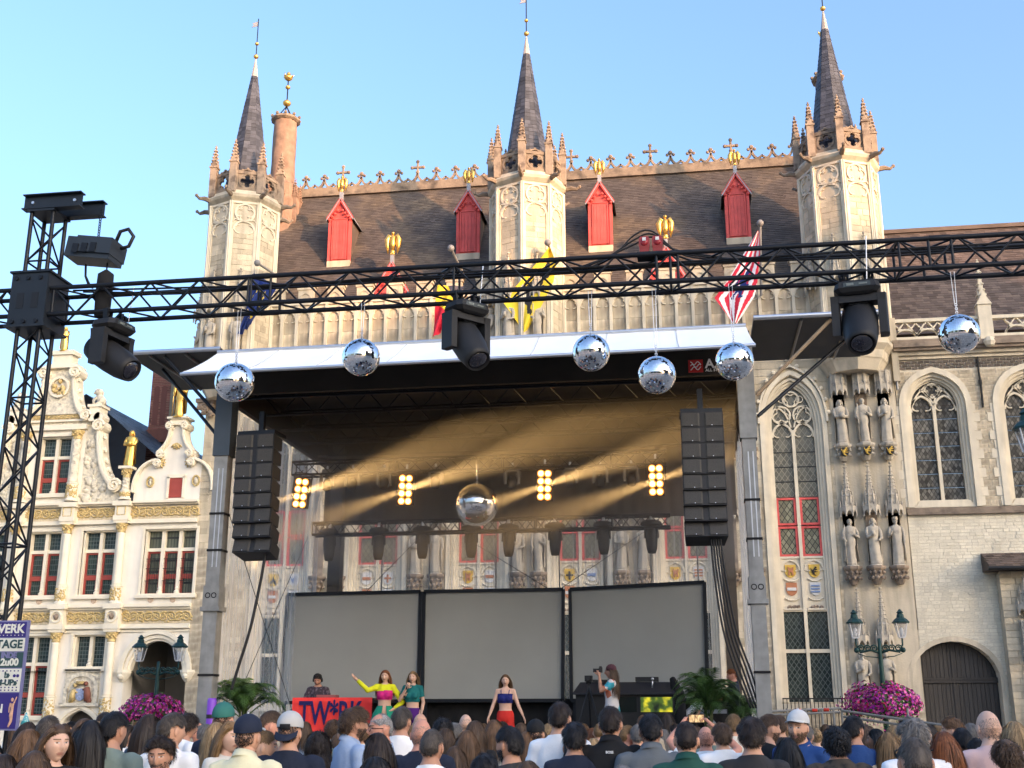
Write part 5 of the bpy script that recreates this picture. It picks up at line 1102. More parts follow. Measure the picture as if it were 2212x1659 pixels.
for k, u in enumerate((707,762,830,941,1107,1232,1297,1364)): p = at(u,1036-k*1.6,24); small_head(p.x, 24, p.z, 'small grey moving-head light on the upper truss, number %s counted from the left' % ('one','two','three','four','five','six','seven','eight')[k])
def spot(x, y, z, lab, k):
    t = thing('spotlight', lab, 'stage light', (x,y,z), R(12*(k%3)-10), 'black spotlights under the lower truss'); t.scale = (1.15,1.15,1.25); m = MB(); m.lathe([(.10,.20),(.19,.17),(.21,.13),(.19,.09),(.12,.05)],(0,0,0),10); part('base', m, BLACKP, t, True, world=False)
    m = MB(); m.tube([(-.10,0,.08),(-.11,0,-.12)],.035,6); m.tube([(.10,0,.08),(.11,0,-.12)],.035,6); part('yoke', m, BLACKP, t, world=False)
    m = MB(); m.lathe([(.06,.06),(.095,.02),(.115,-.16),(.10,-.30),(.075,-.38),(.07,-.385),(0,-.37)],(0,0,0),14); part('head', m, BLACKP, t, True, world=False); m = MB(); m.cyl((0,0,.2),(0,0,.30),.03,6); part('clamp', m, ALU, t, world=False)
for k, u in enumerate((712,818,913,1018,1099,1199,1304,1407)): p = at(u,1166-k*2.6,25.5); spot(p.x, 25.5, p.z, 'black spotlight hanging under the lower truss, %s from the left' % ('first','second','third','fourth','fifth','sixth','seventh','eighth')[k], k)
# mirror balls
def ball_mesh(rows=34, gap=.06, seed=1, jit=.035):
    mb = MB(); r_ = random.Random(seed)
    for i in range(rows):
        t0 = PI*(i+gap/2)/rows; t1 = PI*(i+1-gap/2)/rows; n = max(4, int(round(2*rows*sin(PI*(i+.5)/rows))))
        off = r_.random()
        for j in range(n):
            a0 = 2*PI*(j+off+gap/2)/n; a1 = 2*PI*(j+off+1-gap/2)/n
            c = Vector((sin((t0+t1)/2)*cos((a0+a1)/2), sin((t0+t1)/2)*sin((a0+a1)/2), cos((t0+t1)/2)))
            e = c.cross(Vector((r_.uniform(-1,1),r_.uniform(-1,1),r_.uniform(-1,1))))*r_.gauss(0,jit)
            q = Matrix.Rotation(e.length, 3, e.normalized() if e.length > 1e-6 else Vector((0,0,1)))
            P = [Vector((sin(t)*cos(a), sin(t)*sin(a), cos(t))) for t, a in ((t0,a0),(t1,a0),(t1,a1),(t0,a1))]
            mb.add([c+q@(p-c) for p in P], [(0,1,2,3)])
    return mb
BALLS = [mk('mirror_tiles', ball_mesh(36, .05, s, .03), MIRROR) for s in (1,2)]
CORE = mk('core', MB().ball((0,0,0),.985,28), mat('ball_core',(.03,.03,.035),.4), True)
CAP = mk('cap', MB().lathe([(.14,.97),(.14,1.02),(.05,1.03),(.05,1.10),(0,1.1)],(0,0,0),10), ALU, True)
BIGB = mk('mirror_tiles', ball_mesh(70, .05, 4, .02), mat('mirror_tile_big',(.93,.92,.90),.08,metal=1,var=0))
def mirror_ball(c, r, ztop, lab, v=0, big=False, grp='mirror balls hanging from the front truss'):
    t = thing('mirror_ball', lab, 'mirror ball', c, 0, None if big else grp)
    o = obj('mirror_tiles', BIGB if big else BALLS[v%2], t, None, (0,0,v*.7), (r,r,r)); o['kind'] = 'stuff'; obj('core', CORE, t, None, None, (r,r,r)); obj('cap', CAP, t, None, None, (r,r,r))
    if ztop:
        n = 5; z0 = c[2]+r*1.08
        for k in range(n): m = MB(); m.ribbon(arcp(0,0,.012,0,360,8),.006,-.003,.003); o = part('chain_link', m, ALU, t, world=False); o.location = (0,0,r*1.1+.012+k*.022); o.scale = (1,1,1.3); o.rotation_euler = (0,0,(k%2)*PI/2)
        rod('cable', (c[0]-.012,c[1],z0+.12), (c[0]-.02,c[1],ztop), .004, ALU, t); rod('cable', (c[0]+.01,c[1],z0+.12), (c[0]+.02,c[1],ztop), .004, ALU, t)
p = at(1030,1090,23.4); mirror_ball(p, .45, 6.98, 'large warm-lit mirror ball hanging inside the stage', 1, True)
# line-array loudspeakers
GRILLE = mat('speaker_grille', (.050,.046,.040), .6, var=.2, vs=60, bump=.2, bs=200)
def line_array(u0, v0, lab, yaw, y):
    p = at(u0, v0, y); t = thing('line_array', lab, 'loudspeaker', (p.x,y,p.z), yaw, 'hanging loudspeaker stacks'); z = 0; yy = 0; ang = 0
    part('bumper', MB().box(-.38,.38,-.10,.45,0,.07).box(-.05,.05,.1,.2,.07,.5), BLACKM, t, world=False)
    for k in range(8):
        ang += R(.3+k*.5); h = .290; o = MB(); w = .385
        o.add([(-w,-.12,-h+.002),(w,-.12,-h+.002),(w*.9,.36,-h+.03),(-w*.9,.36,-h+.03),(-w,-.12,-.002),(w,-.12,-.002),(w*.9,.36,-.03),(-w*.9,.36,-.03)],[(0,3,2,1),(4,5,6,7),(0,1,5,4),(1,2,6,5),(2,3,7,6),(3,0,4,7)])
        c = part('cabinet', o, BLACKP, t, world=False); c.location = (0,yy,z); c.rotation_euler = (-ang,0,0)
        f = MB().box(-w+.02,-.07,-.14,-.115,-h+.025,-.025).box(.07,w-.02,-.14,-.115,-h+.025,-.025); f.add([(-.07,-.135,-h+.025),(0,-.10,-h+.025),(.07,-.135,-h+.025),(-.07,-.135,-.025),(0,-.10,-.025),(.07,-.135,-.025)],[(0,1,4,3),(1,2,5,4)]); part('grille', f, GRILLE, c, world=False)
        for s in (-1,1): part('catch', MB().cbox((s*.18,-.142,-h+.035),(.014,.008,.014)), ALU, c, world=False)
        z -= h*cos(ang); yy += h*sin(ang)
line_array(558, 940, 'tall stack of black loudspeakers hanging beside the left stage post', R(-4), 20.75)
line_array(1514, 893, 'tall stack of black loudspeakers hanging beside the right stage post', R(3), 20.75)
def cable(name, pts, r, lab, grp=None):
    P = [Vector(p) for p in pts]; Q = []
    for i in range(len(P)-1):
        a = P[max(i-1,0)]; b = P[i]; c = P[i+1]; d = P[min(i+2,len(P)-1)]
        for k in range(6):
            t = k/6; Q.append(.5*((2*b)+(c-a)*t+(2*a-5*b+4*c-d)*t*t+(3*b-a-3*c+d)*t**3))
    Q.append(P[-1]); return solo(name, MB().tube(Q, r, 6), BLACKP, lab, 'cable', group=grp, smooth=True)
cable('cable', [at(575,1188,20.9), at(560,1270,20.9), at(540,1360,20.9), at(515,1440,20.9), at(500,1490,20.9)], .03, 'thick black cable dropping from the left loudspeaker stack to the palm')
for k in range(5): cable('cable', [at(1535+k*5,1155,20.9), at(1543+k*6,1240,20.9), at(1562+k*7,1360,20.9), at(1590+k*8,1450,20.9), at(1622+k*6,1530,20.9)], .018, 'black cable in the bundle sweeping down from the right loudspeaker stack', 'cables from the right loudspeaker stack')
# ------------------------------------------------------------------ the truss in front of the stage
TY, TZ, TS = 12.43, 6.76, .34
TXC = at(30,777,12.285).x+.145
FT = truss('front_truss', 'long black box truss spanning the square above the crowd', 'truss', (TXC-2.2,TY,TZ), (6.2,TY,TZ), TS, .030, .0125, .62, BLACKM)
for x in (-4.85, -.06, 2.9):      # bolted joints
    for i in (-1,1):
        for j in (-1,1): rod('coupler', (x-.11,TY+i*TS/2,TZ+j*TS/2), (x+.11,TY+i*TS/2,TZ+j*TS/2), .036, BLACKM, FT)
        for dx in (-.12,.12): rod('batten', (x+dx,TY+i*TS/2,TZ-TS/2), (x+dx,TY+i*TS/2,TZ+TS/2), .016, BLACKM, FT)
TW = thing('truss_tower', 'black truss tower with sleeve block and steel head beams at the left edge', 'tower', (TXC,TY,GZ))
s = .29
C4 = [(-s/2,-s/2),(s/2,-s/2),(s/2,s/2),(-s/2,s/2)]
ZT = 8.0
for cx, cy in C4: rod('chord', (TXC+cx,TY+cy,GZ), (TXC+cx,TY+cy,ZT), .026, BLACKM, TW)
n = 26
for k in range(n):
    z0, z1 = GZ+.2+(ZT-GZ-.3)*k/n, GZ+.2+(ZT-GZ-.3)*(k+1)/n
    if z1 > TZ-.3 and z0 < TZ+.3: continue
    for f in range(4):
        a, b = C4[f], C4[(f+1)%4]
        if (k+f) % 2: a, b = b, a
        rod('brace', (TXC+a[0],TY+a[1],z0), (TXC+b[0],TY+b[1],z1), .012, BLACKM, TW)
    if k % 6 == 0:
        for f in range(4): rod('batten', (TXC+C4[f][0],TY+C4[f][1],z0), (TXC+C4[(f+1)%4][0],TY+C4[(f+1)%4][1],z0), .013, BLACKM, TW)
T2 = thing('truss_tower', 'second black truss tower carrying the far right end of the front truss', 'tower', (6.1,TY,GZ))
for cx, cy in C4: rod('chord', (6.1+cx,TY+cy,GZ), (6.1+cx,TY+cy,TZ-.17), .026, BLACKM, T2)
for k in range(20):
    for f in range(4):
        a, b = C4[f], C4[(f+1)%4]
        if (k+f) % 2: a, b = b, a
        rod('brace', (6.1+a[0],TY+a[1],GZ+.2+.31*k), (6.1+b[0],TY+b[1],GZ+.51+.31*k), .012, BLACKM, T2)
h = .235; m = MB()
SLV = mat('sleeve_block_metal', (.022,.028,.036), .45, metal=.4, var=.15)
for sx, sy in ((1,0),(-1,0),(0,1),(0,-1)):      # four perforated plates of the sleeve block
    if sx: m = MB().box(TXC+sx*h-.008,TXC+sx*h+.008,TY-h,TY+h,TZ-.33,TZ+.36)
    else: m = MB().box(TXC-h,TXC+h,TY+sy*h-.008,TY+sy*h+.008,TZ-.33,TZ+.36)
    part('sleeve_plate', m, SLV, TW)
for sx in (-.10,.09):
    part('sleeve_slot', MB().box(TXC+sx-.045,TXC+sx+.045,TY-h-.012,TY-h-.007,TZ-.10,TZ+.10), mat('slot_dark',(.008,.010,.014),.6), TW)
for dx in (-.17,-.02,.14):
    for dz in (-.27,.29): part('roller', MB().cyl((TXC+dx,TY-h-.03,TZ+dz),(TXC+dx,TY-h+.01,TZ+dz),.026,10), BLACKM, TW)
for z in (TZ-.34, TZ+.36): part('sleeve_flange', MB().box(TXC-h-.03,TXC+h+.03,TY-h-.03,TY+h+.03,z,z+.025), SLV, TW)
def ibeam(x0, x1, y, z, w=.10, hh=.16):
    return MB().box(x0,x1,y-w/2,y+w/2,z,z+.014).box(x0,x1,y-w/2,y+w/2,z+hh-.014,z+hh).box(x0,x1,y-.006,y+.006,z+.014,z+hh-.014)
for i in (-1,1): part('head_beam', ibeam(TXC-.26+(.04 if i>0 else 0),TXC+.52+(.14 if i > 0 else 0),TY+i*.15,ZT,.12,.20), SLV, TW)
for x in (TXC-.14, TXC+.42): part('bolt', MB().cyl((x,TY-.17,ZT+.10),(x,TY-.14,ZT+.10),.02,10), ALU, TW)
part('head_plate', MB().box(TXC-.18,TXC+.18,TY-.20,TY+.20,ZT-.03,ZT), SLV, TW)
part('base_plate', MB().box(TXC-.45,TXC+.45,TY-.45,TY+.45,GZ,GZ+.02), SLV, TW)
# chain hoist hanging from the head beam
hx, hz = at(205,545,TY).x, at(205,545,TY).z
HO = thing('chain_hoist', 'black electric chain hoist hanging from the tower head beam', 'hoist', (hx,TY,hz)); rt = Matrix.Rotation(R(8),3,'Y')
HBM = mat('hoist_body', (.028,.036,.046), .45, metal=.2)
m = MB(); m.obox((0,0,0),(.46,.26,.20),rt); m.obox((.06,0,.02),(.36,.30,.16),rt); HO.scale = (1.3,1.3,1.3); part('housing', m, HBM, HO, world=False)
for k in range(3): part('fin', MB().obox((-.12+k*.09,-.155,-.01),(.06,.01,.09),rt), BLACKM, HO, world=False)
m = MB(); m.tube([(.20,0,.08),(.24,0,.20),(.32,0,.22),(.38,0,.14),(.34,0,.04),(.26,0,.02)],.018,8); part('handle', m, BLACKP, HO, True, world=False)
m = MB(); m.ribbon(arcp(-.06,.13,.035,0,360,12),.012,-.006,.006); part('ring', m, IRON, HO, world=False)
m = MB()
for k in range(14): m.ribbon([(.02+.010*cos(a*.785),.11+k*.026+.016*sin(a*.785)) for a in range(8)],.006,-.004,.004,closed=True)
part('chain', m, IRON, HO, world=False); m = MB(); m.tube([(-.08,0,-.12),(-.07,0,-.24),(-.02,0,-.34),(.02,0,-.36)],[.012,.012,.016,.016],6); m.tube([(.14,0,-.10),(.14,0,-.20)],.008,6); part('hook', m, IRON, HO, True, world=False)
# drive chain bag
bx = at(224,640,TY); m = MB(); m.loft([[(bx.x+w_*cos(2*PI*k/12),TY+w_*.8*sin(2*PI*k/12),z) for k in range(12)] for w_, z in ((.02,7.20),(.10,7.14),(.105,6.95),(.10,6.72),(.095,6.60),(.03,6.56))]); solo('chain_bag', m, BLACKC, 'dark cloth chain bag hanging under the hoist by the truss', 'bag', smooth=True)
# big moving heads
def big_head(u, v, lab, pan, tilt, sc=1.06):
    p = at(u, v, TY-.05); t = thing('moving_head', lab, 'stage light', (p.x,TY-.05,TZ-TS/2-.03), pan, 'large moving heads under the front truss'); t.scale = (sc,sc,sc)
    m = MB(); m.loft([[(x*a,y*b_,z) for x, y in ((-1,-.6),(-.8,-1),(.8,-1),(1,-.6),(1,.6),(.8,1),(-.8,1),(-1,.6))] for a, b_, z in ((.17,.13,-.07),(.21,.155,-.09),(.225,.165,-.15),(.19,.14,-.19),(.14,.11,-.21))]); part('base', m, BLACKP, t, world=False)
    m = MB(); m.box(-.13,.13,-.167,-.155,-.145,-.10); part('display', m, mat('display_panel',(.05,.06,.06),.25), t, world=False); [part('port', q_, mat('port_grey',(.16,.18,.17),.5), t, world=False) for q_ in (MB().box(-.10,-.03,-.172,-.165,-.135,-.11), MB().box(.02,.10,-.172,-.165,-.13,-.115))]
    for s_ in (-1,1):
        m = MB(); m.ribbon([(s_*.12-.03,-.07),(s_*.12-.04,.04),(s_*.12+.04,.04),(s_*.12+.03,-.05)],.03,-.03,.03); m.cyl((s_*.12,0,-.02),(s_*.12,0,.07),.02,8); part('clamp', m, BLACKM, t, world=False)
        m = MB(); m.loft([[(s_*.225+dx,dy*(1 if i else 1.1),z) for dx, dy in ((-.04,-.09),(.035,-.09),(.05,-.05),(.05,.05),(.035,.09),(-.04,.09))] for i, z in enumerate((-.21,-.28,-.55,-.62))]); part('yoke_arm', m, BLACKP, t, world=False)
    part('yoke_bridge', MB().box(-.20,.20,-.085,.085,-.28,-.205), BLACKP, t, world=False)
    hd = MB(); hd.loft([[(r_*(1 if abs(c_) < .8 else .95)*c_*1.0, y, r_*s_*.95) for c_, s_ in [(cos(2*PI*k/20), sin(2*PI*k/20)) for k in range(20)]] for r_, y in ((.10,.34),(.15,.30),(.178,.18),(.185,0),(.178,-.18),(.155,-.30),(.14,-.36),(.13,-.36),(.115,-.33))]); o = part('head', hd, BLACKP, t, True, world=False); o.location = (0,0,-.49); o.rotation_euler = (tilt,0,0)
    ln = MB(); ln.lathe([(.115,0),(.10,.02),(.05,.035),(0,.04)],(0,0,0),18); q = part('lens', ln, mat('lens_glass',(.02,.02,.03),.05,spec=.9), o, True, world=False); q.location = (0,-.335,0); q.rotation_euler = (PI/2,0,0)
    vt = MB()
    for k in range(7): vt.box(-.09,.09,.10+k*.022,.11+k*.022,.165,.175)
    part('vent', vt, IRON, o, world=False)
    rod('safety_wire', (p.x+.10,TY-.16,TZ-TS/2-.1), (p.x+.13,TY-.17,TZ+TS/2+.02), .006, ALU, t)
big_head(247, 700, 'large black moving-head light beside the truss tower, tipped sideways', R(78), R(32))
big_head(1008, 668, 'large black moving-head light in the middle of the front truss', R(48), R(52))
big_head(1851, 622, 'large black moving-head light on the right part of the front truss, seen head-on', R(-9), R(52), 1.10)
WORD = ('far left, beside the stage flap corner','left of the middle moving head','middle right, first of a pair','lower one of the middle pair','beside the right stage post','far right, in front of the church parapet')
for k, (u, v, r_) in enumerate(((507,826,41),(780,772,40),(1277,762,41),(1419,810,42),(1587,781,43),(2072,722,46))):
    yb = TY+(.17 if k % 2 else -.17)*0; p = at(u, v, TY); q = at(u+r_, v, TY); mirror_ball(p, (q-p).length*.985, TZ+(-TS/2), 'silver mirror ball under the front truss, '+WORD[k], k)
# two red lamps on a plate on top of the truss
p = at(1406,525,TY); RD = thing('warning_lamp', 'pair of small red lamps on a black plate on top of the truss', 'lamp', (p.x,TY,TZ+TS/2)); part('plate', MB().box(-.16,.16,-.12,.12,.03,.06), BLACKP, RD, world=False)
for s_ in (-1,1):
    m = MB(); m.loft([[(s_*.075+x*a,y*a,z) for x, y in ((-1,-.9),(1,-.9),(1,.9),(-1,.9))] for a, z in ((.05,.06),(.055,.12),(.062,.16),(.062,.24),(.045,.28))]); part('housing', m, mat('red_housing',(.28,.035,.035),.4), RD, world=False)
    m = MB(); m.ball((s_*.075,-.055,.20),.045,10,sc=(1,.5,1)); part('glass', m, mat('red_glass',(.35,.03,.04),.15), RD, True, world=False); part('sticker', MB().box(s_*.075-.02,s_*.075+.02,-.085,-.08,.21,.25), WHITEP, RD, world=False)
for k in range(3): cable('cable', [at(1230+k*20,585-k*2,TY), at(1300+k*15,560-k*6,TY), at(1370,528-k*10,TY), at(1410,512-k*6,TY), at(1460+k*10,540+k*6,TY), at(1560+k*30,556+k*4,TY)], .011, 'black cable arching over the red lamps on the truss', 'cables over the red lamps')
for k in range(4): cable('cable', [(TXC+.5+k*.1,TY-.1+k*.06,TZ+TS/2-.02)]+[(-6+i*1.6,TY-.08+k*.05+.03*sin(i*2+k),TZ+TS/2-.05-.03*abs(sin(i*1.7+k))) for i in range(7)]+[(6,TY-.05+k*.05,TZ+TS/2-.03)], .012, 'black cable lying along the top of the front truss', 'cables along the front truss')
# poster on the tower foot
pa, pb = at(0,1340,12.1), at(56,1580,12.1)
PW, PZ0, PZ1 = 1.25, at(30,1578,12.1).z, at(55,1340,12.1).z; PX1 = at(57,1400,12.1).x
PO = thing('poster_board', 'purple and cream event poster board strapped to the truss tower', 'poster', (PX1-PW/2,12.1,PZ0))
PURP = mat('poster_purple', (.032,.022,.16), .5, var=.05); CRM = mat('poster_cream', (.66,.66,.58), .5, var=.03); GRN = mat('poster_green', (.03,.07,.075), .5); LIL = mat('poster_lilac', (.17,.17,.32), .45)
Hp = PZ1-PZ0; part('backing', MB().box(-PW/2,PW/2,.0,.03,0,Hp), LIL, PO, world=False)
bands = [(.845,.985,PURP),(.715,.835,CRM),(.565,.705,GRN),(.345,.555,CRM),(.015,.335,PURP)]
for a, b, mt in bands: part('band', MB().box(-PW/2+.02,PW/2-.025,-.006,0,a*Hp,b*Hp), mt, PO, world=False)
for tx, zz, sz, mt, al, xx in (('VERK',.885,.105,CRM,'RIGHT',PW/2-.045),('TAGE',.745,.10,GRN,'RIGHT',PW/2-.045),('INDE',.655,.065,LIL,'RIGHT',PW/2-.10),('2u00',.585,.085,CRM,'RIGHT',PW/2-.07),('!»',.475,.07,GRN,'RIGHT',PW/2-.155),('M-UP»',.405,.07,GRN,'RIGHT',PW/2-.06),('N',.16,.10,CRM,'RIGHT',PW/2-.19)):
    part('lettering', MB().join(text_mb(tx, sz*1.25, al, .004, .002), Matrix.Translation((xx,-.010,zz*Hp))), mt, PO, world=False)
m = MB(); mp = MB()
for k in range(9):
    x = PW/2-.06-k*.045
    for z in (.965,.862): m.cbox((x,-.009,z*Hp),(.009,.004,.009))
    for z in (.535,.445,.385,.36): mp.cbox((x,-.009,z*Hp),(.014,.004,.014))
for x in (PW/2-.06,PW/2-.10): mp.tube([(x,-.011,.49*Hp),(x,-.007,.49*Hp)],[.018,.018],8)
part('dots', m, CRM, PO, world=False, kind='stuff'); part('dots', mp, PURP, PO, world=False, kind='stuff')
m = MB(); fx = PW/2-.085; m.tube([(fx,-.012,.13*Hp),(fx+.005,-.012,.19*Hp),(fx+.0,-.012,.24*Hp)],[.022,.016,.024],8,flat=.25); m.ball((fx-.004,-.012,.275*Hp),.017,8,sc=(1,.3,1.2)); m.tube([(fx+.02,-.012,.245*Hp),(fx+.045,-.012,.30*Hp)],[.009,.006],6,flat=.4); m.tube([(fx-.02,-.012,.245*Hp),(fx-.03,-.012,.20*Hp),(fx-.028,-.012,.16*Hp)],[.009,.008,.006],6,flat=.4); m.tube([(fx+.008,-.012,.135*Hp),(fx+.01,-.012,.08*Hp),(fx-.02,-.012,.03*Hp)],[.014,.011,.007],6,flat=.4); m.tube([(fx-.01,-.012,.135*Hp),(fx-.0,-.012,.09*Hp),(fx-.022,-.012,.035*Hp)],[.014,.010,.007],6,flat=.4); part('printed_figure', m, mat('print_skin',(.55,.32,.22),.5,var=.3,vs=30), PO, world=False)
# ------------------------------------------------------------------ flags on the town hall
def flag(P, colfn, mats, lab, nu=44, nv=66, pole=None, wave=.06, group='flags on the town hall front'):      # P(u,v) -> point of the hanging cloth
    mb = MB(); vs = [P(i/nu, j/nv) for j in range(nv+1) for i in range(nu+1)]; fs = []; ms = []
    for j in range(nv):
        for i in range(nu): fs.append((j*(nu+1)+i, j*(nu+1)+i+1, (j+1)*(nu+1)+i+1, (j+1)*(nu+1)+i)); ms.append(colfn((i+.5)/nu, (j+.5)/nv))
    mb.v = [tuple(v) for v in vs]; mb.f = fs; mb.m = ms
    b, e = Vector(pole[0]), Vector(pole[1]); t = thing('flag', lab, 'flag', b, 0, group); part('cloth', mb, mats, t, True); rod('pole', b, e, .045, mat('flagpole_grey',(.22,.22,.22),.5), t); m = MB(); m.ball(e, .13, 10); part('pole_ball', m, MATS['flagpole_grey'], t, True)
FM = {k: mat('flag_'+k, c, .8, var=.06) for k, c in dict(blue=(.010,.028,.15), gold=(.80,.58,.05), black=(.03,.028,.03), yellow=(.82,.60,.04), red=(.62,.02,.05), white=(.80,.78,.78), grey=(.10,.09,.11)).items()}
def quadP(tl, tr, br, bl, amp=.12, f=2.5):
    tl, tr, br, bl = map(Vector, (tl, tr, br, bl))
    return lambda u, v: (tl*(1-u)+tr*u)*(1-v)+(bl*(1-u)+br*u)*v+Vector((0,-amp*sin(f*2*PI*(u*.8+v*.4))*(.25+.75*v),0))
FY = 38.6
def star(u, v, cu, cv, r):
    a = math.atan2(v-cv, u-cu)+PI/2; d = math.hypot(u-cu, v-cv); k = abs(((a/(2*PI/5)) % 1)-.5)*2; return d < r*(.42+.58*k)
def eu(u, v):
    for k in range(12):
        if star(u*1.0, v*1.0, .5+.30*cos(k*PI/6), .5+.30*sin(k*PI/6), .055): return 1
    return 0
flag(quadP(at(548,590,FY),at(600,620,FY),at(540,700,FY),at(516,725,FY),.15,3), eu, [FM['blue'],FM['gold']], 'blue flag with gold stars hanging limp by the left turret', pole=(at(592,592,39.8),at(556,568,38.4)))
flag(quadP(at(945,616,FY),at(1003,618,FY),at(975,690,FY),at(933,735,FY),.15,2.5), lambda u, v: 0 if v < u*.9-.35 else (1 if v < u*.55+.30 else 2), [FM['grey'],FM['yellow'],FM['red']], 'black, yellow and red flag half hidden by the middle moving head', pole=(at(1000,590,39.8),at(974,536,38.4)))
def inpoly(x, y, P):
    c = False
    for i in range(len(P)):
        (x1, y1), (x2, y2) = P[i], P[i-1]
        if (y1 > y) != (y2 > y) and x < (x2-x1)*(y-y1)/(y2-y1)+x1: c = not c
    return c
LION = [(.60,.14),(.70,.16),(.74,.22),(.66,.26),(.70,.30),(.82,.28),(.86,.34),(.70,.37),(.72,.42),(.86,.44),(.86,.50),(.68,.50),(.62,.56),(.72,.62),(.70,.72),(.80,.76),(.78,.80),(.60,.78),(.58,.68),(.48,.62),(.42,.70),(.46,.80),(.34,.82),(.34,.66),(.38,.54),(.42,.42),(.36,.38),(.30,.50),(.20,.52),(.14,.42),(.20,.30),(.30,.28),(.26,.34),(.24,.42),(.30,.36),(.38,.28),(.48,.30),(.46,.22),(.52,.16)]
fl = lambda u, v: 1 if inpoly(u, v, LION) else 0
flag(quadP(at(1190,535,FY),at(1203,570,FY),at(1158,680,FY),at(1085,640,FY),.10,1.5), lambda u, v: 0, [FM['yellow']], 'yellow flag with a black lion beside the middle turret', pole=(at(1204,585,39.8),at(1183,524,38.4)))
bpy.data.objects[[o.name for o in bpy.data.objects if o.name.startswith('flag') and o.get('label','').startswith('yellow')][0]]
def kite(pts, amp=.08):      # cloth hung by one corner: rows between left and right outlines
    L_, R_ = pts
    def P(u, v):
        n = len(L_)-1; k = min(int(v*n), n-1); t = v*n-k
        a = Vector(L_[k]).lerp(Vector(L_[k+1]), t); b = Vector(R_[k]).lerp(Vector(R_[k+1]), t)
        return a.lerp(b, u)+Vector((0,-amp*sin(7*u+4*v),0))
    return P
for o in [o for o in bpy.data.objects if o.name.startswith('flag') and o.get('label','').startswith('yellow')]:
    for c in list(o.children): bpy.data.objects.remove(c)
    bpy.data.objects.remove(o)
flag(kite(([at(1186,535,FY),at(1150,580,FY),at(1115,620,FY),at(1086,652,FY),at(1110,685,FY),at(1130,717,FY)],[at(1188,535,FY),at(1203,570,FY),at(1196,610,FY),at(1178,645,FY),at(1158,680,FY),at(1134,718,FY)])), fl, [FM['yellow'],FM['black']], 'yellow flag with a black lion beside the middle turret', pole=(at(1204,585,39.8),at(1183,524,38.4)), nu=60, nv=80)
def brugge(u, v):
    if inpoly((u-.52)/.62+.5, (v-.46)/.52+.5, LION): return 2
    if math.hypot(u-.55,(v-.30)*1.3) < .035: return 3
    s_ = (u*.9+v*.25)*8
    return 0 if int(s_) % 2 else 1
flag(kite(([at(1636,500,FY),at(1600,560,FY),at(1570,610,FY),at(1543,645,FY),at(1565,672,FY),at(1583,697,FY)],[at(1640,500,FY),at(1641,560,FY),at(1636,610,FY),at(1630,640,FY),at(1612,668,FY),at(1592,698,FY)])), brugge, [FM['red'],FM['white'],FM['blue'],FM['gold']], 'red and white striped flag with a blue lion on the right', pole=(at(1644,640,39.8),at(1642,482,38.8)), nu=60, nv=80)
# ------------------------------------------------------------------ street lamps with flower baskets
PETAL = [mat('petal_%s' % n, c, .6, var=.2, vs=30, isl=.25) for n, c in (('magenta',(.50,.022,.26)),('purple',(.34,.018,.31)),('pink',(.74,.16,.38)),('crimson',(.50,.02,.08)),('leaf',(.05,.10,.02)))]
CLEARG = mat('lantern_glass', (.55,.55,.55), .12, var=0, spec=.6)
def street_lamp(x, y, z1, lab, sp=1.12, grp='twin-lantern street lamps'):
    t = thing('street_lamp', lab, 'street lamp', (x,y,GZ), 0, grp); H = z1-GZ-.95
    m = MB(); m.lathe([(.16,0),(.16,.5),(.10,.6),(.075,.7),(.065,H*.7),(.05,H),(.04,H+.3)],(0,0,0),12); part('post', m, GREENI, t, True, world=False)
    m = MB()
    for s_ in (-1,1):
        m.tube([(0,0,H-.05),(s_*sp*.2,0,H+.02),(s_*sp*.42,0,H-.03),(s_*sp*.5,0,H+.15),(s_*sp*.5,0,H+.30)],[.035,.03,.028,.022,.02],8)
        for cx in (.12,.26,.40): m.tube([(s_*(sp*cx+.09*(1-q*.75)*cos(q*9)),-.02,H+.06+.09*(1-q*.75)*sin(q*9)) for q in [i/14 for i in range(15)]],.018,6)
        m.tube([(s_*sp*.05,0,H-.16),(s_*sp*.3,0,H-.13),(s_*sp*.48,0,H-.06)],[.015,.012,.012],6); m.ball((s_*sp*.5,0,H+.02),.07,8)
    part('arm', m, GREENI, t, True, world=False)
    for s_ in (-1,1):
        o = MB(); c = s_*sp/2; z = H+.30
        o.lathe([(.09,z),(.10,z+.03),(.09,z+.03)],(c,0,0),4,a0=PI/4)
        for k in range(4): a = PI/4+k*PI/2; o.cyl((c+.10*cos(a),.10*sin(a),z+.02),(c+.185*cos(a),.185*sin(a),z+.36),.011,5)
        fr = part('lantern', o, WHITEP, t, world=False)
        g_ = MB(); g_.lathe([(.088,z+.03),(.17,z+.355)],(c,0,0),4,a0=PI/4); part('glass', g_, sheet_lamp, fr, world=False)
        g_ = MB(); g_.lathe([(.03,z+.03),(.05,z+.12),(.045,z+.22),(.02,z+.26)],(c,0,0),10); part('bulb', g_, WHITEP, fr, True, world=False)
        cp = MB(); cp.lathe([(.21,z+.36),(.215,z+.39),(.15,z+.46),(.09,z+.50),(.085,z+.56),(.06,z+.60),(.09,z+.62),(.05,z+.66),(.02,z+.70)],(c,0,0),8,a0=PI/8); part('cap', cp, GREENI, fr, world=False)
    return t
sheet_lamp = sheet_mat('lantern_pane', (.7,.7,.7), .15, .35)
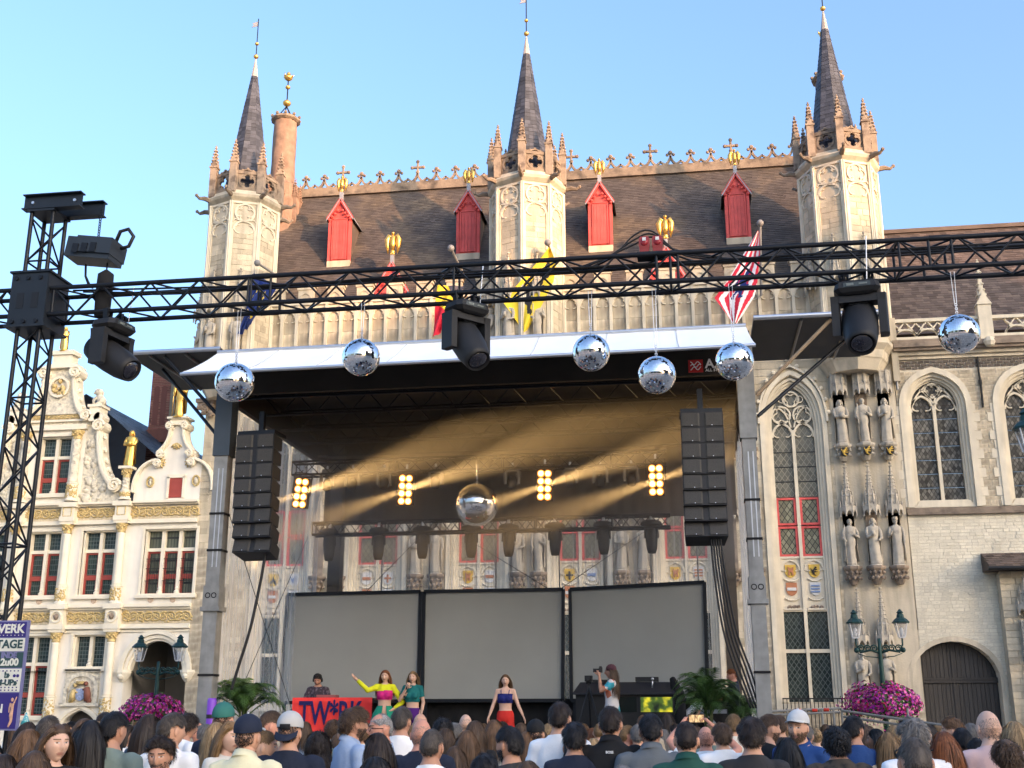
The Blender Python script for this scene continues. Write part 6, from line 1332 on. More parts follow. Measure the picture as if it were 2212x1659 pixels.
def flower_basket(x, y, z, r, lab, seed):
    t = thing('flower_basket', lab, 'flowers', (x,y,z-r*.5), 0, 'flower baskets on the street lamps'); rr_ = random.Random(seed); ms = [MB() for _ in PETAL]
    m = MB(); m.lathe([(.1,-.1),(r*.5,-.02),(r*.62,.15),(r*.6,.16)],(0,0,0),14); part('basket', m, IRON, t, world=False)
    for k in range(3800):
        a = rr_.uniform(0,2*PI); q = .62+.38*rr_.random()**.5; el = rr_.uniform(-.75,1.35); rad = r*(.88+.13*sin(3*a+seed)+.08*sin(7*a+el*5))*q
        p = Vector((rad*cos(a)*cos(el)*1.18, rad*sin(a)*cos(el)*1.1, r*.28+rad*sin(el)*(.62 if el > 0 else .55)))
        n_ = (p+Vector((rr_.gauss(0,.25),rr_.gauss(0,.25),rr_.gauss(0,.25)))).normalized(); e = n_.orthogonal().normalized(); e = Matrix.Rotation(rr_.uniform(0,6),3,n_) @ e; f = n_.cross(e)
        i = rr_.choices(range(5),[3.6,2.8,2.8,1.2,3.0])[0]; s_ = rr_.uniform(.020,.036)*(1.2 if i == 4 else 1)
        c = p+n_*s_*.3
        ms[i].add([p,c+e*s_,c+(e+f)*s_*.75,c+f*s_,c+(f-e)*s_*.75,c-e*s_,c-(e+f)*s_*.75,c-f*s_,c+(e-f)*s_*.75],[(0,1,2),(0,2,3),(0,3,4),(0,4,5),(0,5,6),(0,6,7),(0,7,8),(0,8,1)])
    for k in range(34):
        a = rr_.uniform(0,2*PI); b0 = Vector((r*.8*cos(a),r*.8*sin(a),.0)); L_ = rr_.uniform(.15,.42)
        for q in range(7):
            p = b0+Vector((.06*cos(a)*q/7+rr_.gauss(0,.02),.06*sin(a)*q/7+rr_.gauss(0,.02),-L_*q/7)); e = Vector((rr_.uniform(-1,1),rr_.uniform(-1,1),rr_.uniform(-1,1))).normalized()*.03; f = e.orthogonal().normalized()*.022; ms[4 if q % 3 else 0].add([p-e,p-f,p+e,p+f],[(0,1,2,3)])
    for i, mm in enumerate(ms): part('blossoms' if i < 4 else 'leaves', mm, PETAL[i], t, world=False, kind='stuff')
LY = 30
for u0, u1, v, ub, vb, w_, lab, fl_ in ((1846,1946,1350,1909,1498,192,'green twin-lantern street lamp in front of the church door','pink and purple flower basket on the lamp by the church door'),(303,388,1402,327,1518,132,'green twin-lantern street lamp in front of the cream archway','pink and purple flower basket on the lamp by the cream archway')):
    a, b = at(u0,v,LY), at(u1,v,LY); x = (a.x+b.x)/2; street_lamp(x, LY, a.z+.32, lab, (b-a).length)
    c = at(ub,vb,LY); q = at(ub+w_/2,vb,LY); flower_basket(c.x, LY, c.z-.05, (q-c).length*.86, fl_, int(u0))
e = at(2226,990,18.5); street_lamp(e.x+.52, 18.5, e.z+.75, 'street lamp cut off by the right edge of the picture, near the church window', 1.05)
# scaffold rail of the ramp at the right
SR = thing('scaffold_rail', 'grey scaffold tube railing with red couplers in front of the church', 'railing', (at(1800,1540,24).x,24,GZ))
for p, q in (((1640,1538),(1815,1530)),((1640,1546),(1815,1538)),((1818,1535),(2130,1580)),((1822,1548),(2130,1592))): rod('tube', at(*p,24), at(*q,24 if q[0] < 1900 else 22), .024, GALV, SR)
for u in (1700,1740,1775,1800,1818,1960): a = at(u,1530,24); rod('upright', (a.x,24,GZ), (a.x,24,a.z), .024, GALV, SR)
for u, v in ((1725,1535),(1735,1542),(1760,1534),(1785,1533),(1712,1542)): a = at(u,v,24); rod('coupler', a-Vector((.05,0,0)), a+Vector((.05,0,0)), .034, mat('coupler_red',(.6,.04,.02),.5), SR)
# ------------------------------------------------------------------ people: body, clothes, hair
def gs(x, m_, s_): return math.exp(-((x-m_)/s_)**2)
HR = 52; HC = 60
def head_pt(d, fem=False):
    dx, dy, dz = d; x, y, z = .078*dx, .098*dy, .122*dz
    if dz < 0:
        t = -dz; x *= 1-(.34 if fem else .26)*t**1.6
        y *= (1-.10*t) if dy > 0 else (1-.42*t)
    elif dy < 0: y *= 1.06
    if dy > .2:
        k = min(1,(dy-.2)/.3); ax = abs(x)
        y += k*(.021*gs(x,0,.012)*gs(z,-.026,.020)+.010*gs(x,0,.008)*gs(z,-.002,.026)-.010*gs(ax,.031,.015)*gs(z,.008,.013)+.005*gs(ax,.030,.024)*gs(z,.027,.009)
             +.006*gs(x,0,.024)*gs(z,-.062,.012)-.004*gs(x,0,.020)*gs(z,-.062,.0035)+.009*gs(x,0,.024)*gs(z,-.104,.016)+.004*gs(ax,.045,.02)*gs(z,-.022,.022)-.003*gs(x,0,.03)*gs(z,-.082,.008))
    return Vector((x,y,z))
def head_dir(i, j):
    th = PI*(i+.5)/HR; a = 2*PI*j/HC; ph = a-.5*sin(a)        # ph = 0 faces +y
    return (sin(th)*sin(ph), sin(th)*cos(ph), cos(th))
def head_mb(fem=False):       # slots: 0 skin 1 eye white 2 iris 3 lips 4 brow
    mb = MB(); rows = [[head_pt(head_dir(i,j),fem) for j in range(HC)] for i in range(HR)]
    mb.loft(rows[::-1]); o = mb.f; ms = []
    for f in mb.f:
        c = sum((Vector(mb.v[i]) for i in f), Vector())/len(f); s_ = 0
        if c.y > .05 and len(f) == 4:
            ax = abs(c.x); e = ((ax-.031)/.0135)**2+((c.z-.007)/.0062)**2
            if e < 1: s_ = 2 if abs(ax-.031) < .0065 else 1
            elif abs(ax-.033) < .020 and abs(c.z-.027-(.004 if ax < .04 else 0)) < .0048: s_ = 4
            elif ((c.x/.025)**2+((c.z+.063)/.0095)**2) < 1: s_ = 3
        ms.append(s_)
    mb.m = ms
    for s_ in (-1,1):
        mb.ball((s_*.078,-.012,-.004), .030, 10, 0, (.38,.62,1.05)); mb.ball((s_*.082,-.008,-.002), .018, 8, 0, (.4,.6,1.0))
    return mb
def hand_mb(w, d, n, curl=.5, side=1, sc=1.0):      # wrist point, finger direction, palm normal
    w = Vector(w); d = Vector(d).normalized(); n = (Vector(n)-d*Vector(n).dot(d)).normalized(); x = d.cross(n)*side; mb = MB()
    def P(a, b, c): return w+(d*a+x*b+n*c)*sc
    mb.loft([[P(a,-hw,-ht),P(a,hw,-ht),P(a,hw*1.02,0),P(a,hw,ht),P(a,-hw,ht),P(a,-hw*1.02,0)] for a, hw, ht in ((-.02,.024,.018),(.0,.026,.018),(.03,.036,.016),(.07,.041,.014),(.088,.040,.012))])
    for k, (b, L_) in enumerate(((-.031,.070),(-.010,.080),(.011,.074),(.031,.058))):
        p = P(.084,b,0); a = 0; pts = [p]; rs = [.0095*sc]
        for sg in (.45,.32,.23):
            a += curl*(.9+.1*k); p = p+(d*cos(a)+n*sin(a))*L_*sg*sc; pts.append(p); rs.append((.0090,.0082,.0065)[len(pts)-2]*sc)
        mb.tube(pts, rs, 7)
    p = P(.022,-.034,.004); q = p+(d*.6-x*.75+n*.25).normalized()*.040*sc; q2 = q+(d*.85-x*.3+n*(.2+curl*.5)).normalized()*.034*sc
    mb.tube([P(.012,-.018,.004),p,q,q2], [.016*sc,.014*sc,.011*sc,.008*sc], 7); return mb
def lerp3(a, b, t): return Vector(a).lerp(Vector(b), t)
_ev = None
def remesh(mb, vox=.017, it=3):
    me = mk('tmp', mb, MATS['black_cloth']); o = bpy.data.objects.new('tmp', me); COL.objects.link(o)
    r_ = o.modifiers.new('r','REMESH'); r_.mode = 'VOXEL'; r_.voxel_size = vox; s_ = o.modifiers.new('s','SMOOTH'); s_.iterations = it; s_.factor = .5
    dg = bpy.context.evaluated_depsgraph_get(); ev = o.evaluated_get(dg); m2 = ev.to_mesh(); v = [tuple(q.co) for q in m2.vertices]; f = [tuple(p.vertices) for p in m2.polygons]; ev.to_mesh_clear()
    bpy.data.objects.remove(o); bpy.data.meshes.remove(me); out = MB(); out.v = v; out.f = f; out.m = [0]*len(f); return out
BODY = {}
def make_body(key, fem=False, arms=None, head=(0,0), lean=0.0, legs=None, sleeve=(.55,.55), neck=1.47, hem=.86, wide=1.0, crop=None, fingers=None, top=None, bent=0, flare=.012, handn=None, vox=.017):
    """builds body, shirt, trousers meshes; arms: {-1:(elbow,wrist), 1:(elbow,wrist)} in metres, facing +y"""
    sw = (.158 if fem else .178)*wide
    arms = arms or {}
    A = {}
    for s_ in (-1,1):
        e, w = arms.get(s_, ((s_*(sw+.075),-.02,1.105),(s_*(sw+.075),.06,.85)))
        A[s_] = (Vector((s_*sw,-.005,1.395)), Vector(e), Vector(w))
    mb = MB(); n = 20
    prof = ([(.79,.0,.13,.10),(.86,-.005,.172,.125),(.93,-.005,.170,.120),(1.03,.0,.128,.095),(1.12,.004,.132,.098),(1.22,.012,.150,.118),(1.30,.008,.155,.108),(1.37,-.004,.152,.090),(1.415,-.012,.134,.078),(1.445,-.014,.096,.066),(1.475,-.012,.052,.054),(1.52,-.008,.047,.052),(1.58,.0,.048,.054)] if fem else
            [(.79,.0,.14,.105),(.86,.0,.168,.122),(.94,.0,.165,.118),(1.03,.0,.152,.108),(1.12,.002,.158,.110),(1.22,.006,.172,.118),(1.30,.004,.178,.114),(1.37,-.006,.174,.100),(1.415,-.014,.158,.086),(1.445,-.018,.122,.076),(1.478,-.018,.082,.068),(1.52,-.010,.058,.060),(1.58,.0,.056,.060)])
    def bend(z): return 0 if z < .95 else (z-.95)*math.tan(lean)
    mb.loft([[((rx*(wide if z < 1.44 else 1))*cos(2*PI*k/n), cy+bend(z)+ry*(wide**.5 if z < 1.44 else 1)*sin(2*PI*k/n), z) for k in range(n)] for z, cy, rx, ry in prof])
    if fem:
        for s_ in (-1,1): mb.ball((s_*.065,.095+bend(1.24),1.235), .062, 12)
    for s_ in (-1,1):
        S_, E_, W_ = A[s_]; S2 = S_+Vector((0,bend(1.395),0)); k = .88 if fem else 1.0
        A[s_] = (S2, E_, W_)
        mb.tube([S2+Vector((-s_*.06,0,.012)), S2, lerp3(S2,E_,.3), lerp3(S2,E_,.75), E_, lerp3(E_,W_,.3), lerp3(E_,W_,.7), W_], [.052*k,.064*k,.055*k,.047*k,.043*k,.042*k,.034*k,.026*k], 12)
    L_ = legs or {}
    for s_ in (-1,1):
        K, An = L_.get(s_, ((s_*.095,.01,.47),(s_*.10,-.02,.08)))
        mb.tube([(s_*.085,0,.88),(s_*.09,0,.80),lerp3((s_*.09,0,.80),K,.5),K,lerp3(K,An,.35),An], [.088,.085,.074,.055,.054,.036], 12)
        An = Vector(An); mb.tube([An+Vector((0,-.05,-.045)), An+Vector((0,.03,-.045)), An+Vector((s_*.01,.15,-.055))], [.034,.042,.030], 10)
    core = remesh(mb, vox)
    hm = Matrix.Translation((0,bend(1.60)+.012,1.600)) @ Matrix.Rotation(head[0],4,'Z') @ Matrix.Rotation(head[1],4,'X')
    body = MB(); body.join(core); body.join(head_mb(fem), hm)
    for s_ in (-1,1):
        S_, E_, W_ = A[s_]; d = (W_-E_).normalized(); nn = (handn or {}).get(s_) or Vector((-s_,0,0))
        if abs(d.dot(Vector(nn))) > .9: nn = Vector((0,1,0))
        body.join(hand_mb(W_, d, nn, (fingers or {}).get(s_, .35), s_))
    # clothes cut out of the body surface
    def dist_arm(p, s_):
        best = (9, 0)
        for q, (a, b) in enumerate(((A[s_][0],A[s_][1]),(A[s_][1],A[s_][2]))):
            ab = b-a; t = max(0, min(1, (p-a).dot(ab)/ab.length_squared)); dd = (p-(a+ab*t)).length
            if dd < best[0]: best = (dd, q+t)
        return best
    def cut(test, planes, off, nz, seed=0, flare=None):
        bm = bmesh.new(); vs = [bm.verts.new(v) for v in core.v]
        for f in core.f: bm.faces.new([vs[i] for i in f])
        bm.normal_update()
        for co, no, rad in planes:
            co = Vector(co); no = Vector(no); gf = [f for f in bm.faces if (f.calc_center_median()-co).length < rad]; ge = set(); gv = set()
            for f in gf: ge.update(f.edges); gv.update(f.verts)
            bmesh.ops.bisect_plane(bm, geom=gf+list(ge)+list(gv), plane_co=co, plane_no=no)
        bmesh.ops.delete(bm, geom=[f for f in bm.faces if not test(f.calc_center_median())], context='FACES')
        bmesh.ops.delete(bm, geom=[v for v in bm.verts if not v.link_faces], context='VERTS')
        bm.normal_update(); bmesh.ops.smooth_vert(bm, verts=[v for v in bm.verts if not v.is_boundary], factor=.5, use_axis_x=True, use_axis_y=True, use_axis_z=True)
        bm.normal_update(); mb2 = MB(); bm.verts.index_update()
        nl = [v.normal.copy() for v in bm.verts]
        for v, q in zip(bm.verts, nl):
            w_ = noise.noise(Vector((v.co.x*9+seed, v.co.y*9, v.co.z*5)))*nz+noise.noise(Vector((v.co.x*24, v.co.y*24+seed, v.co.z*11)))*nz*.45
            mb2.v.append(tuple(v.co+q*(off+w_+(flare(v.co) if flare else 0))))
        mb2.f = [tuple(v.index for v in f.verts) for f in bm.faces]; mb2.m = [0]*len(mb2.f); bm.free(); return mb2
    ncy = bend(neck)-.012
    pl = [((0,ncy,neck),(0,.32,1),.25), ((0,bend(hem),hem),(0,0,1),.6)]
    for s_ in (-1,1):
        t = sleeve[0 if s_ < 0 else 1]; S_, E_, W_ = A[s_]
        if t <= 1: pl.append((lerp3(S_,E_,t), (E_-S_).normalized(), .13))
        else: pl.append((lerp3(E_,W_,t-1), (W_-E_).normalized(), .13))
    def in_shirt(p):
        if p.z > 1.36 and (p.z-neck)+.32*(p.y-ncy) > 0 and abs(p.x) < .14: return False
        for s_ in (-1,1):
            dd, t = dist_arm(p, s_)
            if dd < .078 and t > .22 and (abs(p.x) > .145 or t > .8 or p.y-bend(p.z) > .13): return t < sleeve[0 if s_ < 0 else 1]
        if crop and not (crop[0] < p.z < crop[1]): return False
        return p.z > hem
    def sl_flare(p): return .006 if (abs(p.x) > sw+.01 and p.z < 1.33) else (.012*max(0,(1.2-p.z)/.3) if p.z < 1.2 else 0)
    shirt = cut(in_shirt, pl+([((0,0,crop[0]),(0,0,1),.6),((0,0,crop[1]),(0,0,1),.6)] if crop else []), .012, .011, 1, sl_flare)
    def in_pants(p):
        if p.z > 1.0 or p.z < .10: return False
        for s_ in (-1,1):
            dd, t = dist_arm(p, s_)
            if dd < .07 and t > .5 and abs(p.x) > .15: return False
        return True
    pants = cut(in_pants, [((0,0,1.0),(0,0,1),.5),((0,0,.10),(0,0,1),.6)], .010, .006, 7, lambda p: flare*max(0,(.8-p.z)))
    skin_slots = [MATS['skin_a'],MATS['eye_white'],MATS['eye_dark'],MATS['lip'],MATS['hair_dark']]
    BODY[key] = dict(body=mk('body', body, skin_slots, True), shirt=mk('shirt', shirt, MATS['black_cloth'], True), pants=mk('trousers', pants, MATS['black_cloth'], True), head=hm, A=A, bend=bend, cut=cut, da=dist_arm)
    return BODY[key]
SKIN = {k: mat('skin_'+k, c, .55, var=.08, vs=18, spec=.4, bump=.08, bs=60) for k, c in dict(a=(.60,.33,.215), b=(.48,.25,.16), c=(.68,.42,.30), d=(.26,.125,.075), red=(.62,.29,.195)).items()}
mat('eye_white',(.62,.60,.58),.3,var=0); mat('eye_dark',(.03,.02,.015),.2,var=0); mat('lip',(.46,.215,.165),.45,var=.05)
HAIR = {k: mat('hair_'+k, c, .52, var=.22, vs=14, isl=.42, spec=.35) for k, c in dict(dark=(.032,.021,.015), black=(.015,.013,.013), brown=(.085,.050,.028), chestnut=(.14,.075,.036), fair=(.21,.125,.055), blonde=(.36,.235,.115), grey=(.17,.155,.14), silver=(.36,.34,.32), ginger=(.22,.075,.025), greybrown=(.085,.068,.054)).items()}
# ---- hair
def zmin_full(f): return -.62+.52*(f+1)**1.27
def hair_mb(style, seed=0):
    r_ = random.Random(seed); mb = MB()
    P = dict(crew=(2600,.022,3,.010,0.0042), short=(3200,.050,4,.022,0.0044), messy=(2600,.105,6,.042,0.0050), thick=(3200,.085,5,.036,0.0046), wavy=(2600,.10,6,.034,0.0050), long=(2200,.46,11,.018,0.0055), longwavy=(2000,.46,13,.026,0.0058),
             bob=(2200,.25,8,.022,0.0055), curly=(900,.13,11,.045,.0080), bigcurl=(1250,.36,18,.060,.0090), pony=(1300,.13,5,.008,.0070), bald=(900,.006,2,.001,.0030), receding=(1800,.028,3,.008,0.0040), stubble=(700,.006,2,.0,.0045), beard=(900,.016,3,.004,.0050), moustache=(160,.014,3,.002,.004), bun=(1300,.13,5,.008,.0070), undercap=(900,.018,3,.006,.0045))[style]
    N_, LEN, K, thick, wid = P; up = .08
    LONG = style in ('long','longwavy','bob','bigcurl'); FACE = style in ('beard','stubble','moustache')
    def mask(d):
        dx, dy, dz = d
        if style in ('beard','stubble'):
            x, y, z = head_pt(d); lip_ = ((x/.026)**2+((z+.063)/.010)**2) < 1
            return dz < -.20 and dy > -.05 and not lip_ and not (abs(x) < .016 and z > -.048) and not (abs(x) < .05 and z > -.035)
        if style == 'moustache': x, y, z = head_pt(d); return dy > .5 and abs(x) < .034 and -.054 < z+.004*abs(x)*10 < -.040
        zm = zmin_full(dy)
        if style in ('crew','short','thick','receding','undercap','messy','wavy'):
            if dy < -.2: zm += .20*min(1,(-dy-.2)/.4)
            if abs(dx) > .55 and -.55 < dy < .35: zm = max(zm, .30-.35*abs(dy+.1))
        if style == 'undercap': return zm < dz < .42 and dy < .5
        if style == 'bald': return zm < dz < .35-.3*dy and dy < .25
        if style == 'receding': return dz > zm and not (dz > .45+.35*abs(dx) and dy > .0)
        return dz > zm
    # inner cap
    if style not in ('beard','stubble','moustache','bald','undercap'):
        idx = {}; kk = 1+thick/.10*.22
        for i in range(0, HR):
            for j in range(HC):
                ds = [head_dir(i+a, (j+b) % HC) for a, b in ((0,0),(1,0),(1,1),(0,1)) if i+a < HR]
                if len(ds) == 4 and all(mask(d) for d in ds):
                    q = []
                    for d in ds:
                        key = tuple(round(c, 4) for c in d)
                        if key not in idx:
                            edge = max(0,min(1, (d[2]-zmin_full(d[1])-.1)/.25)); p = head_pt(d); nn = noise.noise(Vector(d)*3.1+Vector((seed,0,0)))
                            idx[key] = len(mb.v); mb.v.append(tuple(p*(1+(kk-1)*edge*(1+.35*nn)+.012)))
                        q.append(idx[key])
                    mb.f.append(tuple(q[::-1])); mb.m.append(0)
        top = [idx[tuple(round(c,4) for c in head_dir(0,j))] for j in range(HC) if tuple(round(c,4) for c in head_dir(0,j)) in idx]
        if len(top) == HC: mb.f.append(tuple(top)); mb.m.append(0)
    crown = Vector((0,-.35,.94)).normalized(); cnt = 0; tries = 0
    while cnt < N_ and tries < N_*12:
        tries += 1
        u = r_.uniform(-1,1); a = r_.uniform(0,2*PI); d = Vector((math.sqrt(1-u*u)*cos(a), math.sqrt(1-u*u)*sin(a), u))
        if not mask(d): continue
        cnt += 1; trim = .45 if (not LONG and not FACE and style not in ('pony','bun','curly') and not mask((d.x,d.y,d.z-.22))) else 1; p = head_pt(d)*(1.0+(.02 if not FACE else 0)); nrm = Vector((d.x/.078,d.y/.098,d.z/.122)).normalized()
        fl = (d-crown*d.dot(crown)); fl = fl.normalized() if fl.length > .05 else Vector((r_.uniform(-1,1),r_.uniform(-1,1),0)).normalized()
        clump = .75+.55*noise.noise(d*4.3+Vector((seed*3,0,0))); jx = .10 if style in ('crew','short','receding','undercap') else .22
        if style in ('messy','thick','wavy'): fl = (fl+Vector((noise.noise(d*3+Vector((9,0,0))),noise.noise(d*3+Vector((0,9,0)))+.25,noise.noise(d*3+Vector((0,0,9)))))*(1.5 if style != 'thick' else .5)).normalized()
        if style in ('pony','bun'): fl = (Vector((0,-.11,.03))-p).normalized()
        if FACE: fl = Vector((d.x*.5,.12,-1)).normalized()
        if LONG and d.y > .15: fl = Vector(((1 if d.x > 0 else -1)*1.0, -.45, -.05)).normalized()
        elif LONG: fl = (Vector((d.x*.9+(.15 if d.x > 0 else -.15), d.y*.3-.25, -.35))).normalized()
        fl = (fl+Vector((r_.gauss(0,jx),r_.gauss(0,jx),r_.gauss(0,jx)))).normalized()
        if style == 'messy' and d.y > .25: fl = (fl+Vector(((1 if d.x > -.1 else -1)*1.2,-.2,.5))).normalized()
        L_ = trim*LEN*r_.uniform(.7,1.1)*(.55 if style == 'messy' and d.y > .55 else 1); dirv = (nrm*up+fl*(1-up)).normalized(); pts = [p]; ph = r_.uniform(0,6.28); st = L_/K; cr = r_.uniform(.008,.014); lay = r_.random(); lift = r_.random() < (.10 if style in ('messy','wavy','curly','bigcurl') else .03)
        for k in range(K):
            g_ = Vector((0,0,-1)); fr_ = (k+1)/K
            if LONG: dirv = (dirv*.62+g_*.5).normalized()
            elif style in ('pony','bun'): dirv = ((Vector((0,-.112,.035))-p).normalized()*.75+dirv*.25).normalized()
            elif not FACE: dirv = (dirv*.88+g_*.08+fl*.06).normalized()
            p = p+dirv*st; h = thick*clump*(.35+.65*lay)*min(1,.35+fr_*1.1)+(thick*.5*fr_ if lift else 0)
            if LONG:
                z = p.z; t = min(1,max(0,(-z-.08)/.20)); ex, ey = .084+.095*t+h, .100+.026*t+h
                if z > -.08:
                    q = (p.x/(.081+h))**2+(p.y/(.104+h))**2+(p.z/(.127+h*.8))**2
                    if q < 1 or style == 'bigcurl': p = p/math.sqrt(q)
                else:
                    q = (p.x/ex)**2+((p.y+.02)/ey)**2
                    if q < 1 and not (p.y > .0): s2 = 1/math.sqrt(max(q,.05)); p.x *= min(s2,1.6); p.y = (p.y+.02)*min(s2,1.6)-.02
                    if p.y > -.01: p.y += -.010
            elif not FACE:
                q = math.sqrt((p.x/(.079+h))**2+(p.y/(.102+h))**2+(p.z/(.124+h*.85))**2); p = p*(1+(1/q-1)*(1 if q < 1 else .8))
            if LONG and p.y > .015 and p.z < .075 and style != 'x':
                tt = min(1,(.075-p.z)/.05); p.x = (1 if d.x > 0 else -1)*max(abs(p.x), .062+.028*tt); p.y = p.y*(1-tt)+.015*tt
            if style in ('curly','bigcurl'):
                n2 = p.normalized(); o1 = n2.orthogonal().normalized(); pts.append(p+(o1*cos(ph+k*1.25)+n2.cross(o1)*sin(ph+k*1.25))*cr+n2*cr*.5*sin(ph*2+k*1.25))
            elif style in ('longwavy','wavy'): pts.append(p+Vector((cos(ph+k*.9),sin(ph+k*.9),0))*.006)
            else: pts.append(p.copy())
        w_ = wid*r_.uniform(.6,1.2); side = dirv.cross(nrm); side = side.normalized() if side.length > .05 else nrm.orthogonal().normalized(); tw = r_.uniform(-.3,.3); side = (side*cos(tw)+nrm*sin(tw))
        o = len(mb.v)
        for k, q in enumerate(pts):
            ww = w_*(1-.75*(k/K)**2)*.5; mb.v.append(tuple(q-side*ww)); mb.v.append(tuple(q+side*ww))
        for k in range(K): mb.f.append((o+2*k,o+2*k+1,o+2*k+3,o+2*k+2)); mb.m.append(0)
    if style in ('pony','bun'):
        c = Vector((0,-.125,.03))
        if style == 'bun':
            for k in range(60):
                a = r_.uniform(0,6.28); b = r_.uniform(0,PI); mb.tube([c+Vector((.045*sin(b+t)*cos(a+t*.6),-.02+.04*sin(b+t)*sin(a+t*.6),.045*cos(b+t))) for t in (0,.4,.8,1.2)], [.006]*4, 4)
        else:
            for k in range(170):
                x0 = r_.gauss(0,.014); y0 = r_.gauss(0,.012); L_ = r_.uniform(.22,.34); pts = [c+Vector((x0*.5,y0*.5,0))]
                for t in range(1,8): q = t/7; pts.append(c+Vector((x0*(1+1.6*sin(q*2.6)), -.035*sin(q*2.2)+y0*(1+q), -L_*q**1.15)))
                o = len(mb.v)
                for t, q in enumerate(pts): ww = .005*(1-.6*t/7); mb.v.append((q.x-ww,q.y,q.z)); mb.v.append((q.x+ww,q.y,q.z))
                for t in range(7): mb.f.append((o+2*t,o+2*t+1,o+2*t+3,o+2*t+2)); mb.m.append(0)
    return mb
_hair = {}
def hair_mesh(style, seed=0):
    k = (style, seed)
    if k not in _hair: _hair[k] = mk('hair', hair_mb(style, seed+len(style)), HAIR['dark'], True)
    return _hair[k]
def cap_mesh_parts():
    cr = MB(); n = 28; rows = []
    for i in range(10):
        th = PI/2*(i/9)*1.12; rows.append([Vector((.091*sin(th)*sin(2*PI*j/n)*(1+.015*abs(sin(3*2*PI*j/n))), .111*sin(th)*cos(2*PI*j/n)-.004, .040+.098*cos(th))) for j in range(n)])
    cr.loft(rows[::-1], False, True)
    vz = MB(); up = []; lo = []
    rr1 = [(sin(a)*.089, cos(a)*.107) for a in [R(-62+124*k/12) for k in range(13)]]
    vz.loft([[(x, y, .034) for x, y in rr1], [(x*1.0, y+.075*cos(R(-62+124*k/12))**.7, .030-.012*abs(sin(R(-62+124*k/12)))) for k, (x, y) in enumerate(rr1)], [(x*1.0, y+.074*cos(R(-62+124*k/12))**.7, .025-.012*abs(sin(R(-62+124*k/12)))) for k, (x, y) in enumerate(rr1)], [(x, y, .029) for x, y in rr1]], closed=False)
    bt = MB().ball((0,-.004,.139), .009, 8)
    return mk('cap_crown', cr, BLACKC, True), mk('visor', vz, BLACKC, True), mk('button', bt, BLACKC, True)
CAPM = None
CLOTH = {k: mat('cloth_'+k, c, .85, var=.10, vs=5, bump=.15, bs=60) for k, c in dict(white=(.86,.85,.83), offwhite=(.74,.69,.58), cream=(.80,.74,.48), navy=(.014,.020,.040), black=(.012,.012,.013), charcoal=(.030,.030,.032), grey=(.13,.145,.155), sage=(.17,.22,.19), denim=(.10,.17,.26), lightblue=(.34,.43,.58), green=(.016,.075,.055), blue=(.018,.06,.20), maroon=(.10,.022,.022), pink=(.60,.42,.40), brown=(.060,.045,.035), yellow=(.72,.74,.02), magenta=(.62,.02,.20), teal=(.010,.15,.15), purple=(.075,.012,.17), red=(.62,.030,.022), royal=(.012,.018,.14), jade=(.012,.26,.16), jeans=(.035,.05,.085), beige=(.42,.34,.24)).items()}
def set_mats(o, mats):
    for i, m_ in enumerate(mats): o.material_slots[i].link = 'OBJECT'; o.material_slots[i].material = m_
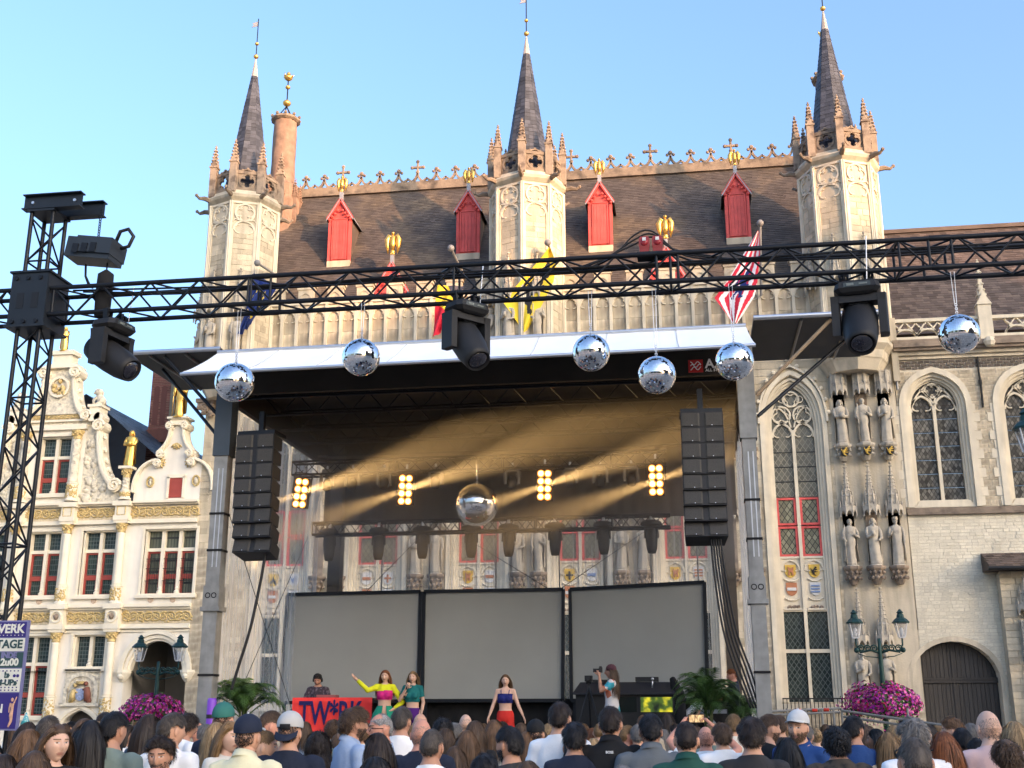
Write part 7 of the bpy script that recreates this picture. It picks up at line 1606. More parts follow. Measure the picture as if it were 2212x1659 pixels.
def person(key, loc, rot, scale, label, hair, hcol, top, bottom='jeans', skin='a', group=None, seed=0, extras=(), smock=None, headscale=1.0):
    global CAPM
    B = BODY[key]; t = thing('person', label, 'person', loc, rot, group); t.scale = (scale,)*3
    b = obj('body', B['body'], t); set_mats(b, [SKIN[skin],MATS['eye_white'],MATS['eye_dark'],MATS['lip'],HAIR[hcol if hcol not in ('blonde','silver') else 'fair']])
    s_ = obj('shirt', B['shirt'], t); set_mats(s_, [top if not isinstance(top, str) else CLOTH[top]])
    if bottom: p = obj('trousers', B['pants'], t); set_mats(p, [bottom if not isinstance(bottom, str) else CLOTH[bottom]])
    loc_, q, _ = B['head'].decompose()
    def onhead(o): o.location = loc_; o.rotation_mode = 'QUATERNION'; o.rotation_quaternion = q; return o
    for h in ([hair] if isinstance(hair, str) else (hair or [])):
        hc = hcol; nm = 'hair'
        if ':' in h: h, hc = h.split(':')
        if h in ('beard','moustache','stubble'): nm = 'beard'
        o = onhead(obj(nm, hair_mesh(h, seed % 2), t)); set_mats(o, [HAIR[hc]])
    for e in extras:
        if e[0] == 'cap':
            if CAPM is None: CAPM = cap_mesh_parts()
            c = onhead(obj('cap', CAPM[0], t)); c.location = loc_+q @ Vector((0,-.006,.020)); c.rotation_quaternion = q @ (Matrix.Rotation(e[3],3,'Z') @ Matrix.Rotation(.10,3,'X')).to_quaternion(); set_mats(c, [e[1]])
            v = obj('visor', CAPM[1], c, None, (e[4] if len(e) > 4 else 0,0,0)); set_mats(v, [e[2]]); v = obj('button', CAPM[2], c); set_mats(v, [e[2]])
        elif e[0] == 'shades':
            m = MB()
            for x in (-1,1): m.ball((x*.036,.10,.092), .030, 10, sc=(1.05,.35,.75)); m.tube([(x*.066,.09,.092),(x*.085,.0,.07),(x*.082,-.05,.05)], .004, 5)
            m.tube([(-.012,.105,.095),(.012,.105,.095)], .004, 5)
            o = onhead(part('sunglasses', m, mat('sunglass_black',(.012,.012,.014),.15), t, True, world=False)); o.rotation_quaternion = q @ Matrix.Rotation(e[1] if len(e) > 1 else 0,3,'X').to_quaternion()
        elif e[0] == 'glasses':
            m = MB()
            for x in (-1,1): m.ribbon(arcp(x*.033,.005,.024,0,360,14),.005,.100,.104); m.tube([(x*.058,.098,.008),(x*.082,.0,.006)], .003, 5)
            m.tube([(-.01,.103,.008),(.01,.103,.008)], .003, 5); onhead(part('glasses', m, MATS.get('sunglass_black') or mat('sunglass_black',(.012,.012,.014),.15), t, world=False))
        elif e[0] == 'collar':
            cc = MB(); bz = B['bend'](1.48); rows = []
            for k, (rr_, z) in enumerate(((.068,1.455),(.070,1.50),(.074,1.505),(.092,1.462))): rows.append([((rr_*1.02)*cos(R(100+340*j/24)), bz-.014+rr_*.98*sin(R(100+340*j/24)), z-.032*sin(R(100+340*j/24))) for j in range(25)])
            cc.loft(rows, closed=False); part('collar', cc, CLOTH[e[1]] if isinstance(e[1], str) else e[1], t, True, world=False)
        elif e[0] == 'mb': part(e[1], e[2], e[3], t, e[4] if len(e) > 4 else False, world=False)
        elif e[0] == 'headmb': onhead(part(e[1], e[2], e[3], t, True, world=False))
    return t
# ------------------------------------------------------------------ the crowd
make_body('m0'); make_body('m1', head=(R(22),R(-4))); make_body('m2', head=(R(-24),R(-2))); make_body('mw', wide=1.12); make_body('mf', head=(R(10),R(-8)))
make_body('f0', True); make_body('f1', True, head=(R(24),R(-3))); make_body('f2', True, head=(R(-24),R(-3))); make_body('ml', sleeve=(1.9,1.9)); make_body('ft', True, sleeve=(.18,.18), neck=1.42)
PLAID = mat('paisley_shirt', (.045,.035,.05), .85, var=.1, col2=(.16,.13,.16), c2s=22, c2t=.56); STRIPE = mat('striped_top', (.40,.40,.40), .85, var=0, stretch=(1,1,60), col2=(.02,.02,.025), c2s=1); CAMO = mat('brown_print', (.075,.058,.042), .85, col2=(.02,.02,.02), c2s=14, c2t=.55)
FSRC = 4539.0
CROWD_N = [0]
def crowd(us, top, w, key, face, hair, hcol, cloth, label, skin='a', extras=(), hw=None, bottom='jeans'):
    hair0 = hair if isinstance(hair, str) else (hair[0] if hair else '')
    hw = hw or dict(long=.205, longwavy=.225, bob=.205, curly=.27, bigcurl=.33, bald=.165, receding=.17, crew=.172, wavy=.21, messy=.215, thick=.20, pony=.185, bun=.185).get(hair0, .185)
    z = hw*FSRC/w; u = us/1.8228; v = top/1.8228
    x = (u-1106)/FPX; q = (829.5-v)/FPX; y = cos(PITCH)-q*sin(PITCH); zz = sin(PITCH)+q*cos(PITCH); X = x*cos(YAW)-y*sin(YAW); Y = x*sin(YAW)+y*cos(YAW)
    topz = CAMH+zz*z; H = topz-GZ; ht = dict(curly=.07, bigcurl=.10, thick=.035, messy=.04, wavy=.04).get(hair0, .018)
    if any(e[0] == 'cap' for e in extras): ht = .03
    s_ = H/(1.723+ht); B = BODY[key]; sc = max(.86, min(1.10, s_)); CROWD_N[0] += 1
    if s_ < .86 or s_ > 1.1: z2 = z*(1 if s_ > 1.1 else 1)
    P = Vector((X*z, Y*z, GZ)); rot = face
    # turn: 0 looks at the stage; head sits a little forward of the feet
    loc = P-Vector((0,.0,0)); dz = H-s_*(1.723+ht)
    person(key, loc, YAW*.3+R(face), s_ if .80 < s_ < 1.16 else sc, label, hair, hcol, cloth, bottom, skin, 'people in the crowd', CROWD_N[0], extras)
CW = CLOTH
NVC, WHC, TEC, BGC = CLOTH['navy'], mat('cap_white',(.60,.60,.58),.85,bump=.1,bs=60), mat('cap_teal',(.035,.16,.13),.8), mat('cap_beige',(.50,.49,.46),.8)
logo = MB().box(-.016,.016,-.130,-.124,1.335,1.350)
boss = MB().join(text_mb('BOSS', .024, 'CENTER', .0006, .001), Matrix.Translation((0,-.120,1.405)))
patch = MB().box(-.036,.036,-.1245,-.119,.030,.068)
hat = MB().lathe([(.05,.10),(.03,.15),(.004,.22)],(-.03,0,0),14)
# nearest rows first; (x, top of hair, head width) are measured on the photograph
crowd(641,2880,150,'mf',176,['messy','moustache','stubble'],'dark','white','man with tousled dark hair and moustache looking back at the viewer, white shirt','b',hw=.258)
crowd(3596,2891,155,'mw',0,['receding'],'greybrown','white','nearest man on the right, greying crown with black sunglasses pushed back on his head','b',[('shades',R(-28))],hw=.19)
crowd(1480,2971,150,'f0',8,'longwavy','black','black','dark-haired head at the bottom edge below the woman in profile','b',hw=.2)
crowd(1908,2954,120,'m0',4,'thick','black','charcoal','round black-haired head at the bottom edge beside the bearded profile man','b')
crowd(2077,2986,140,'f0',0,'long','brown','black','brown-haired head at the bottom edge with sunglasses on top','a',[('shades',R(-10))])
crowd(139,2946,140,'f0',6,'long','brown','black','woman with smooth brown hair low at the left bottom edge','a')
crowd(15,2960,130,'f0',-5,'long','dark','black','dark-haired head cut off by the bottom left corner','a')
crowd(2450,3008,120,'m0',0,'short','grey','grey','top of a grey head just showing at the bottom edge','a')
crowd(3958,2880,150,'f0',8,'curly','brown','black','woman with brown ringlets at the right edge','a',hw=.27)
crowd(1143,2800,100,'mw',0,'undercap','dark','navy','broad man in navy shirt wearing a beige and navy cap backwards','a',[('cap',BGC,NVC,PI,-.60),('headmb','patch',patch,MATS['black_cloth'])])
crowd(980,2812,105,'mw',-8,'undercap','dark','cream','man in pale yellow polo and navy cap with white front','a',[('cap',NVC,WHC,0),('collar','cream'),('mb','logo',logo,MATS['cloth_black'])])
crowd(413,2872,105,'f0',10,'longwavy','chestnut','sage','woman with long wavy brown hair in front of the sage shirt','a')
crowd(114,2862,114,'f0',0,'long','chestnut','offwhite','woman with long straight light brown hair beside the poster','a')
crowd(450,2795,100,'mw',-14,'short','black','sage','man with short black hair and sunglasses at his neck, sage green shirt','b')
crowd(358,2827,112,'f1',14,'long','black','offwhite','woman with long black hair leaning toward the sage shirt','a')
crowd(226,2842,110,'f0',-128,'long','brown','black','smiling woman turned to the right, brown hair tied back, black top','c',hw=.19)
crowd(1257,2842,145,'f0',0,'bigcurl','dark','white','woman with a big cloud of dark curls','a',hw=.33)
crowd(1392,2767,95,'ml',-52,['wavy','beard:brown'],'brown','lightblue','tall bearded man in profile, light blue shirt','b',[('collar','lightblue')],hw=.2)
crowd(1491,2877,112,'f0',62,'long','dark','white','woman in profile facing left with long dark hair, white top','b')
crowd(1700,2862,98,'m0',-6,'crew','greybrown','white','man with cropped greying hair, white tee','b')
crowd(1790,2931,92,'f0',0,'long','brown','black','low woman with brown hair and a dark hair clip','a')
crowd(1839,2869,82,'f0',4,'long','chestnut','white','woman with straight light brown hair behind the hair-clip woman','a')
crowd(2010,2853,105,'m0',52,['short','beard'],'black','charcoal','dark-bearded man in profile looking left','b')
crowd(2203,2758,86,'m0',-8,'short','dark','white','tall man with sleek dark hair in a white tee','a')
crowd(2261,2832,100,'m0',4,'thick','black','navy','man with thick black hair, navy top, behind the ponytail woman','b')
crowd(2255,2880,88,'f0',0,'pony','black',STRIPE,'woman with black ponytail and gold hair clip, striped top','b')
crowd(2337,2902,75,'f0',6,'long','blonde','white','woman with long ash-blonde hair beside the black polo','c')
crowd(2402,2775,92,'mw',-4,'short','dark','black','man in black polo with BOSS on the back of the collar','a',[('collar','black'),('mb','lettering',boss,MATS['cloth_white'])])
crowd(2560,2804,94,'mw',3,'short','black','grey','man with short black hair in a grey polo','b',[('collar','grey')])
crowd(2700,2832,98,'m0',0,'crew','dark','green','man with cropped dark hair in a dark green polo','a',[('collar','green')])
crowd(2955,2810,112,'m0',-3,'thick','dark','charcoal','man with bowl-shaped thick dark hair in a charcoal tee','a')
crowd(3100,2897,96,'f0',4,'long','black','white','woman with long black hair in front of the blue-shirted man','b')
crowd(3140,2794,82,'m0',152,['undercap','beard:chestnut'],'brown','blue','man in white cap and blue shirt looking back over the crowd','a',[('cap',WHC,WHC,0),('collar','blue')])
crowd(3290,2830,108,'mw',6,'curly','black',CAMO,'man with short dark curls thinning on top, brown printed tee','b',hw=.215)
crowd(3357,2813,82,'m2',-6,'short','black','blue','black-haired man in a royal blue shirt with a damp patch','b')
crowd(3590,2810,110,'m0',8,'messy','grey','white','man with tousled dark grey hair behind the sunglasses man','a',hw=.2)
crowd(3496,2877,92,'f0',0,'long','fair','beige','woman with smooth dark-blonde hair left of the sunglasses man','a')
crowd(3713,2872,112,'f0',4,'long','ginger','maroon','woman with glossy reddish-brown hair right of the sunglasses man','a')
crowd(3886,2788,86,'m0',10,['bald'],'grey','pink','shaven-headed man in a pale pink shirt','c')
crowd(3847,2902,82,'f0',10,'short','black','black','head with short black hair below the shaven-headed man','d')
crowd(3992,2833,92,'f0',0,'long','blonde','offwhite','woman with streaked blonde hair at the right edge','c')
# second ranks
crowd(109,2836,78,'f0',-4,'long','dark','black','dark-haired head wearing a small turquoise party hat','a',[('headmb','party_hat',hat,mat('party_hat',(.05,.35,.38),.4,col2=(.5,.6,.6),c2s=40))])
crowd(194,2812,86,'m0',6,'short','greybrown','offwhite','man with flat grey-brown hair behind the smiling woman','a')
crowd(288,2838,52,'m0',165,'short','black','black','distant dark-haired man looking back, face half hidden','b')
crowd(333,2822,90,'f0',-6,'long','brown','black','woman with long brown hair left of the sage shirt','a')
crowd(413,2800,60,'m0',0,'short','dark','black','small dark head behind the sage shirt','a')
crowd(502,2848,66,'f0',-70,'long','dark','white','young woman in profile behind the sage shirt','a')
crowd(587,2805,88,'f2',-16,'long','dark','denim','woman with dark hair over one shoulder in a denim shirt','a')
crowd(679,2800,95,'m2',-12,'short','greybrown','white','man with greying brown hair in a white tee','a')
crowd(736,2785,80,'m0',-44,'curly','dark','white','curly-haired man with a hand to his face','b',hw=.215)
crowd(783,2838,52,'m0',160,'receding','grey','blue','distant red-faced man with sunglasses looking back','red',[('glasses',)])
crowd(883,2765,80,'m0',4,'undercap','dark','navy','man in a teal baseball cap seen from behind','a',[('cap',TEC,TEC,0)])
crowd(852,2837,92,'f0',0,'bob','blonde','white','woman with short blonde hair in a white top','c')
crowd(905,2832,98,'f0',-120,'long','fair','offwhite','woman with long ash-blonde hair turned to the right','c')
crowd(1064,2790,82,'mw',-62,'crew','brown','navy','heavy man with cropped brown hair in profile','red')
crowd(1036,2868,92,'m0',-70,'crew','fair','black','fair man in profile between the two caps','c')
crowd(1312,2815,76,'f0',0,'curly','brown','white','curly brown head with sunglasses on top','a',[('shades',R(-10))],hw=.25)
crowd(1337,2880,70,'f0',-75,'long','chestnut','white','young woman in profile beside the big curls','c')
crowd(1430,2838,70,'m0',-10,'messy','chestnut','offwhite','light brown tousled head behind the woman in profile','a')
crowd(1506,2802,76,'m0',118,['receding','beard:silver'],'silver','lightblue','white-haired man with glasses facing left','red',[('glasses',)])
crowd(1581,2777,78,'m0',-10,'short','greybrown','white','man with dark grey hair in a white crewneck','b')
crowd(1660,2822,82,'mw',6,['bald'],'grey','navy','bald man in a dark navy shirt','red')
crowd(1655,2803,56,'m0',0,['bald'],'grey','grey','bald head directly behind the bald man in navy','a')
crowd(1745,2805,84,'f0',4,'curly','black','black','person with black curls in front of the stage skirt','d',hw=.235)
crowd(1755,2862,82,'f0',-4,'longwavy','brown','black','woman with loose brown hair behind the cropped greying man','a')
crowd(1834,2807,50,'m0',12,['bald'],'grey','white','distant bald man with a grey fringe','c')
crowd(1870,2832,80,'f0',-6,'bob','brown','black','woman with chin-length brown hair','a')
crowd(1946,2829,76,'f0',2,'bob','chestnut','offwhite','woman with short light brown hair left of the bearded profile man','a')
crowd(1914,2890,70,'f0',0,'long','silver','white','woman with long silver hair','c')
crowd(2109,2832,72,'m0',8,'undercap','black','black','man in a black cap in front of the stage','a',[('cap',CLOTH['black'],CLOTH['black'],0)])
crowd(2125,2868,74,'f0',0,'bob','brown','white','brown-haired head below the black cap','a')
crowd(2075,2872,80,'f0',-30,'long','chestnut','beige','woman with light brown hair behind the bearded profile man','a')
crowd(2332,2862,60,'f0',0,'bob','ginger','offwhite','small red-brown head left of the black polo','a')
crowd(2468,2850,60,'m0',-55,'crew','fair','white','fair-haired man peeking past the black polo','red')
crowd(2500,2878,58,'f0',20,'long','blonde','white','distant woman with pale hair and sunglasses','c',[('shades',R(-5))])
crowd(2532,2810,52,'m0',0,'receding','chestnut','beige','distant head with thin light brown hair','a')
crowd(2612,2868,62,'f0',-50,'bob','grey','white','grey-haired woman between the grey and green polos','c')
crowd(2841,2837,82,'m0',8,'thick','brown','white','brown-haired man right of the raised phone','a')
crowd(2885,2808,62,'m0',-8,'short','fair','offwhite','fair head left of the thick dark hair','a')
crowd(3020,2807,78,'m0',-66,['short','beard'],'brown','black','bearded man in profile facing right','a')
crowd(3067,2812,62,'m0',5,'short','brown','charcoal','brown-haired head behind the bearded man','a')
crowd(3212,2862,56,'f0',0,'bun','blonde','white','blonde woman with her hair clipped up','c')
crowd(3451,2863,76,'f0',72,'long','black','black','dark woman in profile facing left','d')
crowd(3401,2845,70,'f0',0,'long','brown','black','brown head between the blue shirt and the dark profile','a')
crowd(3440,2915,64,'f0',6,'bob','blonde','beige','small fair head below the dark profile','c')
crowd(3752,2819,76,'m0',66,'short','chestnut','white','man with combed brown hair facing left','a')
crowd(3785,2862,78,'f0',0,'short','black','maroon','black-haired person in a maroon top','d')
crowd(3660,2850,60,'f0',0,'bob','dark','black','small dark head between the grey and the reddish hair','a')
crowd(2625,2800,50,'f0',0,'long','dark','navy','distant dark-haired woman left of the raised hands','a')
crowd(1012,2885,84,'f0',-85,'bob','blonde','white','small blonde profile under the navy cap','c')
# filler heads further off, seen between the others
FILL = [(60,2860),(160,2850),(255,2845),(380,2842),(545,2838),(640,2832),(720,2845),(810,2850),(930,2838),(1100,2850),(1200,2840),(1360,2845),(1460,2850),(1540,2848),(1620,2850),(1790,2848),(1905,2848),(1980,2838),(2050,2848),(2160,2850),(2300,2846),(2360,2850),(2440,2852),(2510,2850),(2590,2852),(2660,2850),(2740,2855),(2810,2850),(2900,2852),(2990,2848),(3080,2845),(3170,2852),(3250,2848),(3330,2852),(3420,2858),(3520,2852),(3560,2862),(3640,2858),(3690,2850),(3820,2850),(3930,2852),(4010,2858)]
hs = ['long','short','bob','short','long','crew','messy','short']; hcs = ['brown','blonde','fair','dark','chestnut','grey','brown','fair']; cs = ['white','offwhite','lightblue','black','denim','beige','pink','sage']
PLACE = ['beside the poster','by the party hat','under the cream house','near the sage shirt','near the denim shirt','by the moustached man','near the left flower basket','below the left palm','by the teal cap','between the two caps','by the backward cap','near the tall bearded man','under the red banner','below the woman in yellow','below the singer','near the bald men','before the stage skirt','left of the woman in red','below the woman in red','right of the woman in red','by the tall white tee','near the ponytail','by the black polo','below the tripod','below the black booth','by the grey polo','by the raised phone','right of the raised phone','below the right palm','by the charcoal tee','by the white cap','by the blue shirt','near the scaffold rail','near the brown printed tee','near the dark profile','below the flower basket','beneath the right lamp','near the church door','by the reddish hair','by the combed man','near the shaven head','at the right edge']
for k, (us, tp) in enumerate(FILL):
    w_ = 44+7*((k*5) % 4); crowd(us, tp-6+3*(k % 3), w_, ('m0','f0','f0','m1','f1','m2','m0','m0')[k % 8], (k*37) % 30-15, hs[k % 8], hcs[(k*3) % 8], cs[(k*5) % 8], 'distant %s-haired head in the far crowd %s' % (dict(dark='dark',brown='brown',fair='fair',blonde='blonde',chestnut='chestnut',grey='grey')[hcs[(k*3) % 8]], PLACE[k]), ('a','c','b','a')[k % 4])
# ------------------------------------------------------------------ performers and crew
def garment(B, test, planes, off=.012, nz=.003): return B['cut'](test, planes, off, nz)
def skirt_mb(z0, z1, r0, r1, pleats, amp, slit=None, asym=0):
    mb = MB(); n = pleats*4; rows = []
    for i in range(12):
        t = i/11; z = z0+(z1-z0)*t; rr_ = r0+.055*min(1,t*5)+(r1-r0-.055)*t**1.1
        rows.append([((rr_*(1+amp*t*sin(pleats*a)))*cos(a)*1.08, (rr_*(1+amp*t*sin(pleats*a)))*sin(a)*.86, z) for a in [2*PI*k/n+(slit or 0) for k in range(n+1 if slit is None else n-3)]])
    return mb.loft(rows, closed=False)
def on_stage(u, v, Y, h):      # feet on the deck under the pixel of the head top
    p = at(u, v, Y); return Vector((p.x, Y, DECK)), (p.z-DECK)/h
B1 = make_body('yellow', True, {1:((.33,.11,1.33),(.54,.20,1.53)), -1:((-.36,-.02,1.10),(-.20,.06,.97))}, head=(R(-8),0), sleeve=(1.93,1.93), crop=(1.31,1.60), neck=1.46, hem=.86, fingers={1:.15,-1:.5}, legs={1:((.13,.06,.47),(.16,.02,.08))}, vox=.014)
bust = B1['cut'](lambda p: 1.15 < p.z < 1.325 and abs(p.x) < .150, [((0,0,1.15),(0,0,1),.5),((0,0,1.325),(0,0,1),.5)], .014, .003)
loc, sc = on_stage(833,1442,23.3,1.775)
person('yellow', loc, PI+R(6), sc, 'woman in yellow and pink cropped top and green skirt pointing left', 'longwavy', 'ginger', 'yellow', None, 'c', extras=[('mb','bustier',bust,CLOTH['magenta'],True),('mb','skirt',skirt_mb(1.03,.22,.135,.34,14,.10,slit=1.9),CLOTH['jade'],True)])
B2 = make_body('singer', True, {1:((.25,.10,1.14),(.07,.20,1.40)), -1:((-.22,-.02,1.11),(-.20,.05,.86))}, sleeve=(.62,.62), crop=(1.12,1.60), neck=1.46, fingers={1:1.0,-1:.4}, handn={1:Vector((-.3,-1,0))}, vox=.014)
loc, sc = on_stage(893,1445,23.3,1.77)
person('singer', loc, PI+R(-4), sc, 'blonde woman in teal crop top and purple trousers singing into a microphone', 'long', 'fair', 'teal', 'purple', 'c')
tmic = Matrix.Translation(loc) @ Matrix.Rotation(PI+R(-4),4,'Z') @ Matrix.Scale(sc,4)
m = MB(); m.tube([(.075,.225,1.36),(.035,.19,1.50)],[.012,.016],8); m.ball((.03,.185,1.52),.026,10); mq = MB().join(m, tmic); solo('microphone', mq, IRON, 'black microphone held by the woman in teal', 'microphone', smooth=True)
B3 = make_body('dancer', True, {1:((.25,.02,1.12),(.33,.10,.88)), -1:((-.26,.02,1.12),(-.37,.06,.90))}, sleeve=(0,0), crop=(1.155,1.335), neck=1.46, legs={1:((.10,.10,.47),(.10,.12,.08)), -1:((-.10,-.02,.47),(-.11,-.14,.10))}, fingers={1:.25,-1:.25}, vox=.014, flare=.11)
loc, sc = on_stage(1092,1452,22.5,1.77)
strap = MB()
for s_ in (-1,1): strap.tube([(s_*.075,.118,1.32),(s_*.085,.075,1.40),(s_*.085,.0,1.437),(s_*.075,-.085,1.36)],.007,6)
person('dancer', loc, PI+R(3), sc, 'woman in dark blue bralette and wide red trousers striding across the stage', 'long', 'chestnut', 'royal', 'red', 'c', extras=[('mb','strap',strap,CLOTH['royal'],True)])
PRINT = bpy.data.materials.new('patchwork_print'); PRINT.use_nodes = True; N_ = PRINT.node_tree.nodes; L_ = PRINT.node_tree.links; tc = N_.new('ShaderNodeTexCoord'); vo = N_.new('ShaderNodeTexVoronoi'); vo.inputs['Scale'].default_value = 6.5; L_.new(tc.outputs['Object'], vo.inputs['Vector'])
rp = N_.new('ShaderNodeValToRGB'); rp.color_ramp.interpolation = 'CONSTANT'; sepc = N_.new('ShaderNodeSeparateColor'); L_.new(vo.outputs['Color'], sepc.inputs[0]); L_.new(sepc.outputs[0], rp.inputs[0])
cr_ = rp.color_ramp; cr_.elements[0].color = (.72,.68,.66,1); cr_.elements[1].position = .45; cr_.elements[1].color = (.05,.38,.48,1)
for pos, c_ in ((.62,(.55,.16,.08,1)),(.74,(.02,.03,.08,1)),(.86,(.70,.66,.62,1))): e_ = cr_.elements.new(pos); e_.color = c_
L_.new(rp.outputs[0], N_['Principled BSDF'].inputs['Base Color']); N_['Principled BSDF'].inputs['Roughness'].default_value = .8
make_body('photog', False, {1:((.22,.20,1.24),(.075,.23,1.545)), -1:((-.22,.20,1.24),(-.075,.23,1.545))}, sleeve=(.7,.7), hem=.80, fingers={1:.8,-1:.8}, handn={1:Vector((-1,.2,0)),-1:Vector((1,.2,0))}, wide=1.05)
loc, sc = on_stage(1320,1428,23,1.80)
bean = MB().lathe([(.098,.022),(.102,.05),(.094,.095),(.055,.135),(.01,.147)],(0,-.012,0),20)
person('photog', loc, PI/2+R(4), sc, 'photographer in a colourful patchwork shirt and purple beanie with camera to the eye', 'long', 'brown', PRINT, 'navy', 'b', extras=[('headmb','beanie',bean,mat('beanie_plum',(.09,.035,.045),.9,bump=.3,bs=80))])
tm = Matrix.Translation(loc) @ Matrix.Rotation(PI/2+R(4),4,'Z') @ Matrix.Scale(sc,4)
m = MB(); m.cbox((0,.20,1.635),(.13,.07,.09)); m.cbox((0,.20,1.69),(.05,.05,.03)); m.cyl((0,.23,1.63),(0,.34,1.63),.036,14); solo('camera', MB().join(m, tm), BLACKP, 'black camera held to the eye by the photographer', 'camera')
make_body('dj', False, {1:((.28,.10,1.14),(.17,.34,1.10)), -1:((-.28,.10,1.14),(-.12,.33,1.12))}, head=(R(6),R(-24)), lean=.14, sleeve=(1.75,1.75), wide=1.05)
loc, sc = on_stage(690,1455,24.75,1.74)
hp = MB()
for s_ in (-1,1): hp.tube([(s_*.078,-.01,-.005),(s_*.105,-.01,-.005)],[.042,.038],14)
hp.tube([(.092*cos(R(a)),-.01,.015+.125*sin(R(a))) for a in range(0,181,12)],.012,8)
dcap = MB().lathe([(.09,.045),(.095,.07),(.085,.105),(.04,.135),(.005,.14)],(0,-.01,0),18)
person('dj', loc, PI, sc, 'disc jockey in a dark paisley shirt and headphones bent over the red banner table', ['short','stubble'], 'dark', PLAID, 'black', 'b', extras=[('headmb','headphones',hp,BLACKP),('headmb','hat',dcap,CLOTH['black'])])
make_body('crew', False, {1:((.20,.26,1.16),(.16,.50,1.12)), -1:((-.20,.26,1.16),(-.16,.50,1.12))}, head=(0,R(-10)))
loc, sc = on_stage(1582,1440,23.6,1.77)
person('crew', loc, PI/2, sc, 'man in a navy tee reaching over a keyboard behind the right palm', 'short', 'ginger', 'navy', 'jeans', 'red')
make_body('bent', False, {1:((.20,.40,1.02),(.16,.58,.90)), -1:((-.20,.40,1.02),(-.16,.58,.90))}, lean=.85, hem=.84)
p = at(1470,1520,24.3); person('bent', (p.x,24.3,DECK), -PI/2, .80, 'person in a white tee bending over behind the right palm', 'short', 'brown', 'white', 'jeans', 'a')
# red banner table
TX0, TX1 = at(632,1508,24).x, at(804,1508,24).x; TZ1 = at(720,1508,24).z
DT = thing('banner_table', 'table draped with a bright red towel banner lettered TW*RK', 'table', ((TX0+TX1)/2,24,DECK)); hw_ = (TX1-TX0)/2; hh_ = TZ1-DECK
part('tabletop', MB().box(-hw_,hw_,.02,.75,hh_-.05,hh_), BLACKP, DT, world=False)
for sx in (-1,1):
    for y in (.06,.70): part('leg', MB().cyl((sx*(hw_-.04),y,0),(sx*(hw_-.04),y,hh_-.05),.02,8), ALU, DT, world=False)
rows = []
for i in range(14):
    t = i/13; rows.append([(-hw_+2*hw_*k/40, (.0-.012*sin(k*.8)*t+.006*sin(k*2.1)) if i > 2 else (.30-.15*i), hh_+.012 if i <= 2 else hh_+.008-.95*hh_*(i-2)/11-(.03*(abs(k-20)/20)**4 if i == 3 else 0)) for k in range(41)])
BRED = mat('banner_red', (.92,.055,.05), .75, var=.08, vs=5); part('banner', MB().loft(rows, closed=False), BRED, DT, True, world=False)
part('lettering', MB().join(text_mb('TW*RK', .66, 'CENTER', .012, .003, .62), Matrix.Translation((-.02,-.03,hh_-.52))), mat('banner_navy',(.018,.014,.11),.7), DT, world=False)
m = MB(); m.box(-.42,-.02,.25,.55,hh_+.02,hh_+.07); part('mixer', m, mat('pink_grey',(.32,.12,.12),.6), DT, world=False)
# black booth with lit window
bx0, bx1 = at(1240,1480,24).x, at(1470,1480,24).x
BO = thing('black_booth', 'black counter booth with a sloping lid and a glowing yellow-green window', 'booth', ((bx0+bx1)/2,24,DECK)); bw = (bx1-bx0)/2; zt = at(1350,1472,24).z-DECK; zl = at(1350,1497,24).z-DECK
part('counter', MB().box(-bw+.03,bw-.12,0,.9,.22,zl).box(-bw+.1,bw-.2,.05,.85,.0,.22), BLACKP, BO, world=False)
part('lid', MB().add([(-bw-.02,-.08,zl),(bw-.10,-.08,zl),(bw-.22,.5,zt),(-bw+.08,.5,zt),(-bw-.02,-.08,zl-.03),(bw-.10,-.08,zl-.03),(bw-.10,.9,zl-.03),(-bw-.02,.9,zl-.03),(bw-.22,.9,zt),(-bw+.08,.9,zt)],[(0,1,2,3),(3,2,8,9),(4,7,6,5),(0,4,5,1),(1,5,6,8,2),(0,3,9,7,4),(7,9,8,6)]), mat('booth_lid',(.022,.022,.028),.5), BO, world=False)
m = MB(); m.tube([(bw-.12,.1,.0),(bw-.03,.1,.3),(bw-.06,.1,zl),(bw-.16,.3,zt+.06)],[.14,.16,.13,.06],10); part('padding', m, BLACKC, BO, True, world=False)
GLW = bpy.data.materials.new('window_glow'); GLW.use_nodes = True; N_ = GLW.node_tree.nodes; L_ = GLW.node_tree.links; tc = N_.new('ShaderNodeTexCoord'); nz_ = N_.new('ShaderNodeTexNoise'); nz_.inputs['Scale'].default_value = 3.2; nz_.inputs['Detail'].default_value = 3; L_.new(tc.outputs['Object'], nz_.inputs[0]); rp = N_.new('ShaderNodeValToRGB'); L_.new(nz_.outputs['Fac'], rp.inputs[0])
c_ = rp.color_ramp; c_.elements[0].position = .36; c_.elements[0].color = (.004,.008,.002,1); c_.elements[1].position = .66; c_.elements[1].color = (.75,.62,.02,1); e_ = c_.elements.new(.50); e_.color = (.05,.09,.01,1)
L_.new(rp.outputs[0], N_['Principled BSDF'].inputs['Base Color']); L_.new(rp.outputs[0], N_['Principled BSDF'].inputs['Emission Color']); N_['Principled BSDF'].inputs['Emission Strength'].default_value = .25
w0 = at(1383,1500,23.95).x-(bx0+bx1)/2; w1 = at(1452,1500,23.95).x-(bx0+bx1)/2; wz0 = at(1400,1538,23.95).z-DECK
part('window', MB().box(w0,w1,-.012,-.004,wz0,zl-.08), GLW, BO, world=False)
for a, b in (((w0-.02),(wz0)),((w1+.02),(wz0))): part('window_frame', MB().box(a-.02,a+.02,-.03,0,wz0-.04,zl-.04), BLACKP, BO, world=False)
part('window', MB().box(w0-.55,w0-.08,-.010,-.004,wz0,zl-.08), mat('booth_glass',(.012,.016,.014),.12), BO, world=False)
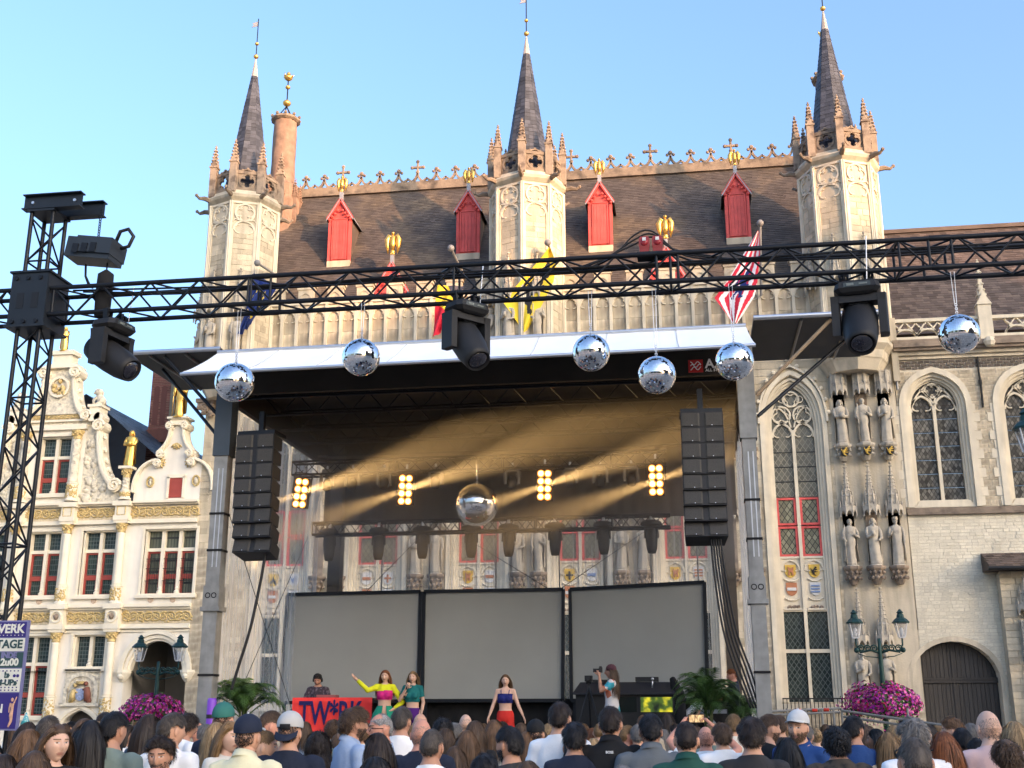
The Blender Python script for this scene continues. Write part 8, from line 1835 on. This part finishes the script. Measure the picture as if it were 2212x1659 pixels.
m = MB(); m.box(-.75,-.20,.45,.80,zt+.01,zt+.05); m.box(.15,.62,.45,.75,zt+.01,zt+.10); solo('laptop', MB().join(m, Matrix.Translation(((bx0+bx1)/2,24,DECK))), BLACKP, 'dark flat gear lying on the booth lid', 'equipment')
q = at(1408,1480,24.2); m = MB(); m.tube([(q.x,24.2,q.z-.10),(q.x+.02,24.15,q.z+.08)],[.012,.014],6); m.ball((q.x+.02,24.14,q.z+.12),.032,8); solo('microphone', m, ALU, 'silver-headed microphone standing on the booth', 'microphone', smooth=True)
# tripod
q = at(1272,1482,23.2); TP = thing('tripod', 'black camera tripod standing in front of the booth', 'tripod', (q.x,23.2,DECK)); hz_ = q.z-DECK
for k in range(3): a = R(90+k*120); part('leg', MB().tube([(0,0,hz_),(.22*cos(a),.22*sin(a),hz_*.5),(.42*cos(a),.42*sin(a),0)],[.018,.016,.012],6), BLACKM, TP, world=False)
part('head', MB().cyl((0,0,hz_-.25),(0,0,hz_+.05),.02,8).cbox((0,0,hz_+.06),(.10,.07,.05)), BLACKM, TP, world=False); part('camcorder', MB().cbox((0,-.02,hz_+.14),(.14,.22,.11)).cyl((0,-.12,hz_+.14),(0,-.19,hz_+.14),.035,10), BLACKP, TP, world=False)
# keyboard rack behind the right palm
q = at(1575,1510,24); KR = thing('keyboard_stand', 'keyboard on a white metal stand behind the right palm', 'keyboard', (q.x,24.3,DECK)); part('keyboard', MB().box(-.6,.35,-.15,.15,.88,.96), mat('kb_grey',(.30,.32,.36),.5), KR, world=False)
for s_ in (-1,1): part('leg', MB().bar((-.4*s_-.1,0,0),(.35*s_-.1,0,.88),.04), WHITEP, KR, world=False)
# palms
PALM = mat('palm_leaf', (.050,.105,.022), .5, var=.3, vs=3, isl=.30)
def frond_mb(seed):
    r_ = random.Random(seed); mb = MB(); L = 1.0; pts = []; K = 14
    for k in range(K+1): t = k/K; pts.append(Vector((t*.72+.0, 0, .62*t*1.35-.72*t*t*t+.0)))
    mb.tube(pts, [.010*(1-.8*k/K)+.002 for k in range(K+1)], 5)
    for k in range(2, K+1):
        for h in (0,.5):
            t = min(1,(k+h)/K); i = min(int(t*K), K-1); p = pts[i].lerp(pts[i+1], t*K-i); d = (pts[i+1]-pts[i]).normalized(); ll = .30*sin(PI*(.18+.78*t))*r_.uniform(.85,1.1)
            for s_ in (-1,1):
                sd = Vector((0,s_,0)); e = (d*.65+sd*.85+Vector((0,0,.10))).normalized(); q1 = p+e*ll*.5; q2 = p+e*ll*.9+Vector((0,0,-ll*.30)); w_ = d*.011
                mb.add([p-w_*.5,p+w_*.5,q1+w_,q1-w_,q2],[(0,1,2,3),(3,2,4)])
    return mb
FR = [mk('frond', frond_mb(s_), PALM, True) for s_ in range(3)]
def palm(u, v, Y, n, size, lab, seed):
    q = at(u, v, Y); t = thing('potted_palm', lab, 'palm', (q.x,Y,DECK), 0, 'potted palms on the stage'); r_ = random.Random(seed); z = q.z-DECK-.25*size
    m = MB(); m.lathe([(.16,0),(.22,.32),(.24,.34),(.20,.34),(.19,.30),(0,.30)],(0,0,0),16); part('pot', m, BLACKP, t, True, world=False)
    m = MB()
    for k in range(6): a = k*1.05; m.tube([(.05*cos(a),.05*sin(a),.3),(.07*cos(a),.07*sin(a),max(.4,z))],[.022,.014],6)
    part('stem', m, mat('palm_stem',(.10,.12,.04),.6), t, True, world=False)
    for k in range(n):
        a = 2*PI*k/n+r_.uniform(-.3,.3); s_ = size*r_.uniform(.75,1.15); tl = r_.uniform(-.75,.25); o = obj('frond', FR[k%3], t, (.05*cos(a),.05*sin(a),max(.35,z)*r_.uniform(.75,1.05)), (0,tl,a), (s_,s_,s_))
palm(528,1490,21.9,36,.98,'potted palm with arching fronds beside the left stage post',1)
palm(1528,1492,22.2,32,.95,'potted palm with arching fronds right of the black booth',2)
palm(1596,1520,22.6,18,.70,'darker potted palm close to the right stage post',3)
# purple light totem beside the left post
q = at(457,1528,20.4); PT = thing('light_column', 'glowing purple column beside the left stage post', 'light', (q.x,20.4,GZ)); part('column', MB().lathe([(.08,.0),(.08,2.05),(.07,2.1),(0,2.1)],(0,0,0),16), emis('purple_glow',(.17,.05,.42),.06), PT, True, world=False); part('band', MB().lathe([(.083,1.75),(.083,1.82)],(0,0,0),16), BLACKP, PT, world=False)
# man filming with a phone held up in both hands
make_body('phone', False, {1:((.33,.15,1.50),(.075,.30,1.735)), -1:((-.36,.15,1.58),(-.235,.30,1.735))}, sleeve=(.55,.55), fingers={1:.55,-1:.55}, handn={1:Vector((-.8,.3,.2)),-1:Vector((.8,.3,.2))})
us, tp, w_ = 2776, 2848, 66; z = .165*FSRC/w_; u = us/1.8228; v = tp/1.8228
x = (u-1106)/FPX; q = (829.5-v)/FPX; y = cos(PITCH)-q*sin(PITCH); zz = sin(PITCH)+q*cos(PITCH); PX, PY, PZ = (x*cos(YAW)-y*sin(YAW))*z, (x*sin(YAW)+y*cos(YAW))*z, CAMH+zz*z
sc = (PZ-GZ)/1.755
person('phone', (PX,PY,GZ), 0, sc, 'man holding a phone up in both hands, sunglasses on his bald head, white shirt', ['bald'], 'dark', 'white', 'jeans', 'red', 'people in the crowd', 3, [('shades',R(-20)),('mb','watch',MB().tube([(-.25,.285,1.70),(-.243,.293,1.722)],[.034,.034],12).cbox((-.272,.27,1.712),(.012,.034,.036)),mat('watch_blue',(.10,.14,.18),.4))])
tm = Matrix.Translation((PX,PY,GZ)) @ Matrix.Scale(sc,4)
PH = thing('phone', 'black phone held up sideways, its screen showing the lit stage', 'phone', tm @ Vector((-.08,.33,1.80))); part('case', MB().box(-.085,.085,-.004,.006,-.042,.042), BLACKP, PH, world=False)
PSC = bpy.data.materials.new('phone_picture'); PSC.use_nodes = True; N_ = PSC.node_tree.nodes; L_ = PSC.node_tree.links; tc = N_.new('ShaderNodeTexCoord'); mp_ = N_.new('ShaderNodeMapping'); mp_.inputs['Scale'].default_value = (60,1,18); L_.new(tc.outputs['Object'], mp_.inputs[0]); nz_ = N_.new('ShaderNodeTexNoise'); nz_.inputs['Scale'].default_value = 1.2; L_.new(mp_.outputs[0], nz_.inputs[0]); rp = N_.new('ShaderNodeValToRGB'); L_.new(nz_.outputs['Fac'], rp.inputs[0]); rp.color_ramp.elements[0].position = .35; rp.color_ramp.elements[0].color = (.05,.025,.01,1); rp.color_ramp.elements[1].position = .65; rp.color_ramp.elements[1].color = (.75,.48,.22,1); L_.new(rp.outputs[0], N_['Principled BSDF'].inputs['Base Color']); L_.new(rp.outputs[0], N_['Principled BSDF'].inputs['Emission Color']); N_['Principled BSDF'].inputs['Emission Strength'].default_value = .22
part('screen', MB().box(-.075,.075,-.007,-.0045,-.036,.036), PSC, PH, world=False)
# ------------------------------------------------------------------ added smoke under the stage roof, a stand-in for the lens streaks
HZ = MB().box(SX0+.25,SX1-.25,21.3,27.2,4.9,7.86)
vm = bpy.data.materials.new('added_smoke'); vm.use_nodes = True; N_ = vm.node_tree.nodes; L_ = vm.node_tree.links; N_.clear(); o_ = N_.new('ShaderNodeOutputMaterial'); pv = N_.new('ShaderNodeVolumePrincipled'); pv.inputs['Color'].default_value = (.9,.85,.8,1); pv.inputs['Density'].default_value = .085; pv.inputs['Anisotropy'].default_value = .25; L_.new(pv.outputs[0], o_.inputs['Volume'])
tag(obj('smoke', mk('smoke', HZ, vm)), 'thin smoke added under the dark roof to show amber streaks', 'smoke', kind='stuff')
for i, (u, v) in enumerate(((650,1065),(876,1058),(1176,1048),(1417,1037))):
    p = at(u, v, 23.70)
    for j, (du, dv, Yt, e) in enumerate(((520,-172,22.6,1500),(-420,150,23.0,1000))):
        if (i == 3 and j == 0): e = 950
        lt = bpy.data.lights.new('streak_beam', 'SPOT'); lt.energy = e; lt.color = (1,.62,.24); lt.spot_size = R(20); lt.spot_blend = 1.0; lt.shadow_soft_size = .06  # added spot; its beam imitates a lens streak
        lo = bpy.data.objects.new('streak_beam', lt); COL.objects.link(lo); lo.location = p; lo.rotation_euler = (at(u+du,v+dv,Yt)-p).to_track_quat('-Z','Y').to_euler()
